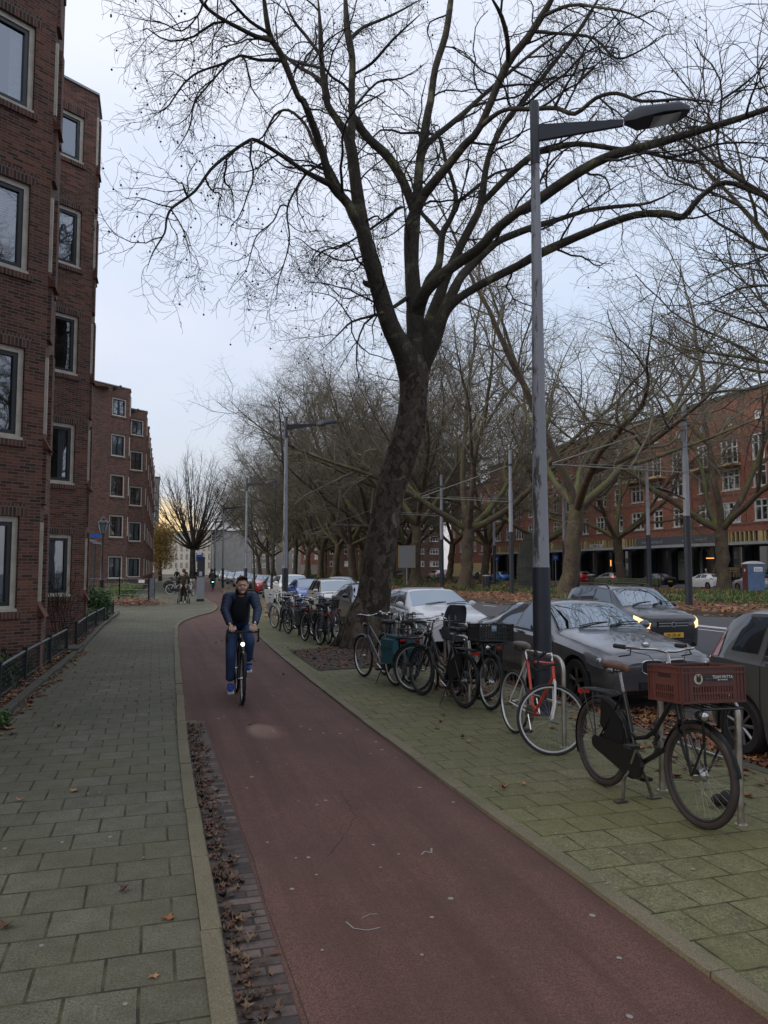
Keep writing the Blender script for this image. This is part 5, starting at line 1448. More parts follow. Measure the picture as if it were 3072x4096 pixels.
# ------------------------------------------------------------------ lamp posts, tram poles, wires
def lamp_post(x, y, h, label, arm=1.12, rz=R(-22), thick=1.0, grp='tall lamp posts along the cycle path', arm_up=.0):
    t = thing('lamp_post', label, 'lamp post', (x, y, -.005), rz, grp)
    b = MB(); b.lathe([(.112 * thick, 0), (.112 * thick, 1.80)], 28, 0); b.lathe([(.118 * thick, 0), (.124 * thick, .03), (.112 * thick, .05)], 28)
    b.build('lower_post', M['poledark'], t, smooth=True, angle=50)
    b = MB(); b.lathe([(.108 * thick, 1.80), (.103 * thick, 1.84), (.088 * thick, 3.2), (.055, h - .85), (.052, h - .84)], 24); b.build('upper_post', M['poleworn'], t, smooth=True, angle=50)
    b = MB(); b.lathe([(.060, h - .86), (.060, h - .03), (.045, h - .004), (.001, h)], 20); b.build('post_cap', M['poledark'], t, smooth=True, angle=50)
    # tapered flat arm
    a = MB(); z = h - .42
    a.add([(.05, -.03, z - .12), (arm, -.025, z + .06 - .04), (arm, -.025, z + .06 + .04), (.05, -.03, z + .09), (.05, .03, z - .12), (arm, .025, z + .02), (arm, .025, z + .10), (.05, .03, z + .09)],
          [(0, 1, 2, 3), (7, 6, 5, 4), (0, 4, 5, 1), (1, 5, 6, 2), (2, 6, 7, 3), (3, 7, 4, 0)])
    a.build('arm', M['poledark'], t)
    # luminaire: a flattened shell with a glass window underneath, tilted a little
    hd = MB(); T = Matrix.Translation((arm + .02, 0, z + .09)) @ Matrix.Rotation(R(-7), 4, 'Y'); hd.mx = T
    sec = [(0, .05, -.03, .05), (.10, .10, -.06, .09), (.18, .16, -.075, .11), (.45, .175, -.06, .085), (.68, .15, -.06, .09), (.80, .08, -.04, .04)]
    vs = []
    for (x_, w_, zb, zt) in sec: vs += [(x_, -w_, zb), (x_, w_, zb), (x_, w_ * .98, (zb + zt) / 2 + .01), (x_, w_ * .6, zt), (x_, -w_ * .6, zt), (x_, -w_ * .98, (zb + zt) / 2 + .01)]
    fs = [(0, 5, 4, 3, 2, 1), tuple(30 + k for k in range(6))]
    for i in range(5):
        for k in range(6): fs.append((i * 6 + k, i * 6 + (k + 1) % 6, i * 6 + 6 + (k + 1) % 6, i * 6 + 6 + k))
    hd.add(vs, fs); ho = hd.build('lamp_head', M['poledark'], t, smooth=True, angle=40)
    gl = MB(); gl.mx = T; gl.box((.50, 0, -.078), (.34, .24, .01)); gl.build('lamp_glass', M['lampglass'], ho)
    return t
def worn_pole():
    t = NT('worn_pole_paint'); co = t.coord('Object')
    n = t.noise(t.coord('Object', (1, 1, .25)), 9, 4, .7)
    sp = t.node('ShaderNodeSeparateXYZ'); t.link(co, sp.inputs[0])
    nz = t.n.new('ShaderNodeMapRange'); t.link(sp.outputs[0], nz.inputs[0]); nz.inputs['From Min'].default_value = -.02; nz.inputs['From Max'].default_value = .11; nz.inputs['To Min'].default_value = .16; nz.inputs['To Max'].default_value = -.3
    ad = t.n.new('ShaderNodeMath'); ad.operation = 'ADD'; t.link(n, ad.inputs[0]); t.link(nz.outputs[0], ad.inputs[1])
    f = t.ramp(ad.outputs[0], [(.64, (0, 0, 0)), (.72, (1, 1, 1))])
    t.link(t.mix(f, (.24, .25, .285), (.055, .055, .055)), t.b.inputs['Base Color']); t.b.inputs['Roughness'].default_value = .5
    return t.mat
M['poleworn'] = worn_pole()
M['lampglass'] = flat('frosted_lamp_glass', (.20, .18, .165), .3, coat=1)
lamp_post(4.62, 8.67, 7.86, 'tall grey lamp post nearest the camera, dark lower half, beside the orange-red bicycle')
for (x, y, lab) in [(4.85, 29.8, 'lamp post beside the young tree left of the great trunk'), (5.75, 51.2, 'third lamp post along the cycle path, behind the cyclist in blue'), (6.05, 72.4, 'fourth lamp post along the cycle path'),
                    (6.9, 94, 'fifth lamp post, small in the distance'), (8.0, 116, 'sixth lamp post, far up the street'), (9.6, 140, 'farthest lamp post at the foot of the rounded tree')]:
    lamp_post(x, y, 7.75, lab, arm=1.2)
def tram_pole(x, y, label, arm=None, bracket=False, lamp=False, h=10.3):
    t = thing('tram_pole', label, 'tram pole', (x, y, -.02), 0, 'tram line poles on the median')
    b = MB(); b.lathe([(.175, 0), (.175, 4.4)], 20); b.build('lower_post', M['poledark'], t, smooth=True, angle=50)
    b = MB(); b.lathe([(.165, 4.4), (.150, 4.45), (.150, 7.3), (.13, 7.42), (.120, 7.5), (.120, h - .02), (.001, h)], 20); b.build('upper_post', M['polegrey'], t, smooth=True, angle=50)
    if arm:
        a = MB(); a.tube([(0, 0, 6.55), (-arm, .3, 6.72)], .035, 6); a.tube([(0, 0, 6.75), (-arm * .72, .25, 6.80)], .018, 5); a.build('arm', M['wirepaint'], t)
        a = MB(); a.tube([(0, 0, 9.2), (-arm, .3, 6.78)], .030, 6); a.build('stay_rod', M['wirepaint'], t)
        a = MB()
        for z in (6.55, 9.2): a.lathe([(.15, z - .08), (.15, z + .08)], 14)
        a.build('clamp', M['poledark'], t)
    if lamp:
        a = MB(); a.tube([(0, 0, 5.1), (.0, .0, 5.2), (-1.1, -.2, 5.55)], .035, 6); a.ball((-1.5, -.25, 5.62), (.55, .16, .07), 10, ry=R(14)); a.build('lamp_arm', M['poledark'], t, smooth=True)
    return t
M['wirepaint'] = flat('galvanised_tube', (.20, .20, .18), .5)
tram_pole(25.2, 32.2, 'tall tram pole nearest the camera, right of the black compact car', arm=7.2, lamp=True)
tram_pole(24.3, 50.0, 'tram pole right behind the white hatchback with the mesh grille', arm=6.6)
tram_pole(24.8, 65.2, 'tram pole just right of the great leaning trunk', arm=6.6)
tram_pole(25.6, 84.0, 'tram pole glimpsed left of the great trunk', arm=6.6)
tram_pole(26.4, 106.0, 'small distant tram pole among the plane trunks', arm=6.6)
tram_pole(36.8, 51.6, 'tram pole of the far line in front of the white hatchback')
tram_pole(36.8, 64.5, 'tram pole of the far line left of the leaning plane')
tram_pole(37.0, 80.5, 'third tram pole of the far line')
tram_pole(37.4, 98.0, 'fourth tram pole of the far line, among distant trunks')
def wire(p, q, sag=.15, r=.012, label='contact wire of the tram line above the roadway', grp='tram wires'):
    b = MB(); p = Vector(p); q = Vector(q); n = 10; pts = []
    for i in range(n + 1):
        f = i / n; v = p.lerp(q, f); v.z -= sag * 4 * f * (1 - f); pts.append(v)
    b.tube(pts, r, 4); o = b.build('tram_wire', M['black']); tag(o, label, 'wire', grp); return o
px_ = [(18.2, 32.5, 6.6), (17.9, 50.3, 6.6), (18.2, 65.5, 6.6), (19, 84.3, 6.6), (19.8, 106.3, 6.6)]
wire((24.3, 5.0, 6.75), px_[0], label='tram wire over the roadway, nearest span entering from the right')
for a_, b_, w_ in zip(px_, px_[1:], ('first', 'second', 'third', 'fourth')): wire(a_, b_, label='tram wire over the roadway, %s span beyond the tall near tram pole' % w_)
ppx = [(36.8, 35.0), (36.8, 51.6), (36.8, 64.5), (37.0, 80.5), (37.4, 98.0)]
for (a_, b_), (c_, d_) in [((25.2, 32.2), (36.8, 51.6)), ((24.3, 50.0), (36.8, 64.5)), ((24.8, 65.2), (37, 80.5)), ((25.6, 84), (37.4, 98))]:
    pass
for (c1, c2, w_) in [((25.2, 32.2), (36.8, 51.6), 'first'), ((24.3, 50.0), (36.8, 64.5), 'second'), ((24.8, 65.2), (37, 80.5), 'third'), ((25.6, 84), (37.4, 98), 'fourth')]:
    wire((*c1, 7.0), (*c2, 7.0), .25, .010, 'span wire between the two rows of tram poles, %s from the camera' % w_)
wire((24.3, 50, 5.6), (4.9, 50.9, 6.4), .4, .010, 'span wire crossing the roadway behind the young tree')
wire((24.8, 65.2, 5.6), (5.9, 72.2, 6.4), .4, .010, 'farther span wire crossing the roadway')

# ------------------------------------------------------------------ old lanterns by the gardens
def lantern(x, y, label, h=4.35):
    t = thing('street_lantern', label, 'lantern', (x, y, 0), 0, 'old crown lanterns')
    b = MB(); b.lathe([(.15, 0), (.15, .25), (.11, .32), (.10, 1.15), (.14, 1.22), (.07, 1.32), (.052, 2.3), (.065, 2.36), (.045, 2.45), (.038, 3.25), (.06, 3.32), (.03, 3.40)], 16)
    b.box((.0, 0, 2.95), (.62, .03, .03)); b.build('post', M['ironbrown'], t, smooth=True, angle=40)
    b = MB(); z0, z1 = 3.45, 3.95
    for k in range(6):
        a = k * math.pi / 3; c_, s_ = math.cos(a), math.sin(a)
        b.tube([(c_ * .13, s_ * .13, z0), (c_ * .27, s_ * .27, z1)], .014, 4)
        a2 = a + math.pi / 3; b.tube([(c_ * .27, s_ * .27, z1), (math.cos(a2) * .27, math.sin(a2) * .27, z1)], .016, 4); b.tube([(c_ * .13, s_ * .13, z0), (math.cos(a2) * .13, math.sin(a2) * .13, z0)], .014, 4)
    b.tube([(0, 0, 3.38), (0, 0, 3.47)], .08, 8)
    b.lathe([(.30, z1), (.20, z1 + .12), (.12, z1 + .17), (.12, z1 + .22), (.07, z1 + .27), (.03, z1 + .36), (.001, z1 + .40)], 12)
    for k in range(6):
        a = k * math.pi / 3; b.ball((math.cos(a) * .29, math.sin(a) * .29, z1 + .05), .035, 6)
    b.build('lantern_frame', M['sash'], t, smooth=True, angle=40)
    b = MB()
    for k in range(6):
        a, a2 = k * math.pi / 3, (k + 1) * math.pi / 3
        b.quad((math.cos(a) * .125, math.sin(a) * .125, z0), (math.cos(a2) * .125, math.sin(a2) * .125, z0), (math.cos(a2) * .262, math.sin(a2) * .262, z1), (math.cos(a) * .262, math.sin(a) * .262, z1))
    b.build('lantern_glass', M['lanternglass'], t)
    return t
M['ironbrown'] = flat('old_iron_paint', (.022, .016, .018), .5, var=.3)
M['lanternglass'] = glass_mat('lantern_glass', (.16, .17, .18), .12, .1)
lantern(-2.42, 39.5, 'old crown-topped street lantern on a dark post behind the green bush')
lantern(-2.55, 68.0, 'second smaller-looking old lantern farther along the brick block')

# ------------------------------------------------------------------ garden fences
def garden_fence(pts, label, post_every=None):
    t = thing('garden_fence', label, 'fence', (pts[0][0], pts[0][1], 0), 0, 'low dark fences along the front gardens'); o = Vector((pts[0][0], pts[0][1], 0))
    H = .50
    for i, (x, y) in enumerate(pts):
        b = MB(); b.box((x - o.x, y - o.y, H / 2 + .01), (.06, .07, H + .06)); b.box((x - o.x, y - o.y, H + .05), (.08, .09, .03)); b.build('post', M['greenfence'], t)
    for (a, c) in zip(pts, pts[1:]):
        b = MB(); p = Vector((a[0], a[1], H)) - o; q = Vector((c[0], c[1], H)) - o
        b.tube([p, q], .019, 8); 
        n = int((q - p).length / .09)
        b.build('top_rail', M['rail'], t)
        b = MB()
        b.tube([p - Vector((0, 0, .40)), q - Vector((0, 0, .40))], .008, 4)
        nx_ = int((q - p).length / .075)
        for k in range(nx_ + 1):
            f = k / nx_; r_ = p.lerp(q, f)
            b.tube([r_ - Vector((0, 0, .40)), r_ - Vector((0, 0, .01))], .0028, 3, cap=False)
        for k in range(6): b.tube([p - Vector((0, 0, .05 + k * .065)), q - Vector((0, 0, .05 + k * .065))], .0024, 3, cap=False)
        b.build('wire_mesh', M['greenfence'], t)
    return t
garden_fence([(-1.98, 5.2), (-1.95, 7.2), (-1.94, 9.2), (-1.92, 11.2), (-1.9, 13.2), (-1.82, 15.5), (-1.74, 17.6)], 'long low dark mesh fence at the foot of the nearest bay')
garden_fence([(-1.70, 19.2), (-1.70, 21.9), (-1.64, 24.6), (-1.55, 27.0)], 'low dark fence in front of the second bay and the green bush')
garden_fence([(-1.52, 28.6), (-1.48, 31.4)], 'short piece of low dark fence just past the green bush')
# step block at the garden entry
b = MB(); b.box((-2.1, 18.0, .05), (1.2, .9, .10)); b.box((-1.75, 17.9, .02), (.6, 1.3, .07)); tag(b.build('entry_step', M['kerbD']), 'low stone step at the gap between the two garden fences', 'step')

# ------------------------------------------------------------------ bicycle hoops
def hoop(y, label, x=3.96, L=.87, H=.88):
    t = thing('bicycle_stand', label, 'bike stand', (x, y, -.006), 0, 'steel hoop stands in the bicycle bay')
    b = MB(); r = .14; pts = [(0, 0, 0), (0, 0, H - r)]
    for k in range(1, 7): a = k * math.pi / 12; pts.append((0, r - r * math.cos(a), H - r + r * math.sin(a)))
    pts.append((0, L - r, H))
    for k in range(1, 7): a = k * math.pi / 12; pts.append((0, L - r + r * math.sin(a), H - r + r * math.cos(a)))
    pts.append((0, L, 0)); b.tube(pts, .0245, 12); b.lathe([(.045, 0), (.045, .008)], 14, c=(0, 0, 0)); b.lathe([(.045, 0), (.045, .008)], 14, c=(0, L, 0))
    b.tube([(0, 0, .42), (0, L, .42)], .016, 8)
    b.build('hoop', M['steel'], t, smooth=True, angle=40)
for y, lab in [(4.58, 'steel hoop stand the crate bicycle leans on, nearest the camera'), (7.0, 'steel hoop stand holding the orange-red racing bicycle'), (9.42, 'steel hoop stand between the bicycles in front of the white hatchback'), (11.85, 'steel hoop stand behind the bicycle with teal panniers'),
               (17.9, 'steel hoop stand just left of the great trunk'), (20.3, 'steel hoop stand in the middle of the crowded bicycles'), (22.7, 'steel hoop stand near the far end of the crowded bicycles')]:
    hoop(y, lab)

# ------------------------------------------------------------------ portable toilet, bin, benches, cairn, signs
def toilet():
    t = thing('portable_toilet', 'portable toilet with red-brown door side, blue side and domed white roof', 'portable toilet', (43.9, 48.6, 0), R(-22))
    w_ = .57
    b = MB(); b.box((0, 0, 1.1), (1.14, 1.14, 2.05)); b.build('cabin', M['toiletblue'], t)
    b = MB(); b.box((-.59, 0, 1.1), (.04, 1.08, 1.98)); 
    for k in range(5): b.box((-.615, -.42 + k * .21, 1.1), (.012, .02, 1.9))
    d_ = b.build('door', M['toiletred'], t)
    b = MB(); b.lathe([(.12, -.635), (.12, -.62)], 20, axis='X', c=(0, .0, 1.65)); b.build('door_sign', M['white'], d_)
    b = MB(); b.box((.15, -.585, 1.72), (.62, .02, .34)); s_ = b.build('side_sign', M['white'], t); add_text('DIXI', s_, (.15, -.60, 1.62), .24, M['signblue'], .003)
    b = MB()
    for x in (-.57, .57):
        for y in (-.57, .57): b.box((x, y, 1.1), (.07, .07, 2.1))
    b.build('corner_post', M['toiletblue'], t)
    b = MB(); prof = [(-.64, 0), (-.6, .06), (-.35, .17), (0, .22), (.35, .17), (.6, .06), (.64, 0)]
    vs = [(x, -.64, 2.12 + z) for x, z in prof] + [(x, .64, 2.12 + z) for x, z in prof]; n = 7
    b.add(vs, [tuple(range(n)), tuple(range(2 * n - 1, n - 1, -1))] + [(i, n + i, n + i + 1, i + 1) for i in range(n - 1)] + [(0, n - 1, 2 * n - 1, n)]); b.build('roof', M['dirtywhite'], t, smooth=True, angle=30)
    b = MB(); b.box((0, 0, .05), (1.2, 1.2, .1)); b.build('skid', M['blackP'], t)
M['toiletblue'] = flat('blue_plastic', (.07, .13, .24), .5, var=.2, vscale=3); M['toiletred'] = flat('red_brown_plastic', (.10, .032, .03), .55, var=.3, vscale=3)
M['dirtywhite'] = flat('dirty_white_plastic', (.50, .51, .52), .6, var=.2); M['signblue'] = flat('sign_blue', (.01, .08, .36), .4)
toilet()
def cairn():
    t = thing('stone_cairn', 'rounded cairn of stacked grey stone slabs on the median', 'sculpture', (31.8, 61.5, 0)); g = random.Random(4)
    b = MB(); b.box((0, 0, .12), (3.0, 2.2, .24)); b.build('plinth', M['kerbD'], t)
    b = MB(); H_ = 4.7; z = .24; n = 0
    while z < H_:
        h = g.uniform(.09, .14); f = (z / H_); rr = 1.36 * math.sqrt(max(.05, 1 - max(0, (f - .25) / .78) ** 2.3)); m = 14
        ph = g.uniform(0, 1)
        poly = [((rr + g.uniform(-.07, .05)) * math.cos((k + ph) * 2 * math.pi / m), .75 * (rr + g.uniform(-.07, .05)) * math.sin((k + ph) * 2 * math.pi / m)) for k in range(m)]
        b.prism(poly, z, z + h - .02, 0); z += h
    b.prism([(x * .8, y * .8) for x, y in [(1, .6), (-1, .6), (-1, -.6), (1, -.6)]], .24, H_ - .7, 0)
    b.build('stone_slabs', M['slate'], t)
M['slate'] = speck_mat('slate_slab', (.075, .078, .070), (.12, .125, .11), (.03, .032, .03), 20, bump=.6)
cairn()
def bin_(x, y, label):
    t = thing('litter_bin', label, 'litter bin', (x, y, 0)); b = MB(); b.lathe([(.30, 0), (.32, .05), (.32, 1.05), (.28, 1.08)], 20); b.build('body', M['poledark'], t, smooth=True, angle=40)
    b = MB(); b.lathe([(.36, 1.16), (.36, 1.21), (.001, 1.26)], 20); b.box((.2, .2, 1.1), (.04, .04, .16)); b.box((-.2, -.2, 1.1), (.04, .04, .16)); b.build('lid', M['coping'], t, smooth=True, angle=40)
bin_(26.4, 59.0, 'dark round litter bin beside a plane trunk on the median')
bin_(39.0, 63.5, 'dark litter bin near the low slatted wall on the far side')
def bench(x, y, rz, L, label):
    t = thing('park_bench', label, 'bench', (x, y, 0), rz)
    b = MB()
    for k in range(4): b.box((0, -.22 + k * .13, .45), (L, .09, .04))
    b.build('seat', M['greenwood'], t)
    b = MB()
    for k in range(4): b.box((0, .26 + k * .02, .56 + k * .12), (L, .03, .09))
    b.build('backrest', M['greenwood'], t)
    for s_ in (-1, 1):
        b = MB(); b.box((s_ * (L / 2 - .2), -.18, .22), (.06, .06, .43)); b.box((s_ * (L / 2 - .2), .22, .45), (.06, .06, .9)); b.box((s_ * (L / 2 - .2), .0, .41), (.05, .45, .04)); b.build('leg', M['blackP'], t)
M['greenwood'] = flat('weathered_green_wood', (.045, .06, .025), .7, var=.3)
bench(26.6, 58.0 + 4.5, R(60), 1.8, 'green slatted bench half hidden behind a median plane trunk')
bench(38.0, 57.0, R(-70), 7.0, 'long low green slatted bench behind the tram pole')
def board_sign(x, y, rz, h, w_, hh, label, mat, backm, txt=None, post=M['coping']):
    t = thing('road_sign', label, 'sign', (x, y, 0), rz); b = MB(); b.lathe([(.035, 0), (.035, h)], 8); b.build('post', post, t)
    b = MB(); b.box((0, -.05, h - hh / 2), (w_, .03, hh)); bo_ = b.build('board', mat, t)
    if txt: add_text(txt, bo_, (0, -.068, h - hh / 2 - .22 * hh), hh * .62, M['white'], .002)
    return t
M['signback'] = flat('sign_back_grey', (.17, .18, .19), .5)
M['yellowedge'] = flat('yellow_edge', (.26, .20, .05), .5)
sg_ = board_sign(23.4, 71.0, R(-18), 4.0, 1.55, 2.15, 'blank grey back of a big road sign with yellow edges on the median', M['signback'], None)
b = MB()
for s_ in (-1, 1): b.box((s_ * .80, -.05, 4.0 - 1.07), (.07, .05, 2.2))
b.build('edge_strip', M['yellowedge'], sg_)
def round_sign(x, y, h, label, col, txt=None):
    t = thing('road_sign', label, 'sign', (x, y, 0), R(-16)); b = MB(); b.lathe([(.035, 0), (.035, h + .3)], 8); b.build('post', M['coping'], t)
    b = MB(); b.lathe([(.30, -.05), (.30, -.03)], 20, axis='Y', c=(0, 0, h)); q = b.build('disc', col, t)
    b = MB(); b.box((0, -.058, h), (.40, .012, .10)); b.build('white_bar', M['white'], q)
M['signred'] = flat('sign_red', (.45, .02, .03), .4)
round_sign(46.3, 136, 3.0, 'round no-entry sign across the road behind the blank sign board', M['signred'])
board_sign(36.5, 118, R(-16), 3.6, .6, .9, 'blue road sign between distant plane trunks', M['signblue'], None)
ps = board_sign(47.0, 84.5, R(-30), 3.4, .6, .62, 'blue parking sign in front of the shop with large white lettering', M['signblue'], None, txt='P')
ps = board_sign(47.0, 101.5, R(-28), 3.4, .6, .62, 'blue parking sign just right of the second near tram pole', M['signblue'], None, txt='P')
# transformer cabinet with warning triangle
t = thing('utility_cabinet', 'dark utility cabinet with a yellow warning triangle behind the V-forked plane', 'cabinet', (38.8, 66.8, 0), R(-25))
b = MB(); b.box((0, 0, 1.1), (1.6, .7, 2.2)); b.box((0, 0, 2.24), (1.75, .85, .08)); b.build('body', M['poledark'], t)
b = MB(); b.add([(-.14, -.36, 1.55), (.14, -.36, 1.55), (0, -.36, 1.82), (-.14, -.352, 1.55), (.14, -.352, 1.55), (0, -.352, 1.82)], [(0, 1, 2), (3, 5, 4), (0, 3, 4, 1), (1, 4, 5, 2), (2, 5, 3, 0)]); b.build('warning_sign', M['yellowedge'], t)
# parking meter with P sign
def meter():
    t = thing('parking_meter', 'grey parking meter with blue P sign beside the path kerb', 'parking meter', (2.42, 43.1, 0), R(-6))
    b = MB(); b.box((0, 0, .07), (.40, .30, .14)); b.build('plinth', M['blackP'], t)
    b = MB(); b.box((0, 0, .72), (.40, .30, 1.16)); b.box((0, 0, 1.32), (.42, .32, .03)); b.build('lower_cabinet', M['polegrey'], t)
    b = MB(); b.box((.02, 0, 1.85), (.38, .28, 1.02)); b.box((0, 0, 2.38), (.46, .34, .04)); b.build('upper_cabinet', M['poledark'], t)
    b = MB(); b.box((0, -.148, 1.5), (.16, .012, .22)); b.build('screen', M['coping'], t)
    b = MB(); b.lathe([(.03, 2.3), (.03, 2.68)], 8, c=(.08, 0, 0)); b.build('sign_post', M['polegrey'], t)
    b = MB(); b.box((-.10, -.04, 2.38), (.32, .02, .50)); q = b.build('sign_board', M['signblue'], t); add_text('P', q, (-.10, -.055, 2.20), .28, M['white'], .002)
    b = MB(); b.box((-.10, -.055, 2.57), (.24, .01, .07)); b.build('sign_panel', M['white'], q)
meter()
# wire panels of a small fenced-off plot
def panel_fence():
    t = thing('wire_fence', 'grey wire panel fence with small white notice around the fenced-off planting', 'fence', (-1.2, 43.0, 0)); o = Vector((-1.2, 43.0, 0))
    runs = [((-3.3, 43.4), (-1.75, 43.1)), ((-1.75, 43.1), (-.25, 41.3)), ((-.25, 41.3), (.02, 46.5)), ((.02, 46.5), (.0, 50.0))]
    pp = MB()
    for (a, c) in runs:
        a = Vector((*a, 0)) - o; c = Vector((*c, 0)) - o
        m = MB(); n = int((c - a).length / .11); 
        for k in range(n + 1): r_ = a.lerp(c, k / n); m.tube([r_ + Vector((0, 0, .12)), r_ + Vector((0, 0, 1.25))], .004, 3, cap=False)
        for k in range(5): z = .14 + k * .275; m.tube([a + Vector((0, 0, z)), c + Vector((0, 0, z))], .011, 4)
        m.build('wire_panel', M['galv'], t)
        for r_ in (a, c):
            q = MB(); q.box((r_.x, r_.y, .65), (.06, .06, 1.3)); q.build('post', M['galv'], t)
    m = MB(); m.box((-.62 - o.x + .0, 42.0 - o.y - .25, 1.12), (.46, .012, .16), rz=math.atan2(-1.8, 1.5)); nb = m.build('notice', M['dirtywhite'], t)
M['galv'] = flat('galvanised_wire', (.16, .18, .19), .5)
panel_fence()
# low grey panel box beside the fence
t = thing('wall_lamp_post', 'grey twin-headed floodlight on a wall bracket by the far brick block', 'lamp', (-3.9, 55.8, 0))
b = MB(); b.tube([(0, 0, 0), (0, 0, 3.6)], .05, 8); b.build('post', M['poledark'], t)
b = MB(); b.box((.15, -.1, 3.5), (.6, .16, .14), ry=R(12)); b.box((-.15, -.1, 3.65), (.5, .16, .14), ry=R(12)); b.build('floodlight', M['polegrey'], t)
b = MB(); b.box((0, 0, 4.0), (.95, .03, .22)); t2 = b.build('street_sign', M['signblue'], t)
# ------------------------------------------------------------------ leaves, ferns, bushes
def leaf_shape(g, s):
    """a flat five-lobed plane leaf, curled"""
    pts = []; n = 10
    for k in range(n):
        a = k * 2 * math.pi / n; r = s * (1.0 if k % 2 == 0 else .48) * g.uniform(.8, 1.1)
        if k == 5: r *= .5
        pts.append((r * math.cos(a), r * math.sin(a)))
    return pts
def scatter_leaves(name, label, spots, size, mats, big=False, seed=1, cat='leaves', curl=.5):
    g = random.Random(seed); V = []; F = []; mi = []
    for (x, y, z) in spots:
        s = size * g.uniform(.6, 1.25); a = g.uniform(0, 6.28); ca, sa = math.cos(a), math.sin(a)
        tx, ty = g.gauss(0, .25) * curl * 2, g.gauss(0, .25) * curl * 2; cu = g.uniform(-.2, 1) * curl
        P = leaf_shape(g, s * .55) if big else [(-s * .5, -s * .1), (-s * .1, -s * .42), (s * .5, 0), (s * .05, s * .4)]
        b = len(V)
        if big:
            V.append((x, y, z + .004)); 
            for (u, v) in P:
                zz = z + .006 + abs(u * tx + v * ty) + cu * (u * u + v * v) / s * .9
                V.append((x + u * ca - v * sa, y + u * sa + v * ca, zz))
            n = len(P)
            for k in range(n): F.append((b, b + 1 + k, b + 1 + (k + 1) % n)); 
            m = g.randrange(len(mats)); mi += [m] * n
        else:
            for (u, v) in P: V.append((x + u * ca - v * sa, y + u * sa + v * ca, z + .006 + abs(u * tx + v * ty) + abs(u) * cu * .5))
            F.append((b, b + 1, b + 2)); F.append((b, b + 2, b + 3)); m = g.randrange(len(mats)); mi += [m, m]
    me = raw_mesh(name, V, F, mats, False, mi); o = mobj(name, me); return tag(o, label, cat, kind='stuff')
def leafm(n, c):
    t = NT(n); t.b.inputs['Base Color'].default_value = (*c, 1); t.b.inputs['Roughness'].default_value = .7
    nz = t.noise(t.coord(), 30, 3); t.link(t.ramp(nz, [(.3, tuple(q * .6 for q in c)), (.7, tuple(min(1, q * 1.25) for q in c))]), t.b.inputs['Base Color']); return t.mat
LV = [leafm('leaf_rust', (.26, .095, .035)), leafm('leaf_tan', (.34, .175, .075)), leafm('leaf_brown', (.14, .058, .028)), leafm('leaf_dark', (.07, .036, .022))]
LVg = [leafm('litter_brown', (.085, .05, .03)), leafm('litter_dark', (.045, .03, .022)), leafm('litter_tan', (.17, .105, .06)), leafm('litter_red', (.13, .055, .03))]
LVd = [LV[2], LV[3], LV[0], LV[2]]
g = random.Random(77)
sp = []
# leaf carpet on the median, denser near its edge
for k in range(26000):
    y = 17 + 110 * g.random() ** 1.6; x0 = fMED(y) + .1
    x = x0 + (46 - x0) * g.random() ** 1.3; sp.append((x, y, -.005))
scatter_leaves('leaf_carpet', 'carpet of rust-brown plane leaves on the median', sp, .26, LV, seed=2, curl=.6)
sp = []
for k in range(1500): y = 5 + 60 * g.random(); sp.append((fMED(y) - abs(g.gauss(0, .35)), y, ZR))
scatter_leaves('road_edge_leaves', 'fallen leaves blown along the median kerb on the roadway', sp, .2, LV, seed=3)
sp = []
for k in range(2600):
    y = 3 + 27 * g.random() ** 1.2; sp.append((PE(y) + .18 + abs(g.gauss(0, .55)), y, ZR))
for k in range(700): sp.append((5.35 + g.random() * 1.2, g.uniform(5.2, 9.2), ZR))
scatter_leaves('parking_leaves', 'brown leaves gathered under and between the parked cars', sp, .16, LV, big=True, seed=4)
sp = []
for k in range(480):
    y = g.uniform(2.6, 9.4); x = fKL(y) + .015 + abs(g.gauss(0, .08)); 
    if x < .58: sp.append((x, y, -.024))
for k in range(60):
    y = g.choice((3.3, 4.0, 5.0, 5.7, 6.6, 7.4)) + g.gauss(0, .22); sp.append((fKL(y) + .03 + abs(g.gauss(0, .06)), y, -.02))
scatter_leaves('gutter_leaves', 'withered leaves and litter lying in the brick gutter of the cycle path', sp, .058, LVg, big=True, seed=5, curl=1.0)
sp = [(fGK(y) - .14 - abs(g.gauss(0, .16)), y, .05) for y in [6 + 26 * g.random() ** 1.2 for _ in range(900)]] + [(fGK(y) + abs(g.gauss(0, .10)), y, .003) for y in [6 + 12 * g.random() for _ in range(160)]]
scatter_leaves('garden_leaves', 'brown leaves along the garden kerb under the low fences', sp, .11, LV, big=True, seed=6)
sp = [(g.gauss(4.35, .22), g.gauss(10.6, .35), abs(g.gauss(0, .05))) for _ in range(260)] + [(g.uniform(4.3, 5.1), g.uniform(5, 13), 0) for _ in range(240)] + [(g.uniform(2.85, 5.1), g.uniform(13.6, 17.2), .006) for _ in range(520)]
scatter_leaves('tree_pit_leaves', 'dark trodden leaves on the soil around the great trunk and under the bicycles', sp, .10, LVd, big=True, seed=7)
sp = [(2.95, 5.9, 0), (3.15, 7.7, 0), (-.95, 6.6, 0), (-1.0, 9.5, 0), (-.9, 12.9, 0), (-.2, 11.0, 0), (.1, 4.2, .0), (-.75, 3.9, 0), (3.3, 4.5, 0), (1.1, 9.2, -.03), (3.9, 3.4, 0), (3.4, 8.9, 0)] + [(g.uniform(-1.2, .2), g.uniform(3, 18), .0) for _ in range(9)] + [(g.uniform(2.7, 3.6), g.uniform(5, 13), .0) for _ in range(6)] + [(g.uniform(.7, 2.3), g.uniform(7, 20), -.03) for _ in range(8)]
scatter_leaves('stray_leaves', 'single tan leaves lying here and there on the paving and cycle path', sp, .085, [LV[1], LV[0], LV[2]], big=True, seed=8, curl=.9)
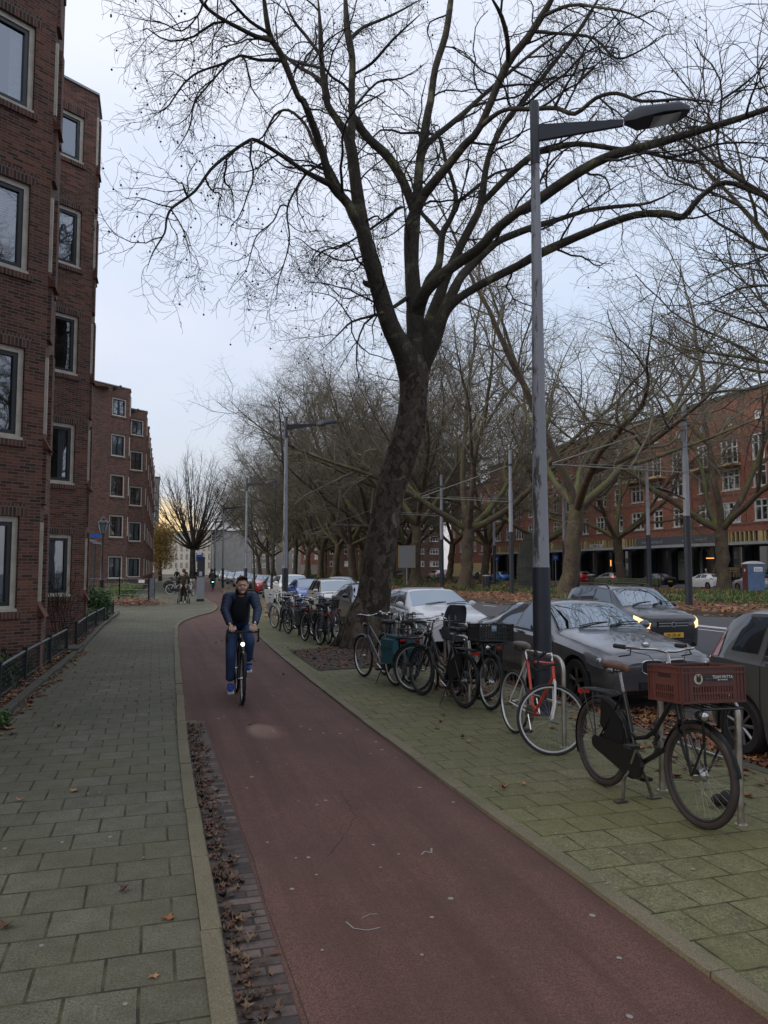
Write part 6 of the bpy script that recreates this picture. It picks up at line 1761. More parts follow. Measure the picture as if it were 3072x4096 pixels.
sp = [(-1.0 + g.gauss(0, .75), 41.0 + g.gauss(0, 1.6), abs(g.gauss(.08, .10))) for _ in range(1500)]
scatter_leaves('swept_leaves', 'heap of orange-brown leaves at the corner of the wire fence', sp, .17, LV, seed=9)
sp = [(PE(y) - .2 - abs(g.gauss(0, .7)), y, 0) for y in [26 + 90 * g.random() for _ in range(1800)]]
scatter_leaves('kerbside_leaves', 'brown leaves along the distant car row', sp, .18, LV, seed=10)
# chewing-gum spots and chips on the red asphalt
M['gum'] = flat('gum_grey', (.24, .235, .21), .8); g = random.Random(5); b = MB()
for k in range(46):
    x, y = g.uniform(.75, 2.3), 2.6 + 9 * g.random() ** 1.3; r = g.uniform(.008, .020); m = 10
    b.add([(x + r * math.cos(q * .628) * g.uniform(.85, 1.1), y + r * 1.1 * math.sin(q * .628) * g.uniform(.85, 1.1), -.0265) for q in range(m)], [tuple(range(m))])
for k in range(26):
    x, y = (g.uniform(2.6, 3.6), g.uniform(3.2, 6)) if k % 2 else (g.uniform(-1, .2), g.uniform(3, 7)); r = g.uniform(.006, .014)
    b.add([(x + r * math.cos(q * .785), y + r * 1.4 * math.sin(q * .785), .003) for q in range(8)], [tuple(range(8))])
tag(b.build('gum_spots', M['gum']), 'pale chewing-gum spots on the cycle path and paving', 'stain', kind='stuff')
# chalk-like scratches and feather scraps
b = MB()
def scrap(pts, w_, z):
    for (x0, y0), (x1, y1) in zip(pts, pts[1:]):
        d = Vector((x1 - x0, y1 - y0)); n_ = Vector((-d.y, d.x)).normalized() * w_; b.quad((x0 - n_.x, y0 - n_.y, z), (x1 - n_.x, y1 - n_.y, z), (x1 + n_.x, y1 + n_.y, z), (x0 + n_.x, y0 + n_.y, z))
scrap([(.98, 3.98), (1.0, 3.9), (1.06, 3.86), (1.13, 3.87)], .004, -.0265); scrap([(1.07, 4.0), (1.12, 4.03), (1.16, 4.02)], .003, -.0265)
scrap([(1.66, 4.75), (1.70, 4.8), (1.73, 4.76), (1.76, 4.84)], .006, -.0265)
for (x, y) in [(2.48, 3.95), (2.75, 4.35), (2.95, 4.3), (2.9, 3.95), (2.62, 4.7)]: scrap([(x, y), (x + .025, y + .018), (x + .045, y + .01)], .004, .004)
tag(b.build('pale_scraps', M['gum']), 'small pale feather scraps and chalk scratches on the cycle path and tiles', 'litter', kind='stuff')
# fern and ground-cover clumps: blades radiating from points
def blades(name, label, spots, h, n, mats, seed=1, wd=.02, droop=.6, kind='stuff', cat='ground cover', parent=None):
    g = random.Random(seed); V = []; F = []; mi = []
    for (x, y, z, sc) in spots:
        for k in range(n):
            a = g.uniform(0, 6.28); el = g.uniform(.35, 1.35); L = h * sc * g.uniform(.5, 1.1); d = Vector((math.cos(a) * math.cos(el), math.sin(a) * math.cos(el), math.sin(el)))
            p = Vector((x + g.gauss(0, .12 * sc), y + g.gauss(0, .12 * sc), z)); m = g.randrange(len(mats)); sd_ = Vector((-d.y, d.x, 0)).normalized() * wd * sc * g.uniform(.7, 1.3)
            prev = None
            for q in range(4):
                f = q / 3; c = p + d * L * f - Vector((0, 0, droop * L * f * f * .5)); w_ = sd_ * (1 - f * .85) * (1 if q else .4)
                cur = (len(V), len(V) + 1); V += [tuple(c - w_), tuple(c + w_)]
                if prev: F.append((prev[0], prev[1], cur[1], cur[0])); mi.append(m)
                prev = cur
    me = raw_mesh(name, V, F, mats, False, mi); o = mobj(name, me, parent)
    if parent is None: tag(o, label, cat, kind=kind)
    return o
GR = [leafm('fern_green', (.075, .14, .035)), leafm('fern_dark', (.035, .07, .022)), leafm('fern_yellow', (.14, .17, .04))]
GD = [leafm('ivy_dark', (.022, .045, .018)), leafm('ivy_mid', (.04, .075, .025)), leafm('ivy_light', (.07, .11, .035))]
g = random.Random(31); sp = []
for (cx_, cy_, rx, ry, n) in [(25.5, 39, 3.5, 4.5, 130), (31, 35, 5, 5, 110), (38, 44, 5, 5, 130), (27, 47, 2, 3, 70), (26.5, 62, 2.5, 5, 90), (24.5, 74, 2, 6, 90), (29, 54, 2, 3, 50), (35, 68, 3, 6, 60), (25, 58, 2, 3, 50), (33, 29, 5, 4, 60)]:
    for k in range(n): sp.append((cx_ + g.gauss(0, rx * .5), cy_ + g.gauss(0, ry * .5), -.01, g.uniform(.7, 1.3)))
blades('fern_clumps', 'green fern and grass clumps growing through the leaves on the median', sp, .55, 26, GR, 3, .028)
sp = [(fMED(y) + .5 + g.random() ** 1.4 * 22, y, -.01, g.uniform(.8, 1.5)) for y in [80 + 110 * g.random() for _ in range(900)]]
blades('ground_cover', 'dark green ground cover between the distant plane trunks', sp, .6, 16, GD + [GR[0]], 4, .05)
b = MB()
ys = [72 + 6 * k for k in range(22)]
for a, c in zip(ys, ys[1:]): b.quad((fMED(a) + .16, a, -.004), (fMED(a) + 1.5, a, -.004), (fMED(c) + 1.5, c, -.004), (fMED(c) + .16, c, -.004))
tag(b.build('grass_verge', M['grass']), kind='structure')
# front garden planting
sp = [(g.uniform(-3.0, -2.05), 5 + 13 * g.random(), .03, g.uniform(.5, 1.0)) for _ in range(230)]
blades('garden_ground_cover', 'dark straggly plants in the front garden behind the mesh fence', sp, .5, 20, GD, 6, .022)
def leafy_bush(name, label, c, r, n, mats, leaf=.05, seed=1, parts=True, stems=8, cat='bush'):
    t = thing(name, label, cat, (c[0], c[1], 0)); g = random.Random(seed); V = []; F = []; mi = []
    lobes = [(Vector((g.uniform(-.5, .5) * r[0], g.uniform(-.5, .5) * r[1], r[2] * g.uniform(.35, 1.25))), g.uniform(.45, .75)) for _ in range(9)]
    for k in range(n):
        lc, lr = g.choice(lobes); d = rv(g); q = g.random() ** .35
        p = lc + Vector((d.x * r[0], d.y * r[1], d.z * r[2] * .8)) * lr * q
        if p.z < .02: continue
        nrm = (d + rv(g) * .8).normalized(); u = nrm.orthogonal().normalized(); v = nrm.cross(u); s = leaf * g.uniform(.6, 1.3); a = g.uniform(0, 6.28)
        u, v = u * math.cos(a) + v * math.sin(a), v * math.cos(a) - u * math.sin(a); b0 = len(V)
        V += [tuple(p - u * s), tuple(p - v * s * .45), tuple(p + u * s), tuple(p + v * s * .45)]; F.append((b0, b0 + 1, b0 + 2, b0 + 3)); mi.append(g.randrange(len(mats)))
    fo = mobj('foliage', raw_mesh('foliage', V, F, mats, False, mi), t)
    pl = [wander(g, Vector((g.uniform(-.1, .1), g.uniform(-.1, .1), 0)), Vector((g.gauss(0, .5), g.gauss(0, .5), 1)), r[2] * g.uniform(1.0, 1.6), .012, .004, 6, .2, .05) for _ in range(stems)]
    mobj('stems', tubes_mesh('stems', pl, 4, M['barkDk']), t); return t
BG = [leafm('laurel', (.035, .085, .022)), leafm('laurel_light', (.08, .16, .035)), leafm('laurel_dark', (.018, .042, .014))]
leafy_bush('bush', 'dense green evergreen bush at the corner of the second bay', (-1.95, 28.2), (.68, 1.1, .72), 5200, BG, .055, 3)
leafy_bush('bush', 'blue-green conifer shrub low behind the fence before the evergreen bush', (-2.15, 25.4), (.5, .9, .42), 2600, GD, .04, 4)
leafy_bush('bush', 'pale green shrubs inside the wire fence', (-1.6, 47.0), (1.1, 1.8, .6), 2600, [BG[1], GR[2]], .06, 5)
leafy_bush('bush', 'small leafy plant at the left edge spilling over the garden kerb', (-1.66, 9.6), (.16, .22, .14), 420, [BG[1], BG[0]], .032, 6, stems=4)
leafy_bush('bush', 'dark low shrub behind the fence at the foot of the nearest bay', (-2.35, 13.4), (.35, 1.2, .42), 1500, GD, .038, 8)
# thin bare shrub in front of the ground-floor window of the second bay
t = thing('bare_shrub', 'thin leafless shrub in front of the lowest window of the second bay', 'shrub', (-2.15, 20.7, 0)); g = random.Random(9); out = []; base_ = []
for k in range(12):
    pl = wander(g, Vector((g.uniform(-.12, .12), g.uniform(-.2, .2), 0)), Vector((g.gauss(0, .22), g.gauss(0, .3), 1)), 1.7 * g.uniform(.7, 1.1), .009, .003, 8, .12, .05); base_.append(pl)
    sprout(g, out, pl[0], pl[1], 0, [(.16, .5, .4, .6, .008, 4, .2, .05, .3), (.12, .2, .4, .7, .008, 3, .25, .02, .2)])
mobj('stems', tubes_mesh('stems', base_ + [p for l, p in out], 4, M['barkDk']), t)
# young street trees in the bicycle bay
def young_tree(x, y, h, r, label, seed):
    g = random.Random(seed); out = []; tr = wander(g, Vector((0, 0, -.02)), Vector((0, 0, 1)), h, r, .012, 14, .02, .01)
    for i in range(len(tr[0])): pass
    sprout(g, out, tr[0], tr[1], 0, [(.16, 1.25, .4, 1.05, .010, 6, .14, .03, .30), (.20, .5, .4, .8, .008, 4, .2, .02, .15)])
    t = thing('young_tree', label, 'tree', (x, y, 0), 0, 'young street trees in the bicycle bay')
    mobj('trunk', tubes_mesh('trunk', [tr], 10, M['barkDk']), t); mobj('branches', tubes_mesh('branches', [p for l, p in out], 4, M['barkDk']), t)
young_tree(5.0, 30.6, 8.6, .11, 'young bare tree with dark green trunk next to the second lamp post', 2)
young_tree(5.55, 38.2, 6.2, .075, 'thin young tree behind the crowded bicycles, left of its thicker neighbour', 3)
young_tree(5.75, 46.5, 6.0, .07, 'thinnest young tree just right of the cyclist in blue', 5)
# the rounded bare tree at the end of the path
g = random.Random(41); th = []; out = []
tp_ = wander(g, Vector((0, 0, -.1)), Vector((0, 0, 1)), 5.5, .60, .45, 6, .02, 0); th.append(tp_)
for k in range(46):
    a = k * 2.4; el = g.uniform(.15, 1.5); d = Vector((math.cos(a) * math.cos(el), math.sin(a) * math.cos(el), math.sin(el)))
    pl = wander(g, Vector((0, 0, 5.1)), d, (8.5 + 9.5 * math.sin(el)) * g.uniform(.85, 1), .15, .02, 12, .06, .05); th.append(pl)
    sprout(g, out, pl[0], pl[1], 0, [(1.0, 3.6, .3, .5, .012, 6, .1, .04, .2), (.6, 1.7, .3, .5, .010, 4, .12, .03, .15)])
make_tree('tree', 'rounded bare tree standing alone at the far end of the cycle path', (6.6, 143, 0), 0, tree_meshes('f', th, [p for l, p in out if l == 0], [p for l, p in out if l > 0], M['barkDk'], M['barkDk']))
# yellow autumn tree beyond the far block, and a bare poplar behind the near block
t = thing('autumn_tree', 'yellow-leaved autumn tree beyond the far brick block', 'tree', (.9, 116, 0)); g = random.Random(12)
mobj('trunk', tubes_mesh('trunk', [wander(g, Vector((0, 0, -.1)), Vector((0, 0, 1)), 6, .25, .08, 6, .04, 0)], 8, M['barkDk']), t)
V = []; F = []; mi = []; YL = [leafm('yellow_leaf', (.36, .22, .04)), leafm('ochre_leaf', (.24, .14, .035)), leafm('olive_leaf', (.14, .12, .03))]
for k in range(9000):
    d = rv(g); q = g.random() ** .4; lc = Vector((g.uniform(-1, 1), g.uniform(-1, 1), g.choice((3, 4.2, 5.4, 6.4, 7.2)))); p = lc + Vector((d.x * 1.6, d.y * 1.6, d.z * 1.5)) * q; s = .12 * g.uniform(.6, 1.3)
    u = rv(g); v = u.orthogonal().normalized(); b0 = len(V); V += [tuple(p - u * s), tuple(p - v * s * .5), tuple(p + u * s), tuple(p + v * s * .5)]; F.append((b0, b0 + 1, b0 + 2, b0 + 3)); mi.append(g.randrange(3))
mobj('crown', raw_mesh('crown', V, F, YL, False, mi), t)
g = random.Random(14); tr = wander(g, Vector((0, 0, 0)), Vector((0, 0, 1)), 19, .3, .02, 16, .02, 0); out = []
sprout(g, out, tr[0], tr[1], 0, [(.28, 2.6, .3, .32, .010, 6, .08, .03, .15), (.3, 1.2, .3, .45, .009, 4, .12, .02, .15)])
make_tree('poplar_tree', 'slim bare poplar peeping out behind the near apartment block', (-5.9, 36, 0), 0, (tubes_mesh('trunk', [tr], 8, M['barkDk']), None, tubes_mesh('b', [p for l, p in out if l == 0], 4, M['twigBig']), tubes_mesh('t', [p for l, p in out if l > 0], 3, M['twigBig'])))
# ------------------------------------------------------------------ bicycles
M['tyre'] = flat('bicycle_tyre', (.014, .014, .015), .75, var=.3)
M['tyreB'] = flat('brownish_tyre', (.030, .022, .020), .75, var=.3)
M['tyreW'] = flat('cream_tyre', (.42, .42, .40), .7)
M['rimS'] = flat('silver_rim', (.50, .51, .52), .3, metal=.6)
M['rimB'] = flat('black_rim', (.03, .03, .03), .4)
M['rimR'] = flat('rusty_rim', (.10, .085, .07), .5, metal=.5, var=.4)
M['frRed'] = flat('orange_red_frame', (.52, .035, .018), .3, coat=.6)
M['frWhite'] = flat('white_frame_paint', (.58, .58, .56), .35)
M['frNavy'] = flat('dark_blue_frame', (.018, .03, .07), .35)
M['frGreen'] = flat('dark_teal_frame', (.015, .05, .055), .35)
M['frGrey'] = flat('grey_frame', (.14, .145, .15), .35, metal=.3)
M['leather'] = flat('brown_saddle', (.10, .055, .045), .55, var=.2)
M['leatherG'] = flat('grey_brown_saddle', (.13, .115, .10), .6, var=.2)
M['crateR'] = flat('red_brown_crate', (.095, .033, .026), .5, var=.12)
M['teal'] = flat('teal_canvas', (.015, .075, .095), .8, var=.25)
M['reflR'] = flat('red_reflector', (.40, .02, .015), .2, coat=1)
M['orange'] = flat('orange_plastic', (.6, .14, .02), .4)
M['badge'] = flat('cream_sticker', (.42, .40, .30), .5)
M['spoke'] = flat('dull_spokes', (.22, .22, .22), .5)
WC = {}
def wheel_mesh(r, tr, rimm, tyrem, hub=.022, nsp=32):
    k = (r, tr, rimm.name, tyrem.name, hub)
    if k in WC: return WC[k]
    t = MB(); n = 40
    def torus(b, R0, rr, m, ns=8, flatx=1.0):
        vs = []; fs = []
        for i in range(n):
            a = 2 * math.pi * i / n
            for j in range(ns):
                q = 2 * math.pi * j / ns; rad = R0 + rr * math.cos(q); vs.append((rad * math.cos(a), rr * flatx * math.sin(q), rad * math.sin(a)))
        for i in range(n):
            i2 = (i + 1) % n
            for j in range(ns): fs.append((i * ns + j, i * ns + (j + 1) % ns, i2 * ns + (j + 1) % ns, i2 * ns + j))
        b.add(vs, fs, m)
    torus(t, r - tr, tr, 0)
    w = MB(); torus(w, r - 2 * tr - .006, .010, 0, 6, 1.1)
    w.lathe([(hub, -.035), (hub * .8, -.02), (hub * .8, .02), (hub, .035)], 12, 1, axis='Y'); w.lathe([(.006, -.06), (.006, .06)], 6, 1, axis='Y')
    Rr = r - 2 * tr - .01
    for i in range(nsp):
        a = 2 * math.pi * i / nsp; sd = .03 if i % 2 else -.03; off = .9 if (i // 2) % 2 else -.9
        p = (hub * .9 * math.cos(a + off), sd, hub * .9 * math.sin(a + off)); q = (Rr * math.cos(a), 0, Rr * math.sin(a))
        w.tube([p, q], .0011, 3, 2, cap=False)
    WC[k] = (w.mesh('wheel', [rimm, M['chrome'], M['spoke']], True, 40), t.mesh('tyre', [tyrem], True, 180)); return WC[k]

def mudguard(b, c, r, a0, a1, w_=.026, m=0, n=16):
    """curved strip over a wheel in the xz plane; a measured from +x upward"""
    vs = []; fs = []; sec = [(-w_, -.016), (-w_ * .6, 0), (w_ * .6, 0), (w_, -.016)]
    for i in range(n + 1):
        a = R(a0 + (a1 - a0) * i / n)
        for (y, dr) in sec: vs.append((c[0] + (r + dr) * math.cos(a), y, c[2] + (r + dr) * math.sin(a)))
    for i in range(n):
        for j in range(3): fs.append((i * 4 + j, i * 4 + j + 1, i * 4 + 5 + j, i * 4 + 4 + j))
    b.add(vs, fs, m); b.add([tuple(v) for v in vs], [f[::-1] for f in fs], m)

def bicycle(label, pos, az, style='dutch', lean=0.0, steer=0.0, fr='black', fork=None, stays=None, tyre='tyre', rim='rimB', wb=1.10, r=.345, tr=.021, saddle='blackP', guard=True, chaincase=True, coat=False, rack=True, stand='side', bars='swept', barmat='chrome',
            front_rack=False, crate=None, pannier=None, child_seat=False, tail=True, lamp=True, group='bicycles parked in the bicycle bay', sadh=.98, hub=.022, cat='bicycle', name='bicycle', crank=20, frt=.0155, screen=False, barh=None, saddlecap=None, basket=False, far=False):
    t = thing(name, label, cat, (pos[0], pos[1], pos[2] if len(pos) > 2 else -.004), 0, group)
    t.rotation_euler = (lean, 0, R(90) - R(az))
    F = M[fr]; FK = M[fork or fr]; ST = M[stays or fr]
    BB = Vector((.46, 0, .285)); HT0 = Vector((wb - .185, 0, .70)); HT1 = Vector((wb - .245, 0, .90)); S1 = Vector((.285, 0, .80)); RA = Vector((0, 0, r)); FA = Vector((wb, 0, r))
    if style == 'diamond': S1 = Vector((.30, 0, .83)); HT0 = Vector((wb - .15, 0, .70)); HT1 = Vector((wb - .19, 0, .87))
    b = MB()
    b.tube([BB, S1], frt, 8); b.tube([HT0, HT1], frt * 1.15, 8)
    if style == 'diamond':
        b.tube([S1 + Vector((0, 0, -.02)), HT1 + Vector((0, 0, -.03))], frt * .95, 8); b.tube([BB, HT0 + Vector((0, 0, .03))], frt * 1.05, 8)
    elif style == 'dutch':   # swan-neck twin tubes
        P = [HT1 - Vector((.0, 0, .04)), Vector((wb - .36, 0, .70)), Vector((.56, 0, .50)), Vector((.44, 0, .47)), Vector((.385, 0, .50))]
        P = [P[0], P[0].lerp(P[1], .6), P[1], P[1].lerp(P[2], .5) - Vector((0, 0, .03)), P[2], P[3], P[4]]
        b.tube(P, frt * .95, 8)
        P = [HT0, Vector((wb - .33, 0, .47)), BB + Vector((.08, 0, .03)), BB]; b.tube(P, frt * 1.1, 8)
    else:
        b.tube([HT1 - Vector((0, 0, .04)), Vector((.39, 0, .52))], frt * .9, 8); b.tube([HT0, BB], frt * 1.05, 8)
    b.lathe([(.026, -.04), (.026, .04)], 12, 0, c=BB, axis='Y')
    b.build('frame', F, t, smooth=True, angle=50)
    b = MB()
    for s in (-1, 1):
        b.tube([S1 - Vector((0, -.018 * s, .03)), RA + Vector((0, .055 * s, 0))], .0075, 6); b.tube([BB + Vector((-.02, .03 * s, 0)), RA + Vector((0, .055 * s, 0))], .0085, 6)
    b.build('rear_stays', ST, t, smooth=True)
    # saddle and post
    b = MB(); top = Vector((.285 - (sadh - .80) * .28, 0, sadh - .05)); b.tube([S1 - Vector((0, 0, .02)), top], .0125, 8); sp_ = b.build('seat_post', M['chrome'], t, smooth=True)
    b = MB(); sx = top.x - .02
    sec = [(-.14, .062, 0), (-.11, .085, .012), (-.05, .080, .010), (.02, .042, .004), (.10, .022, .004), (.145, .014, -.006)]
    vs = []; fs = []
    for (x, w_, z) in sec:
        for k in range(8):
            a = 2 * math.pi * k / 8; vs.append((sx + x, w_ * math.cos(a), sadh + z + .022 * math.sin(a) - (.018 if math.sin(a) < -.1 else 0)))
    for i in range(5):
        for k in range(8): fs.append((i * 8 + k, i * 8 + (k + 1) % 8, i * 8 + 8 + (k + 1) % 8, i * 8 + 8 + k))
    fs += [tuple(range(8))[::-1], tuple(40 + k for k in range(8))]; b.add(vs, fs)
    so_ = b.build('saddle', M[saddlecap or saddle], t, smooth=True, angle=180)
    if not far:
        b = MB()
        for s in (-1, 1): b.tube([(sx - .11, .05 * s, sadh - .03), (sx - .04, .025 * s, sadh - .06), (sx + .10, .012 * s, sadh - .028)], .004, 5); b.tube([(sx - .12, .045 * s, sadh - .02), (sx - .12, .045 * s, sadh - .06), (sx - .02, .03 * s, sadh - .065)], .008, 6)
        b.build('saddle_springs', M['blackP'], so_)
    # wheels
    me, mt = wheel_mesh(r, tr, M[rim], M[tyre], .024); w0 = bpy.data.objects.new('wheel', me); link(w0, t); w0.location = RA; q = bpy.data.objects.new('tyre', mt); link(q, w0)
    me, mt = wheel_mesh(r, tr, M[rim], M[tyre], hub); w1 = bpy.data.objects.new('wheel', me); link(w1, t); q = bpy.data.objects.new('tyre', mt); link(q, w1)
    RM = Matrix.Translation(HT0) @ Matrix.Rotation(R(steer), 4, (HT1 - HT0).normalized()) @ Matrix.Translation(-HT0)
    w1.matrix_basis = RM @ Matrix.Translation(FA)
    if fork == 'racefork': pass
    b = MB(); b.mx = RM
    for s in (-1, 1): b.tube([HT0 - Vector((0, 0, .01)), HT0 + Vector((.01, .042 * s, -.04)), FA.lerp(HT0, .35) + Vector((-.02, .048 * s, 0)), FA + Vector((0, .052 * s, 0))], [.012, .013, .011, .008], 8)
    b.build('fork', FK, t, smooth=True)
    # bars
    zb = barh or max(1.03, sadh + .06)
    b = MB(); b.mx = RM; st0 = HT1 + (HT1 - HT0).normalized() * (zb - HT1.z) * .98
    if bars == 'drop':
        st0 = HT1 + Vector((-.02, 0, .07)); c_ = st0 + Vector((.09, 0, .01)); b.tube([HT1, st0, c_], .011, 8)
        gp = MB(); gp.mx = RM
        for s in (-1, 1):
            gp.tube([c_, c_ + Vector((0, .17 * s, 0)), c_ + Vector((.03, .20 * s, 0)), c_ + Vector((.09, .205 * s, -.02)), c_ + Vector((.11, .205 * s, -.07)), c_ + Vector((.07, .205 * s, -.12)), c_ + Vector((-.05, .205 * s, -.13))], .014, 8)
            gp.ball(c_ + Vector((.10, .205 * s, .02)), (.022, .015, .035), 8)
        ho = b.build('stem', M[barmat], t, smooth=True); gp.build('handlebar', M['blackM'], t, smooth=True)
        hd = None
    else:
        b.tube([HT1, st0], .0115, 8)
        if bars == 'swept': pts = [(.0, 0), (.035, .05), (.045, .14), (.0, .24), (-.10, .28), (-.22, .285)]
        else: pts = [(0, 0), (.01, .10), (.0, .22), (-.03, .30)]
        for s in (-1, 1): b.tube([st0 + Vector((x, y * s, .02 if i > 1 and bars == 'swept' else 0)) for i, (x, y) in enumerate(pts)], .0105, 8)
        hd = b.build('handlebar', M[barmat], t, smooth=True)
        for s in (-1, 1):
            g_ = MB(); g_.mx = RM; p = [st0 + Vector((x, y * s, .02 if bars == 'swept' else 0)) for x, y in pts[-2:]]
            g_.tube([p[0].lerp(p[1], .15), p[1] + (p[1] - p[0]).normalized() * .02], .017, 8); g_.build('grip', M['blackM'], hd, smooth=True)
        if not far:
            g_ = MB(); g_.mx = RM
            for s in (-1, 1):
                p = st0 + Vector((pts[-2][0], pts[-2][1] * s, 0)); g_.tube([p + Vector((.02, -.02 * s, .01)), p + Vector((.04, .0, -.03)), p + Vector((-.08, .01 * s, -.055))], .006, 5)
                g_.tube([p, p + Vector((.10, -.12 * s, -.03)), HT1 + Vector((.08, 0, .0)), HT0 + Vector((.04, 0, .02))], .0028, 4)
            g_.build('brake_lever_and_cables', M['blackP'], hd)
            g_ = MB(); g_.mx = RM; g_.ball(st0 + Vector((.0, -.19, .05)), (.03, .03, .02), 8); g_.build('bell', M['chrome'], hd, smooth=True)
    if guard:
        b = MB(); mudguard(b, RA, r + .018, 15, 205, m=0)
        for s in (-1, 1): b.tube([RA + Vector((0, .05 * s, 0)), RA + Vector(((r + .01) * math.cos(R(150)), .026 * s, (r + .01) * math.sin(R(150))))], .0025, 4)
        b.build('mudguard', M['fender'] if style == 'blue' else (F if fr not in ('frWhite',) else F), t, smooth=True, angle=60)
        b = MB(); b.mx = RM; mudguard(b, FA, r + .018, 10, 165)
        for s in (-1, 1): b.tube([FA + Vector((0, .05 * s, 0)), FA + Vector(((r + .01) * math.cos(R(160)), .026 * s, (r + .01) * math.sin(R(160))))], .0025, 4)
        b.build('mudguard', F, t, smooth=True, angle=60)
    if chaincase:
        b = MB(); ol = []
        for k in range(13): a = R(-100 + k * 200 / 12); ol.append((BB.x + .115 * math.cos(a), BB.z + .115 * math.sin(a)))
        for k in range(9): a = R(100 + k * 160 / 8); ol.append((RA.x + .055 * math.cos(a), RA.z + .055 * math.sin(a)))
        b.slab(ol, (0, -.052, 0), (1, 0, 0), (0, 0, 1), (0, 1, 0), .030); b.build('chain_case', M['black'], t)
        if coat:
            b = MB()
            for s in (-1, 1): b.slab([(.02, r + .05), (.30, r + .24), (.33, r + .10), (.30, r - .06), (.14, r + .02)] if s else [], (0, .040 * s, 0), (1, 0, 0), (0, 0, 1), (0, 1, 0), .004); b.slab([((r + .012) * math.cos(R(a)), r + (r + .012) * math.sin(R(a))) for a in (8, 25, 45, 65, 85)] + [(.02, r + .15), (.14, r + .03)], (0, .036 * s, 0), (1, 0, 0), (0, 0, 1), (0, 1, 0), .004)
            b.build('coat_guard', M['black'], t)
    else:
        b = MB(); b.lathe([(.092, -.050), (.092, -.046)], 24, 0, c=BB, axis='Y'); b.lathe([(.035, -.05), (.035, -.045)], 16, 0, c=RA, axis='Y')
        for s in (-1, 1): b.tube([BB + Vector((0, -.048, .09 * s)), RA + Vector((0, -.048, .034 * s))], .004, 4)
        b.build('chain_and_chainring', M['rimR'], t)
    for s in (-1, 1):
        b = MB(); a = R(crank + (180 if s > 0 else 0)); e = BB + Vector((.17 * math.cos(a), .075 * s, .17 * math.sin(a))); b.tube([BB + Vector((0, .065 * s, 0)), e], .009, 6); co_ = b.build('crank', M['chrome'], t)
        b = MB(); b.box(e + Vector((0, .05 * s, 0)), (.09, .085, .026)); b.build('pedal', M['blackM'], co_)
    if rack:
        b = MB(); z = r * 2 + .055
        for y in (-.065, -.02, .02, .065): b.tube([(.20, y * (.6 if abs(y) > .03 else 1), z), (.10, y, z + .01), (-.20, y, z), (-.24, y * .7, z - .005)], .005, 5)
        for x in (.10, -.02, -.18): b.tube([(x, -.065, z), (x, .065, z)], .0045, 4)
        for s in (-1, 1): b.tube([(-.05, .066 * s, z), RA + Vector((0, .062 * s, 0))], .0055, 5); b.tube([(-.18, .066 * s, z), RA + Vector((-.01, .062 * s, 0))], .0045, 5)
        ro_ = b.build('rear_rack', M['black'], t)
    if tail:
        b = MB(); b.box((-.27 if rack else -.33, 0, r * 2 + .02), (.03, .10, .035)); b.build('tail_light', M['reflR'], t)
    if lamp:
        b = MB(); b.mx = RM; c_ = Vector((wb - .10, 0, .86)) if not front_rack else Vector((wb + .20, -.16, .80)); b.ball(c_, (.05, .036, .036), 10); lo = b.build('headlight', M['black'], t, smooth=True)
        b = MB(); b.mx = RM; b.ball(c_ + Vector((.035, 0, 0)), (.018, .031, .031), 10); b.build('lens', M['chrome'], lo, smooth=True)
    if stand == 'double':
        b = MB(); c_ = BB + Vector((-.02, 0, -.03))
        for s in (-1, 1): b.tube([c_, c_ + Vector((-.01, .05 * s, -.03)), c_ + Vector((-.02, .10 * s, -.09)), Vector((.45, .135 * s, .02))], .013, 8); b.box((.45, .155 * s, .008), (.05, .10, .012))
        b.build('kickstand', M['rimR'], t, smooth=True)
    elif stand == 'side':
        b = MB(); b.tube([(.30, .04, .30), (.26, .20, .01)], .009, 6); b.build('kickstand', M['blackP'], t)
    if front_rack:
        b = MB(); b.mx = RM; z = .845; x0, x1 = wb - .18, wb + .24
        for y in (-.16, -.08, 0, .08, .16): b.tube([(x0, y, z), (x1, y, z)], .006, 5)
        for x in (x0, wb, x1): b.tube([(x, -.16, z), (x, .16, z)], .007, 5)
        for s in (-1, 1):
            b.tube([(wb + .14, .10 * s, z), (wb + .13, .075 * s, .60), FA + Vector((0, .065 * s, 0))], .0085, 6); b.tube([(wb - .08, .10 * s, z), FA + Vector((-.01, .065 * s, 0))], .0085, 6)
        b.build('front_carrier', M['black'], t, smooth=True)
    if crate: make_crate(t, crate, RM, wb)
    if basket:   # tall open carrier of flat bars
        b = MB(); b.mx = RM; x0 = wb - .05
        for z in (.78, .90, 1.02, 1.12): 
            for (p, q) in (((x0, -.17), (x0 + .20, -.20)), ((x0 + .20, -.20), (x0 + .20, .20)), ((x0 + .20, .20), (x0, .17)), ((x0, .17), (x0, -.17))): b.tube([(*p, z), (*q, z)], .007, 5)
        for y in (-.18, -.06, .06, .18): b.tube([(x0 + .20, y, .76), (x0 + .20, y, 1.14)], .008, 5)
        for k in range(5): b.tube([(x0 + .04 * k, -.17, .77), (x0 + .04 * k, .17, .77)], .007, 5)
        b.build('front_carrier', M['black'], t)
    if pannier:
        for s in (-1, 1):
            b = MB(); vs = []; ol = [(-.26, .70), (.10, .70), (.12, .52), (.06, .36), (-.22, .36), (-.28, .52)]
            b.slab(ol, (0, .125 * s, 0), (1, 0, 0), (0, 0, 1), (0, 1, 0), .10); b.slab([(-.24, .72), (.08, .72), (.08, .60), (-.24, .60)], (0, .13 * s, 0), (1, 0, 0), (0, 0, 1), (0, 1, 0), .125)
            b.build('pannier', M[pannier], t)
        b = MB(); b.box((-.08, 0, .755), (.34, .20, .03)); b.build('pannier_strap', M[pannier], t)
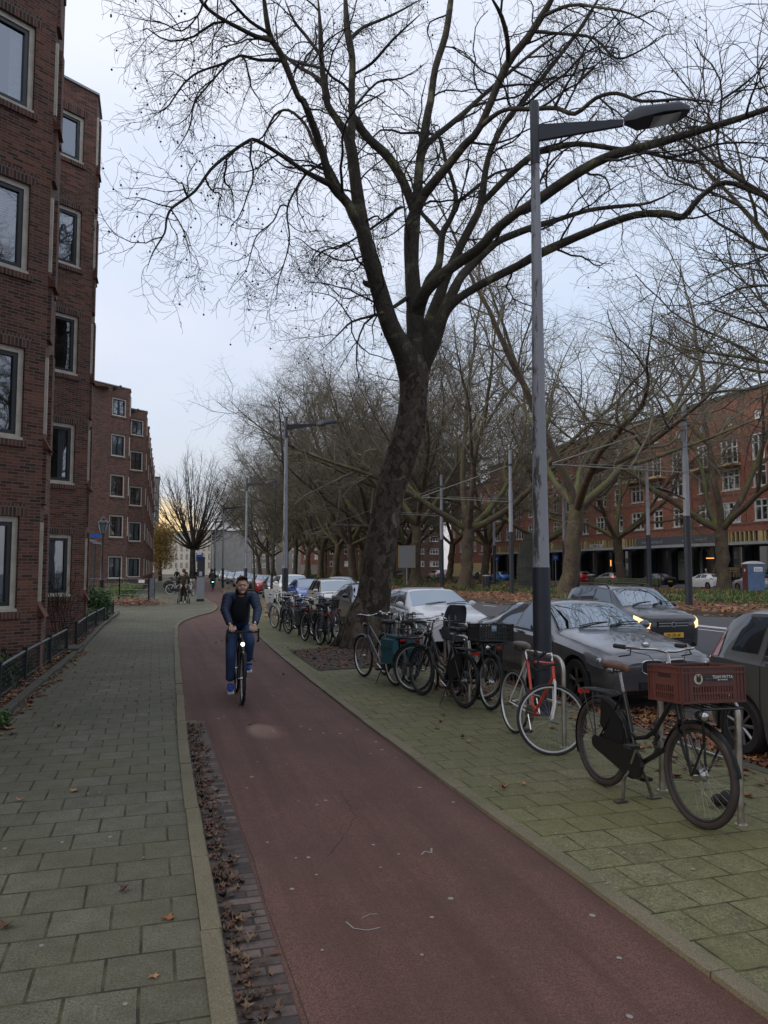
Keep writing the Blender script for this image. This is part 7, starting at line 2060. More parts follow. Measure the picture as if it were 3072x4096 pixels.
    if child_seat:
        cs = MB(); sec = []
        prof = [(0, .13, 0), (.04, .155, .05), (.06, .16, .18), (.05, .165, .32), (.02, .16, .44), (-.01, .14, .54), (-.02, .11, .58)]
        vs = []; nn = 9
        for (dx, hw, z) in prof:
            for k in range(nn):
                a = -1 + 2 * k / (nn - 1); vs.append((-.12 - dx + .13 * abs(a) ** 3, hw * a, .77 + z * .86))
        o_ = len(vs); 
        for (dx, hw, z) in prof:
            for k in range(nn):
                a = -1 + 2 * k / (nn - 1); vs.append((-.145 - dx + .13 * abs(a) ** 3, hw * a * 1.05, .77 + z * .86))
        fs = []
        for i in range(len(prof) - 1):
            for k in range(nn - 1):
                f = (i * nn + k, i * nn + k + 1, i * nn + nn + k + 1, i * nn + nn + k); fs.append(f)
                fs.append(tuple(o_ + q for q in f[::-1]))
        for i in range(len(prof) - 1):
            for k in (0, nn - 1): fs.append((i * nn + k, i * nn + nn + k, o_ + i * nn + nn + k, o_ + i * nn + k))
        i = len(prof) - 1
        for k in range(nn - 1): fs.append((i * nn + k, i * nn + k + 1, o_ + i * nn + k + 1, o_ + i * nn + k))
        cs.add(vs, fs); cs.box((.02, 0, .80), (.28, .27, .05)); cs.box((.0, .15, .88), (.26, .03, .16)); cs.box((.0, -.15, .88), (.26, .03, .16))
        c_ = cs.build('child_seat', M['seatGrey'], t, smooth=True, angle=40)
        b = MB()
        for s in (-1, 1): b.box((-.150, .05 * s, 1.00), (.012, .028, .36)); b.tube([(.05, .13 * s, .76), (.18, .13 * s, .42)], .025, 6)
        b.box((-.165, 0, 1.19), (.012, .12, .04)); b.build('harness', M['strapGrey'], c_)
    if screen:
        b = MB(); b.mx = RM
        vs = []
        for (z, x, hw) in [(.66, wb - .02, .10), (.82, wb - .06, .15), (1.0, wb - .09, .16), (1.12, wb - .13, .15)]:
            for k in range(7): a = -1 + k / 3; vs.append((x - .05 * a * a, hw * a, z))
        b.add(vs, [(i * 7 + k, i * 7 + k + 1, i * 7 + 8 + k, i * 7 + 7 + k) for i in range(3) for k in range(6)]); b.build('front_bag', M['frWhite'], t, smooth=True, angle=180)
    return t
M['seatGrey'] = flat('dark_grey_seat', (.045, .050, .062), .5); M['strapGrey'] = flat('grey_straps', (.16, .16, .17), .7); M['fender'] = M['frNavy']
def make_crate(t, kind, RM, wb):
    b = MB(); X, Y, Z = (.33, .53, .25) if kind == 'brown' else (.34, .46, .22); c = Vector((wb - .02, 0, .86)); mt = M['crateR'] if kind == 'brown' else M['blackP']
    Rc = RM @ Matrix.Translation(c) @ Matrix.Rotation(R(-3), 4, 'Y'); b.mx = Rc; wl_ = .008
    b.box((0, 0, .008), (X, Y, .012))
    def panel(o, ux, L, H0, H1, slots, thick=wl_):
        """wall panel made of solid bands and slotted bands so the gaps are real holes"""
        u = Vector(ux); n_ = Vector((u.y, -u.x, 0))
        def bx(u0, u1, z0, z1, th=thick, off=0):
            p = Vector(o) + u * ((u0 + u1) / 2) + n_ * off; b.box((p.x, p.y, (z0 + z1) / 2), (u1 - u0, th, z1 - z0), 0, rz=math.atan2(u.y, u.x))
        for (z0, z1, kind_, n, a0, a1) in slots:
            if kind_ == 'solid': bx(0, L, z0, z1)
            else:
                bx(0, a0, z0, z1); bx(a1, L, z0, z1); w_ = (a1 - a0) / n
                for k in range(n): bx(a0 + k * w_, a0 + (k + .42) * w_, z0, z1)
        for z in (H1 - .008, H1 - .045, H0 + .01): bx(-.004, L + .004, z - .006, z + .006, thick + .016)
        for uu in (.0, .03, .06, L - .06, L - .03, L): bx(uu - .004, uu + .004, H0, H1, thick + .012)
    Hh = Z
    if kind == 'brown':
        lo = [(0, .022, 'solid', 0, 0, 0), (.022, .062, 'slots', 15, .09, Y - .09), (.062, .075, 'solid', 0, 0, 0), (.075, .115, 'slots', 15, .09, Y - .09), (.115, Hh, 'solid', 0, 0, 0)]
        sh = [(0, .022, 'solid', 0, 0, 0), (.022, .062, 'slots', 9, .07, X - .07), (.062, .075, 'solid', 0, 0, 0), (.075, .115, 'slots', 9, .07, X - .07), (.115, .165, 'solid', 0, 0, 0), (.165, .205, 'hole', 1, .10, X - .10), (.205, Hh, 'solid', 0, 0, 0)]
        sh = [(a, b_, k, n, u0, u1) for (a, b_, k, n, u0, u1) in sh]
    else:
        lo = []; z = 0
        while z < Hh - .03: lo += [(z, z + .012, 'solid', 0, 0, 0), (z + .012, z + .052, 'slots', 12, .01, Y - .01)]; z += .052
        lo.append((z, Hh, 'solid', 0, 0, 0)); sh = [(a, b_, k, 9, .01, X - .01) for (a, b_, k, n, u0, u1) in lo]
    panel((X / 2, Y / 2, 0), (0, -1, 0), Y, 0, Hh, lo); panel((-X / 2, -Y / 2, 0), (0, 1, 0), Y, 0, Hh, lo)
    def short(o, ux):
        slots = []
        for (a, b_, k, n, u0, u1) in sh:
            if k == 'hole': slots.append((a, b_, k, n, u0, u1))
            else: slots.append((a, b_, k, n, u0, u1))
        u = Vector(ux); n_ = Vector((u.y, -u.x, 0))
        for (z0, z1, k, n, a0, a1) in slots:
            def bx(p0, p1, q0=z0, q1=z1, th=wl_):
                p = Vector(o) + u * ((p0 + p1) / 2); b.box((p.x, p.y, (q0 + q1) / 2), (p1 - p0, th, q1 - q0), 0, rz=math.atan2(u.y, u.x))
            if k == 'solid': bx(0, X)
            elif k == 'hole': bx(0, a0); bx(a1, X)
            else:
                bx(0, a0); bx(a1, X); w_ = (a1 - a0) / n
                for q in range(n): bx(a0 + q * w_, a0 + (q + .42) * w_)
        for z in (Hh - .008, Hh - .045, .01):
            p = Vector(o) + u * X / 2; b.box((p.x, p.y, z), (X + .01, wl_ + .016, .012), 0, rz=math.atan2(u.y, u.x))
        for uu in (0, .03, X - .03, X):
            p = Vector(o) + u * uu; b.box((p.x, p.y, Hh / 2), (.008, wl_ + .012, Hh), 0, rz=math.atan2(u.y, u.x))
    short((-X / 2, Y / 2, 0), (1, 0, 0)); short((X / 2, -Y / 2, 0), (-1, 0, 0))
    co_ = b.build('crate', mt, t)
    # stickers on the front panel, which looks forward (+x)
    if kind == 'brown':
        s_ = MB(); s_.mx = Rc; s_.lathe([(.036, 0), (.036, .003)], 24, 0, axis='X', c=(X / 2 + .006, -.13, .165)); s_.lathe([(.020, 0), (.020, .002)], 9, 1, axis='X', c=(X / 2 + .0095, -.13, .162)); s_.box((X / 2 + .010, -.142, .182), (.002, .010, .018), 1); s_.box((X / 2 + .010, -.118, .182), (.002, .010, .018), 1)
        s_.box((X / 2 + .006, -.045, .167), (.003, .10, .030), 1); s_.box((X / 2 + .006, .075, .168), (.003, .15, .040), 1)
        so_ = s_.build('stickers', [M['badge'], M['sash']], co_)
        for (tx, yy, zz, sz) in (('TEAM PATTA', .075, .166, .030), ('GET FAMILIAR', .075, .152, .014), ('PATTA', -.045, .160, .016)):
            q = add_text(tx, so_, Rc @ Vector((X / 2 + .0085, yy, zz)), sz, M['white'] if sz != .016 else M['strapGrey'], .0006); q.rotation_euler = (Rc.to_3x3() @ Euler_((R(90), 0, R(90)))).to_euler()
    else:
        s_ = MB(); s_.mx = Rc; s_.box((X / 2 + .012, -.04, .165), (.003, .07, .075)); so_ = s_.build('sticker', M['signblue2'], co_)
        q = add_text('W', so_, Rc @ Vector((X / 2 + .0145, -.04, .150)), .062, M['white'], .0006); q.rotation_euler = (Rc.to_3x3() @ Euler_((R(90), 0, R(90)))).to_euler()
from mathutils import Euler
def Euler_(e): return Euler(e).to_matrix()
M['signblue2'] = flat('pale_blue_sticker', (.10, .20, .30), .5)

oma = bicycle('black Dutch roadster with a red-brown crate on its front carrier, nearest the camera', (3.585, 5.73), 177, barh=1.19, sadh=1.0, lean=R(-1.5), fr='black', tyre='tyreB', rim='rimB', tr=.026, saddle='leather', coat=True, stand='double', front_rack=True, crate='brown', hub=.05, crank=60, frt=.0185, wb=1.12, r=.355)
b = MB(); 
for k in range(9):
    a = k * .7; b.tube([(.60 + .02 * math.sin(k * 2.1), .05, .62 - k * .03), (.615 + .02 * math.cos(k * 2.1), .05, .60 - k * .03)], .019, 6)
b.build('chain_lock', M['blackM'], oma, smooth=True)
red = bicycle('orange-red and white racing bicycle with drop handlebar against the hoop by the lamp post', (3.78, 7.77), 180, style='diamond', lean=R(-1.5), steer=-108, fr='frRed', fork='frWhite', stays='frWhite', rim='rimS', tr=.014, saddle='leatherG', guard=False, chaincase=False, rack=False, stand=None, bars='drop', tail=False, lamp=False, wb=1.02, r=.34, sadh=.97, crank=-60)
b = MB(); b.lathe([(.022, -.03), (.022, -.022)], 10, axis='Y', c=(.52, 0, .36)); b.build('spoke_reflector', M['orange'], red)
bicycle('dark city bicycle with grey child seat and black crate marked W on its front', (4.06, 10.2), 178, style='mixte', lean=R(-2), fr='black', rim='rimS', front_rack=True, crate='black', child_seat=True, saddle='blackP', stand='side', rack=True, hub=.04, coat=True)
bicycle('black roadster with wide saddle, rear wheel toward the camera, before the crate bicycle marked W', (3.84, 9.34), 350, lean=R(1.5), fr='black', coat=True, stand='side', tyre='tyre', rim='rimB', sadh=.99, frt=.018)
bicycle('black bicycle with a tall open bar carrier over its front wheel', (4.30, 9.85), 322, lean=R(2), fr='black', basket=True, stand=None, rim='rimS', rack=True, sadh=.95)
bicycle('bicycle with teal canvas panniers over its rear wheel', (3.56, 11.38), 349, lean=R(-1), style='mixte', fr='frGrey', rim='rimS', pannier='teal', stand='side', sadh=.96)
bicycle('dark blue bicycle with red rear reflector, right of the teal panniers', (3.82, 11.5), 356, lean=R(2), fr='frNavy', rim='rimS', stand=None, coat=True, sadh=.94)
bicycle('black bicycle squeezed between the teal panniers and the tall open carrier', (4.12, 12.1), 182, lean=R(3), fr='black', rim='rimS', stand=None, steer=-10, sadh=.95)
bicycle('leftmost black bicycle of the near group, leaning toward the great trunk', (4.22, 12.9), 196, lean=R(6), style='mixte', fr='black', rim='rimS', stand=None, steer=14, sadh=.93)
# crowded bicycles beyond the great trunk
CL = [('black bicycle with silver mudguard and black crate just left of the great trunk', (4.45, 19.3), 208, dict(fr='frGrey', crate='black', front_rack=True, rim='rimS', steer=20)),
      ('black bicycle with bright tyre wall, nearest in the crowded group', (3.74, 17.85), 352, dict(fr='black', rim='rimS')),
      ('dark bicycle with red tail light beside the nearest one of the crowded group', (3.95, 17.9), 357, dict(fr='frNavy', rim='rimB')),
      ('dark bicycle with black saddlebags in the middle of the crowded group', (3.76, 20.0), 348, dict(fr='black', pannier='blackP')),
      ('black bicycle with low swept handlebar leaning left in the crowded group', (3.88, 19.2), 10, dict(fr='black', style='mixte', steer=-25)),
      ('grey diamond-frame bicycle in the crowded group', (4.05, 21.6), 196, dict(fr='frGrey', style='diamond', rim='rimS', bars='flat')),
      ('bicycle with bright blue saddle cover in the crowded group', (4.35, 20.8), 20, dict(fr='frGreen', saddlecap='p_sky', sadh=1.02)),
      ('silver city bicycle with white rear mudguard light', (3.78, 22.2), 345, dict(fr='silver', rim='rimS', style='mixte')),
      ('black bicycle turned askew among the crowded bicycles', (4.1, 23.0), 215, dict(fr='black', steer=30)),
      ('dark blue bicycle behind the young tree', (4.0, 23.9), 8, dict(fr='frNavy', rim='rimS')),
      ('black bicycle leaning close to the thick young trunk', (4.25, 25.0), 190, dict(fr='black')),
      ('bicycle with white front bag and white-walled tyre at the far end of the crowded group', (3.80, 26.3), 187, dict(fr='frGrey', tyre='tyreW', screen=True, rim='rimS'))]
for lab, pos, az, kw in CL:
    bicycle(lab, pos, az, lean=R(rnd.uniform(-5, 5)), group='crowded bicycles beyond the great trunk', stand=None, sadh=kw.pop('sadh', rnd.uniform(.92, 1.0)), far=True, **kw)
FCB = [('white-tyred cream bicycle parked across the pavement, right wheel toward the parking meter', (1.1, 55.3), 82, dict(fr='frWhite', tyre='tyreW', style='mixte', rim='rimS')), ('dark bicycle just behind the white-tyred cream one', (1.2, 57.0), 95, dict(fr='black')),
       ('black bicycle with white carrier bag among the distant pavement bicycles', (1.1, 59.2), 88, dict(fr='black', screen=True)), ('grey bicycle in the distant pavement row', (1.15, 61.5), 78, dict(fr='frGrey')),
       ('dark bicycle farther along the distant pavement row', (1.2, 64.0), 92, dict(fr='black')), ('blue bicycle in the distant pavement row', (1.1, 67), 85, dict(fr='frNavy')), ('farthest black bicycle of the pavement row', (1.3, 72), 90, dict(fr='black')),
       ('silver bicycle with raised wheel beside the person with the pushchair', (2.05, 50.8), 20, dict(fr='silver', rim='rimS'))]
for lab, pos, az, kw in FCB: bicycle(lab, pos, az, lean=R(rnd.uniform(-4, 4)), group='bicycles parked on the pavement far ahead', stand='side', far=True, **kw)
# dark crumpled glove-like rag lying inside the big front wheel's view
b = MB(); b.ball((4.16, 4.95, .06), (.075, .055, .06), 10, rz=.5); b.ball((4.10, 4.98, .045), (.05, .045, .045), 8); b.box((4.24, 4.92, .012), (.10, .05, .012), rz=.4)
tag(b.build('crumpled_cloth', M['blackM'], smooth=True, angle=180), 'crumpled black cloth on the tiles behind the near front wheel', 'cloth')
# ------------------------------------------------------------------ people
def skin_mesh(verts, edges, radii, root=0, sub=1):
    me = bpy.data.meshes.new('sk'); me.from_pydata([tuple(v) for v in verts], edges, [])
    o = bpy.data.objects.new('sk', me); COL.objects.link(o)
    md = o.modifiers.new('s', 'SKIN'); md.branch_smoothing = .6
    sv = me.skin_vertices[0].data
    for i, r in enumerate(radii):
        rr = r if isinstance(r, tuple) else (r, r); sv[i].radius = rr
        sv[i].use_root = (i == root)
    sb = o.modifiers.new('b', 'SUBSURF'); sb.levels = sub; sb.render_levels = sub
    dg = bpy.context.evaluated_depsgraph_get(); ev = o.evaluated_get(dg); m2 = ev.to_mesh()
    V = [tuple(v.co) for v in m2.vertices]; F = [tuple(p.vertices) for p in m2.polygons]
    ev.to_mesh_clear(); bpy.data.objects.remove(o); bpy.data.meshes.remove(me)
    return V, F
class SK:
    def __init__(s): s.v = []; s.e = []; s.r = []
    def chain(s, pts, rs, start=None):
        prev = start; out = []
        for p, r in zip(pts, rs):
            s.v.append(tuple(p)); s.r.append(r); i = len(s.v) - 1; out.append(i)
            if prev is not None: s.e.append((prev, i))
            prev = i
        return out
    def bake(s, mb, sub=1, root=0, m=0):
        V, F = skin_mesh(s.v, s.e, s.r, root, sub); mb.add(V, F, m)
def dens(a, b, n): return [Vector(a).lerp(Vector(b), i / n) for i in range(n + 1)]
M['skin'] = flat('skin', (.58, .36, .275), .55, var=.08); M['hair'] = flat('brown_hair', (.075, .038, .018), .7, var=.3, vscale=40)
M['navyJ'] = flat('navy_quilted_jacket', (.012, .024, .062), .6, var=.15); M['blkV'] = flat('black_fleece', (.010, .013, .022), .85)
M['jeans'] = flat('blue_jeans', (.024, .052, .125), .85, var=.25, vscale=14); M['shoeB'] = flat('bright_blue_shoes', (.01, .07, .42), .55, var=.15)
M['coatBr'] = flat('brown_coat', (.032, .025, .014), .85, var=.2); M['dkcloth'] = flat('dark_cloth', (.012, .012, .014), .9); M['oliveJ'] = flat('olive_jacket', (.022, .024, .014), .85)
def head(mb, c, yaw_=0, s=1.0, m=0, pitch=0):
    """sculpted head, face looks along local +x"""
    T = Matrix.Translation(c) @ Matrix.Rotation(yaw_, 4, 'Z') @ Matrix.Rotation(pitch, 4, 'Y') @ Matrix.Scale(s, 4); old = mb.mx; mb.mx = (old @ T) if old is not None else T
    def f(p):
        x, y, z = p
        if z < 0:   # jaw narrows and comes forward
            k = min(1, -z / .115); y *= 1 - .34 * k ** 1.4; x = x * (1 - .22 * k) + .012 * k
        if x > .03 and -.01 < z < .03: x -= .010 * (1 - abs(y) / .08)       # eye line
        return Vector((x, y, z))
    mb.ball((0, 0, 0), (.097, .076, .118), 20, m, fn=f)
    mb.ball((.096, 0, -.012), (.018, .013, .026), 8, m, ry=R(-14)); mb.ball((.090, 0, .036), (.014, .048, .010), 8, m); mb.ball((.082, 0, -.080), (.018, .026, .020), 8, m)
    for s_ in (-1, 1): mb.ball((-.005, .078 * s_, -.005), (.022, .009, .032), 8, m, rz=.3 * s_); mb.ball((.070, .042 * s_, -.028), (.022, .020, .022), 8, m)
    mb.mx = old
    return T
def face_bits(parent, T, mb_mx=None):
    e = MB(); e.mx = T
    for s_ in (-1, 1): e.ball((.089, .031 * s_, .010), (.008, .013, .0065), 8, 0)
    e.build('eye', M['eyed'], parent, smooth=True)
    e = MB(); e.mx = T
    for s_ in (-1, 1): e.ball((.094, .032 * s_, .034), (.007, .020, .0045), 6, 0)
    e.build('eyebrow', M['hair'], parent, smooth=True)
    e = MB(); e.mx = T; e.ball((.091, 0, -.053), (.008, .022, .0055), 8); e.build('mouth', M['lips'], parent, smooth=True)
M['eyed'] = flat('eyes', (.02, .016, .014), .3); M['lips'] = flat('lips', (.22, .075, .06), .5)
def hand_on_bar(mb, wrist, grip, side, axis):
    """palm plus five fingers curled over a bar lying along axis, at point grip"""
    wrist = Vector(wrist); g = Vector(grip); ax = Vector(axis).normalized()
    up = Vector((0, 0, 1)); fw = (g - wrist); fw = (fw - ax * fw.dot(ax)).normalized()
    palm = MB(); c = wrist.lerp(g, .62) + up * .006
    sk = SK(); sk.chain([wrist, wrist.lerp(c, .6), c], [(.026, .020), (.034, .018), (.036, .018)]); sk.bake(mb, 1)
    for k, (off, L) in enumerate([(-.030, .9), (-.010, 1.05), (.010, 1.0), (.029, .82)]):
        b0 = c + ax * off * side + fw * .012
        p = [b0, b0 + fw * .030 * L + up * .008, b0 + fw * .052 * L - up * .006, b0 + fw * .050 * L - up * .028 * L, b0 + fw * .030 * L - up * .038 * L]
        mb.tube(p, [.0098, .0095, .0090, .0082, .0065], 7)
    b0 = c - ax * .034 * side - fw * .010
    mb.tube([b0, b0 - ax * .018 * side + fw * .015 - up * .012, b0 - ax * .012 * side + fw * .034 - up * .024, b0 + ax * .004 * side + fw * .042 - up * .030], [.013, .0115, .010, .008], 7)

def rider_main():
    """cyclist facing the camera; everything in the bicycle's local frame (x forward)"""
    bk = bicycle('black city bicycle with lit front lamp ridden toward the camera', (1.20, 11.62, -.03), 182, style='diamond', fr='black', rim='rimS', tyre='tyre', rack=True, guard=True, chaincase=False, bars='drop', barmat='blackP', stand=None, group=None, wb=1.08, lamp=False, crank=-92, tail=False, sadh=.97, name='ridden_bicycle')
    b = MB(); b.ball((1.01, 0, .79), (.022, .025, .025), 12); q = b.build('front_lamp', M['lampLit'], bk, smooth=True)
    t = thing('person', 'cyclist in dark quilted jacket, blue jeans and bright blue shoes riding toward the camera', 'person', (1.20, 11.62, -.03)); t.rotation_euler = bk.rotation_euler
    hc = Vector((.765, 0, 1.575))
    # body: head, neck, hands, plus limbs under the clothes, one surface
    body = MB(); sk = SK()
    tr = sk.chain([(.23, 0, .99), (.34, 0, 1.16), (.46, 0, 1.32), (.56, 0, 1.43), (.66, 0, 1.47), (.72, 0, 1.525)], [.10, .10, .10, .055, .05, .052])
    E = {}
    for s in (-1, 1):
        sk.chain([(.54, .13 * s, 1.40), (.67, .225 * s, 1.225), (.93, .165 * s, 1.045)], [.045, .032, .022], tr[3])
    kneeR, ankR = Vector((.56, -.13, .60)), Vector((.43, -.125, .22)); kneeL, ankL = Vector((.64, .125, .80)), Vector((.42, .12, .50))
    for s, kn, an in ((-1, kneeR, ankR), (1, kneeL, ankL)):
        sk.chain([(.25, .09 * s, .95), kn, an], [.08, .05, .035], tr[0])
    sk.bake(body, 1); T = head(body, hc, 0, 1.02, 0, pitch=R(6))
    for s in (-1, 1): hand_on_bar(body, (.93, .165 * s, 1.045), (1.0, .135 * s, 1.0), s, (0, 1, 0))
    bo_ = body.build('body', M['skin'], t, smooth=True, angle=180); face_bits(bo_, T)
    h = MB(); h.mx = T
    def hf(p):
        x, y, z = p
        if x > .05: z = max(z, .062)
        if z < .0 and x > -.02: z = .0
        return Vector((x, y, z + (.018 * math.sin(x * 60) * .3 if z > .06 else 0)))
    h.ball((-.012, 0, .022), (.098, .083, .112), 22, fn=hf)
    gh = random.Random(2)
    for k in range(70):
        a = gh.uniform(-1, 1); p = Vector((.03 + gh.uniform(-.08, .035), .062 * a, .115 - .03 * a * a)); h.tube([p, p + Vector((.02, .006 * a, .012)), p + Vector((.038, .010 * a, .012))], [.010, .009, .004], 5)
    h.build('hair', M['hair'], t, smooth=True, angle=180)
    # jacket: quilted rings on arms and torso
    j = MB(); sk = SK(); n = 12
    pts = dens((.24, 0, 1.0), (.40, 0, 1.24), 5)[:-1] + dens((.40, 0, 1.24), (.585, 0, 1.455), 5); rs = [(.155 + .010 * (i % 2), .150 + .008 * (i % 2)) for i in range(len(pts))]; rs[-1] = (.11, .11); rs[-2] = (.15, .135); rs[0] = (.15, .14)
    tr = sk.chain(pts, rs)
    for s in (-1, 1):
        A = dens((.555, .165 * s, 1.43), (.67, .228 * s, 1.235), 9)[:-1] + dens((.67, .228 * s, 1.235), (.905, .172 * s, 1.055), 9)
        rr = [.092 - .046 * (i / (len(A) - 1)) ** .8 + (.011 if i % 2 else -.006) for i in range(len(A))]
        sk.chain(A, rr, tr[-3])
    sk.bake(j, 1); 
    j.lathe([(.078, 0), (.088, .04), (.080, .085), (.066, .09)], 14, 0, c=(.635, 0, 1.445)); j.lathe([(.05, 0), (.066, .03), (.062, .09)], 14, 0, c=(.65, 0, 1.44)); j.build('jacket', M['navyJ'], t, smooth=True, angle=180)
    v = MB(); sk = SK(); sk.chain([(.33, 0, 1.04), (.44, 0, 1.20), (.54, 0, 1.36), (.635, 0, 1.455)], [(.135, .125), (.150, .138), (.145, .128), (.075, .075)]); sk.bake(v, 1); v.lathe([(.072, 0), (.080, .05), (.072, .10), (.062, .10)], 14, 0, c=(.665, 0, 1.445)); v.build('black_front_panel', M['blkV'], t, smooth=True, angle=180)
    # jeans
    g_ = MB(); sk = SK(); tr = sk.chain([(.22, 0, 1.05), (.23, 0, .96)], [(.145, .13), (.150, .14)])
    for s, kn, an in ((-1, kneeR, ankR), (1, kneeL, ankL)):
        hp = Vector((.27, .095 * s, .94)); A = [hp] + dens(hp, kn, 4)[1:] + dens(kn, an, 5)[1:]; rr = [.105, .100, .092, .085, .078, .074, .070, .069, .070, .072][:len(A)]; sk.chain(A, rr, tr[1])
    sk.bake(g_, 1); g_.build('jeans', M['jeans'], t, smooth=True, angle=180)
    for s, an, pt in ((-1, ankR, -8), (1, ankL, -5)):
        sh = MB(); c_ = an + Vector((.055, 0, -.075)); sk = SK(); fwd = Vector((math.cos(R(pt)), 0, math.sin(R(pt))))
        sk.chain([an + Vector((0, 0, -.02)), an + Vector((-.01, 0, -.065)), c_ + fwd * .05, c_ + fwd * .115, c_ + fwd * .155], [.046, (.044, .040), (.046, .036), (.045, .028), (.032, .020)]); sk.bake(sh, 1); so_ = sh.build('shoe', M['shoeB'], t, smooth=True, angle=180)
        sl_ = MB(); sl_.box(c_ + fwd * .05 + Vector((0, 0, -.036)), (.26, .085, .018), ry=-R(pt)); sl_.build('sole', M['frWhite'], so_)
    b = MB(); b.lathe([(.030, -.008), (.030, .008)], 14, axis='Y', c=(.90, .172, 1.065)); b.build('watch', M['chrome'], t)
    return t
M['lampLit'] = flat('lit_front_lamp', (1, 1, .9), .3, emit=(1, .98, .86), estr=7)
rider_main()
# the beam of the rider's lamp on the red asphalt just ahead of the wheel
ld = bpy.data.lights.new('bicycle_lamp_beam', 'SPOT'); ld.energy = 48; ld.spot_size = R(13); ld.spot_blend = 1.0; ld.color = (1, .97, .80); ld.shadow_soft_size = .01
lo = bpy.data.objects.new('bicycle_lamp_beam', ld); COL.objects.link(lo); lo.location = (1.10, 10.56, .79)
lo.rotation_euler = (Vector((1.10, 10.56, .79)) - Vector((1.20, 8.85, -.03))).to_track_quat('Z', 'Y').to_euler()

def simple_person(label, pos, az, coat, legs, pose='walk', skinh=True, hat=None, shoes='blackM', h=1.74, bag=None):
    t = thing('person', label, 'person', pos); t.rotation_euler = (0, 0, R(90) - R(az)); k = h / 1.75
    body = MB(); sk = SK()
    if pose == 'ride':
        P = dict(pel=(.24, 0, .98), ch=(.42, 0, 1.36), nk=(.48, 0, 1.47), hd=(.52, 0, 1.62), el=(.56, .26, 1.16), wr=(.78, .24, 1.04), kn=[(.56, .12, .62), (.62, .12, .78)], an=[(.42, .12, .22), (.42, .12, .50)])
    elif pose == 'push':
        P = dict(pel=(0, 0, .95), ch=(.06, 0, 1.34), nk=(.08, 0, 1.46), hd=(.13, 0, 1.62), el=(.05, .27, 1.12), wr=(.34, .22, 1.02), kn=[(.04, .09, .50), (.10, .09, .50)], an=[(-.16, .09, .12), (.10, .09, .08)])
    else:
        P = dict(pel=(0, 0, .95), ch=(.01, 0, 1.34), nk=(.02, 0, 1.46), hd=(.05, 0, 1.62), el=(-.02, .25, 1.12), wr=(.06, .26, .88), kn=[(.08, .09, .50), (.0, .09, .50)], an=[(-.10, .09, .10), (.14, .09, .08)])
    S = lambda p, s=1: Vector((p[0], p[1] * s, p[2])) * k
    tr = sk.chain([S(P['pel']), S(P['pel']).lerp(S(P['ch']), .5), S(P['ch']), S(P['nk']), S(P['hd']) - Vector((.02, 0, .08))], [.11, .11, .12, .055, .05])
    for s in (-1, 1): sk.chain([S(P['ch']) + Vector((0, .15 * s, .06)), S(P['el'], s), S(P['wr'], s), S(P['wr'], s) + Vector((.06, 0, -.02))], [.05, .038, .026, .03], tr[2])
    for i, s in enumerate((-1, 1)): sk.chain([S(P['pel']) + Vector((0, .09 * s, -.03)), S(P['kn'][i], s), S(P['an'][i], s), S(P['an'][i], s) + Vector((.13, 0, -.05))], [.08, .05, .035, .03], tr[0])
    sk.bake(body, 1); T = head(body, S(P['hd']), 0, 1.0 * k); 
    for s in (-1, 1):
        w_ = S(P['wr'], s) + Vector((.06, 0, -.02))
        for q in range(4): body.tube([w_ + Vector((.0, (-.02 + .013 * q), 0)), w_ + Vector((.035, (-.02 + .013 * q), -.01)), w_ + Vector((.045, (-.02 + .013 * q), -.035))], .008, 5)
        body.tube([w_, w_ + Vector((.02, -.03 * s, -.01)), w_ + Vector((.035, -.035 * s, -.02))], .009, 5)
    body.build('body', M['skin'], t, smooth=True, angle=180)
    hm = MB(); hm.mx = T; hm.ball((-.014, 0, .024), (.100, .086, .110), 14, fn=lambda p: Vector((p[0], p[1], max(p[2], -.01 if p[0] > 0 else -.09)))); hm.build('hair' if not hat else 'hat', M[hat or 'hair'], t, smooth=True, angle=180)
    c = MB(); sk = SK(); tr = sk.chain([S(P['pel']) + Vector((0, 0, -.08 if pose != 'ride' else 0)), S(P['pel']) + Vector((0, 0, .06)), S(P['ch']) - Vector((0, 0, .05)), S(P['ch']) + Vector((.01, 0, .08)), S(P['nk'])], [(.17, .145), (.16, .14), (.175, .145), (.15, .12), (.08, .075)])
    for s in (-1, 1): sk.chain([S(P['ch']) + Vector((0, .18 * s, .06)), S(P['ch']).lerp(S(P['el'], s), .6) + Vector((0, .07 * s, .02)), S(P['el'], s), S(P['wr'], s)], [.085, .072, .065, .050], tr[2])
    sk.bake(c, 1); c.build('coat', M[coat], t, smooth=True, angle=180)
    g_ = MB(); sk = SK(); tr = sk.chain([S(P['pel']) + Vector((0, 0, .04)), S(P['pel']) - Vector((0, 0, .04))], [.13, .13])
    for i, s in enumerate((-1, 1)): sk.chain([S(P['pel']) + Vector((0, .085 * s, -.08)), S(P['kn'][i], s), S(P['an'][i], s) + Vector((0, 0, .03))], [.098, .068, .058], tr[1])
    sk.bake(g_, 1); g_.build('trousers', M[legs], t, smooth=True, angle=180)
    for i, s in enumerate((-1, 1)):
        sh = MB(); a = S(P['an'][i], s); sk = SK(); sk.chain([a + Vector((0, 0, -.01)), a + Vector((.0, 0, -.05)), a + Vector((.10, 0, -.055)), a + Vector((.15, 0, -.055))], [.045, .042, .038, .026]); sk.bake(sh, 1); sh.build('shoe', M[shoes], t, smooth=True, angle=180)
    if bag:
        b = MB(); b.ball(S(P['ch']) + Vector((-.20, 0, -.10)), (.11, .15, .22), 12); b.build('backpack', M[bag], t, smooth=True)
    return t
simple_person('person in brown coat and dark trousers pushing a pushchair away along the pavement', (1.42, 40.2, 0), 2, 'coatBr', 'dkcloth', 'push', shoes='frWhite', h=1.78)
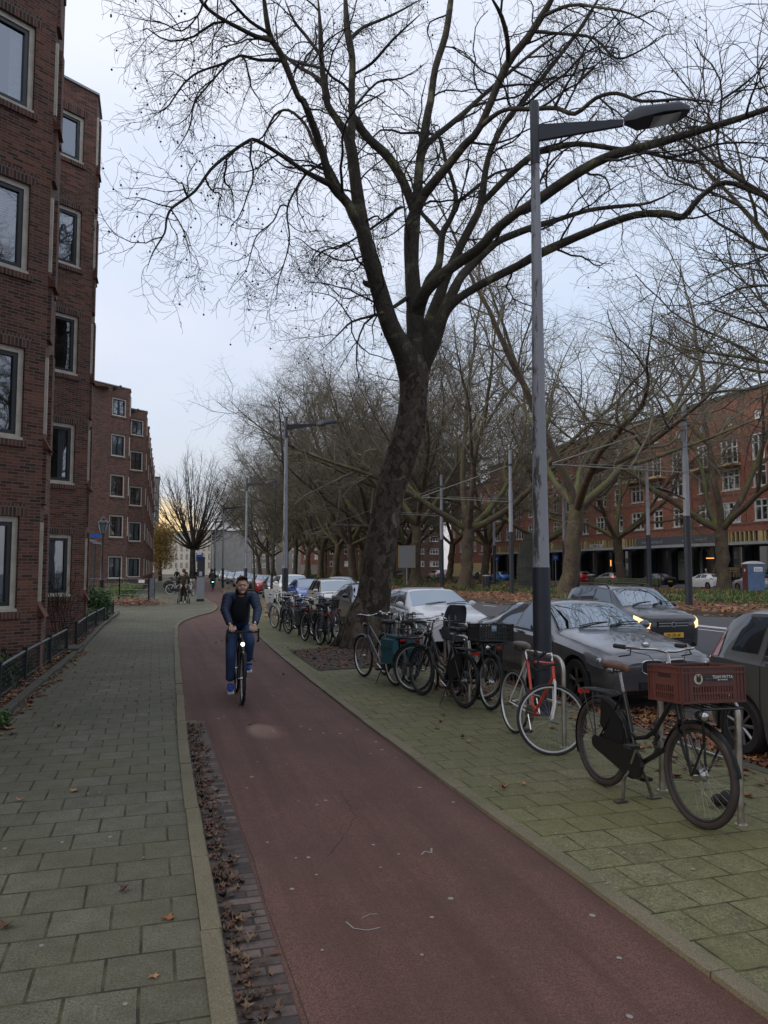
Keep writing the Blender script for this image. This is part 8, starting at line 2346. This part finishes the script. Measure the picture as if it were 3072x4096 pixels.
def stroller():
    t = thing('pushchair', 'black pushchair with wide rear wheels pushed by the person in brown', 'pushchair', (1.46, 40.75, 0)); t.rotation_euler = (0, 0, R(88))
    b = MB()
    for s in (-1, 1): b.tube([(-.18, .22 * s, 1.02), (.0, .24 * s, .62), (.40, .20 * s, .14)], .014, 6); b.tube([(.02, .24 * s, .55), (-.22, .27 * s, .12)], .014, 6)
    b.tube([(-.18, -.22, 1.02), (-.18, .22, 1.02)], .016, 6); b.tube([(-.22, -.27, .12), (-.22, .27, .12)], .012, 6); b.build('frame', M['blackP'], t)
    b = MB(); b.box((.10, 0, .50), (.42, .36, .22)); b.ball((.08, 0, .78), (.26, .20, .22), 12, fn=lambda p: Vector((p[0], p[1], max(p[2], -.1)))); b.build('seat_and_hood', M['dkcloth'], t, smooth=True, angle=50)
    for (x, y, r_) in ((-.22, .28, .14), (-.22, -.28, .14), (.40, .18, .09), (.40, -.18, .09)):
        b = MB(); b.lathe([(r_, y - .025), (r_, y + .025)], 16, c=(x, 0, r_), axis='Y'); b.lathe([(r_ * .6, y - .03), (r_ * .6, y + .03)], 12, 1, c=(x, 0, r_), axis='Y'); b.build('wheel', [M['blackM'], M['frGrey']], t, smooth=True, angle=40)
stroller()
def ridden(label_b, label_p, pos, az, coat, legs, lampc=None, **kw):
    bk = bicycle(label_b, (pos[0], pos[1], -.03), az, fr='black', stand=None, group=None, far=True, name='ridden_bicycle', crank=-92)
    p = simple_person(label_p, (pos[0], pos[1], -.03), az, coat, legs, 'ride', **kw)
    if lampc:
        b = MB(); b.ball((-.30, 0, .73), .035, 8); b.ball((-.30, -.10, .73), .022, 8); b.build('rear_lamp', lampc, bk, smooth=True)
M['greenLit'] = flat('green_lamp', (.2, .9, .6), .4, emit=(.15, 1, .55), estr=6)
ridden('bicycle with a green glowing rear lamp riding away up the path', 'cyclist in olive jacket riding away, green lamp glowing behind', (4.52, 63.9), 4, 'oliveJ', 'dkcloth', M['greenLit'], hat='dkcloth')
ridden('dark bicycle partly behind the parking meter', 'dark-clad cyclist partly hidden by the parking meter', (4.35, 84), 4, 'dkcloth', 'dkcloth')
simple_person('dark-coated walker beyond the distant pavement bicycles', (2.4, 88, 0), 190, 'dkcloth', 'dkcloth', h=1.75)
simple_person('walker in navy coat right of the other distant walker', (3.6, 96, 0), 186, 'navyJ', 'dkcloth', h=1.72)
simple_person('person in rusty brown coat standing near the end of the far brick block', (.6, 104, 0), 120, 'leather', 'dkcloth', h=1.75)
simple_person('white-haired person standing by the shopfront behind the white hatchback', (54.2, 66.5, 0), 250, 'dkcloth', 'dkcloth', hat='white', h=1.75)
# turn the lettering into meshes of its own
dg = bpy.context.evaluated_depsgraph_get()
for o in [o for o in SC.objects if o.type == 'FONT']:
    me = bpy.data.meshes.new_from_object(o.evaluated_get(dg)); me.name = 'lettering'
    n = bpy.data.objects.new('lettering', me); COL.objects.link(n); n.parent = o.parent; n.location = o.location; n.rotation_euler = o.rotation_euler
    bpy.data.objects.remove(o)
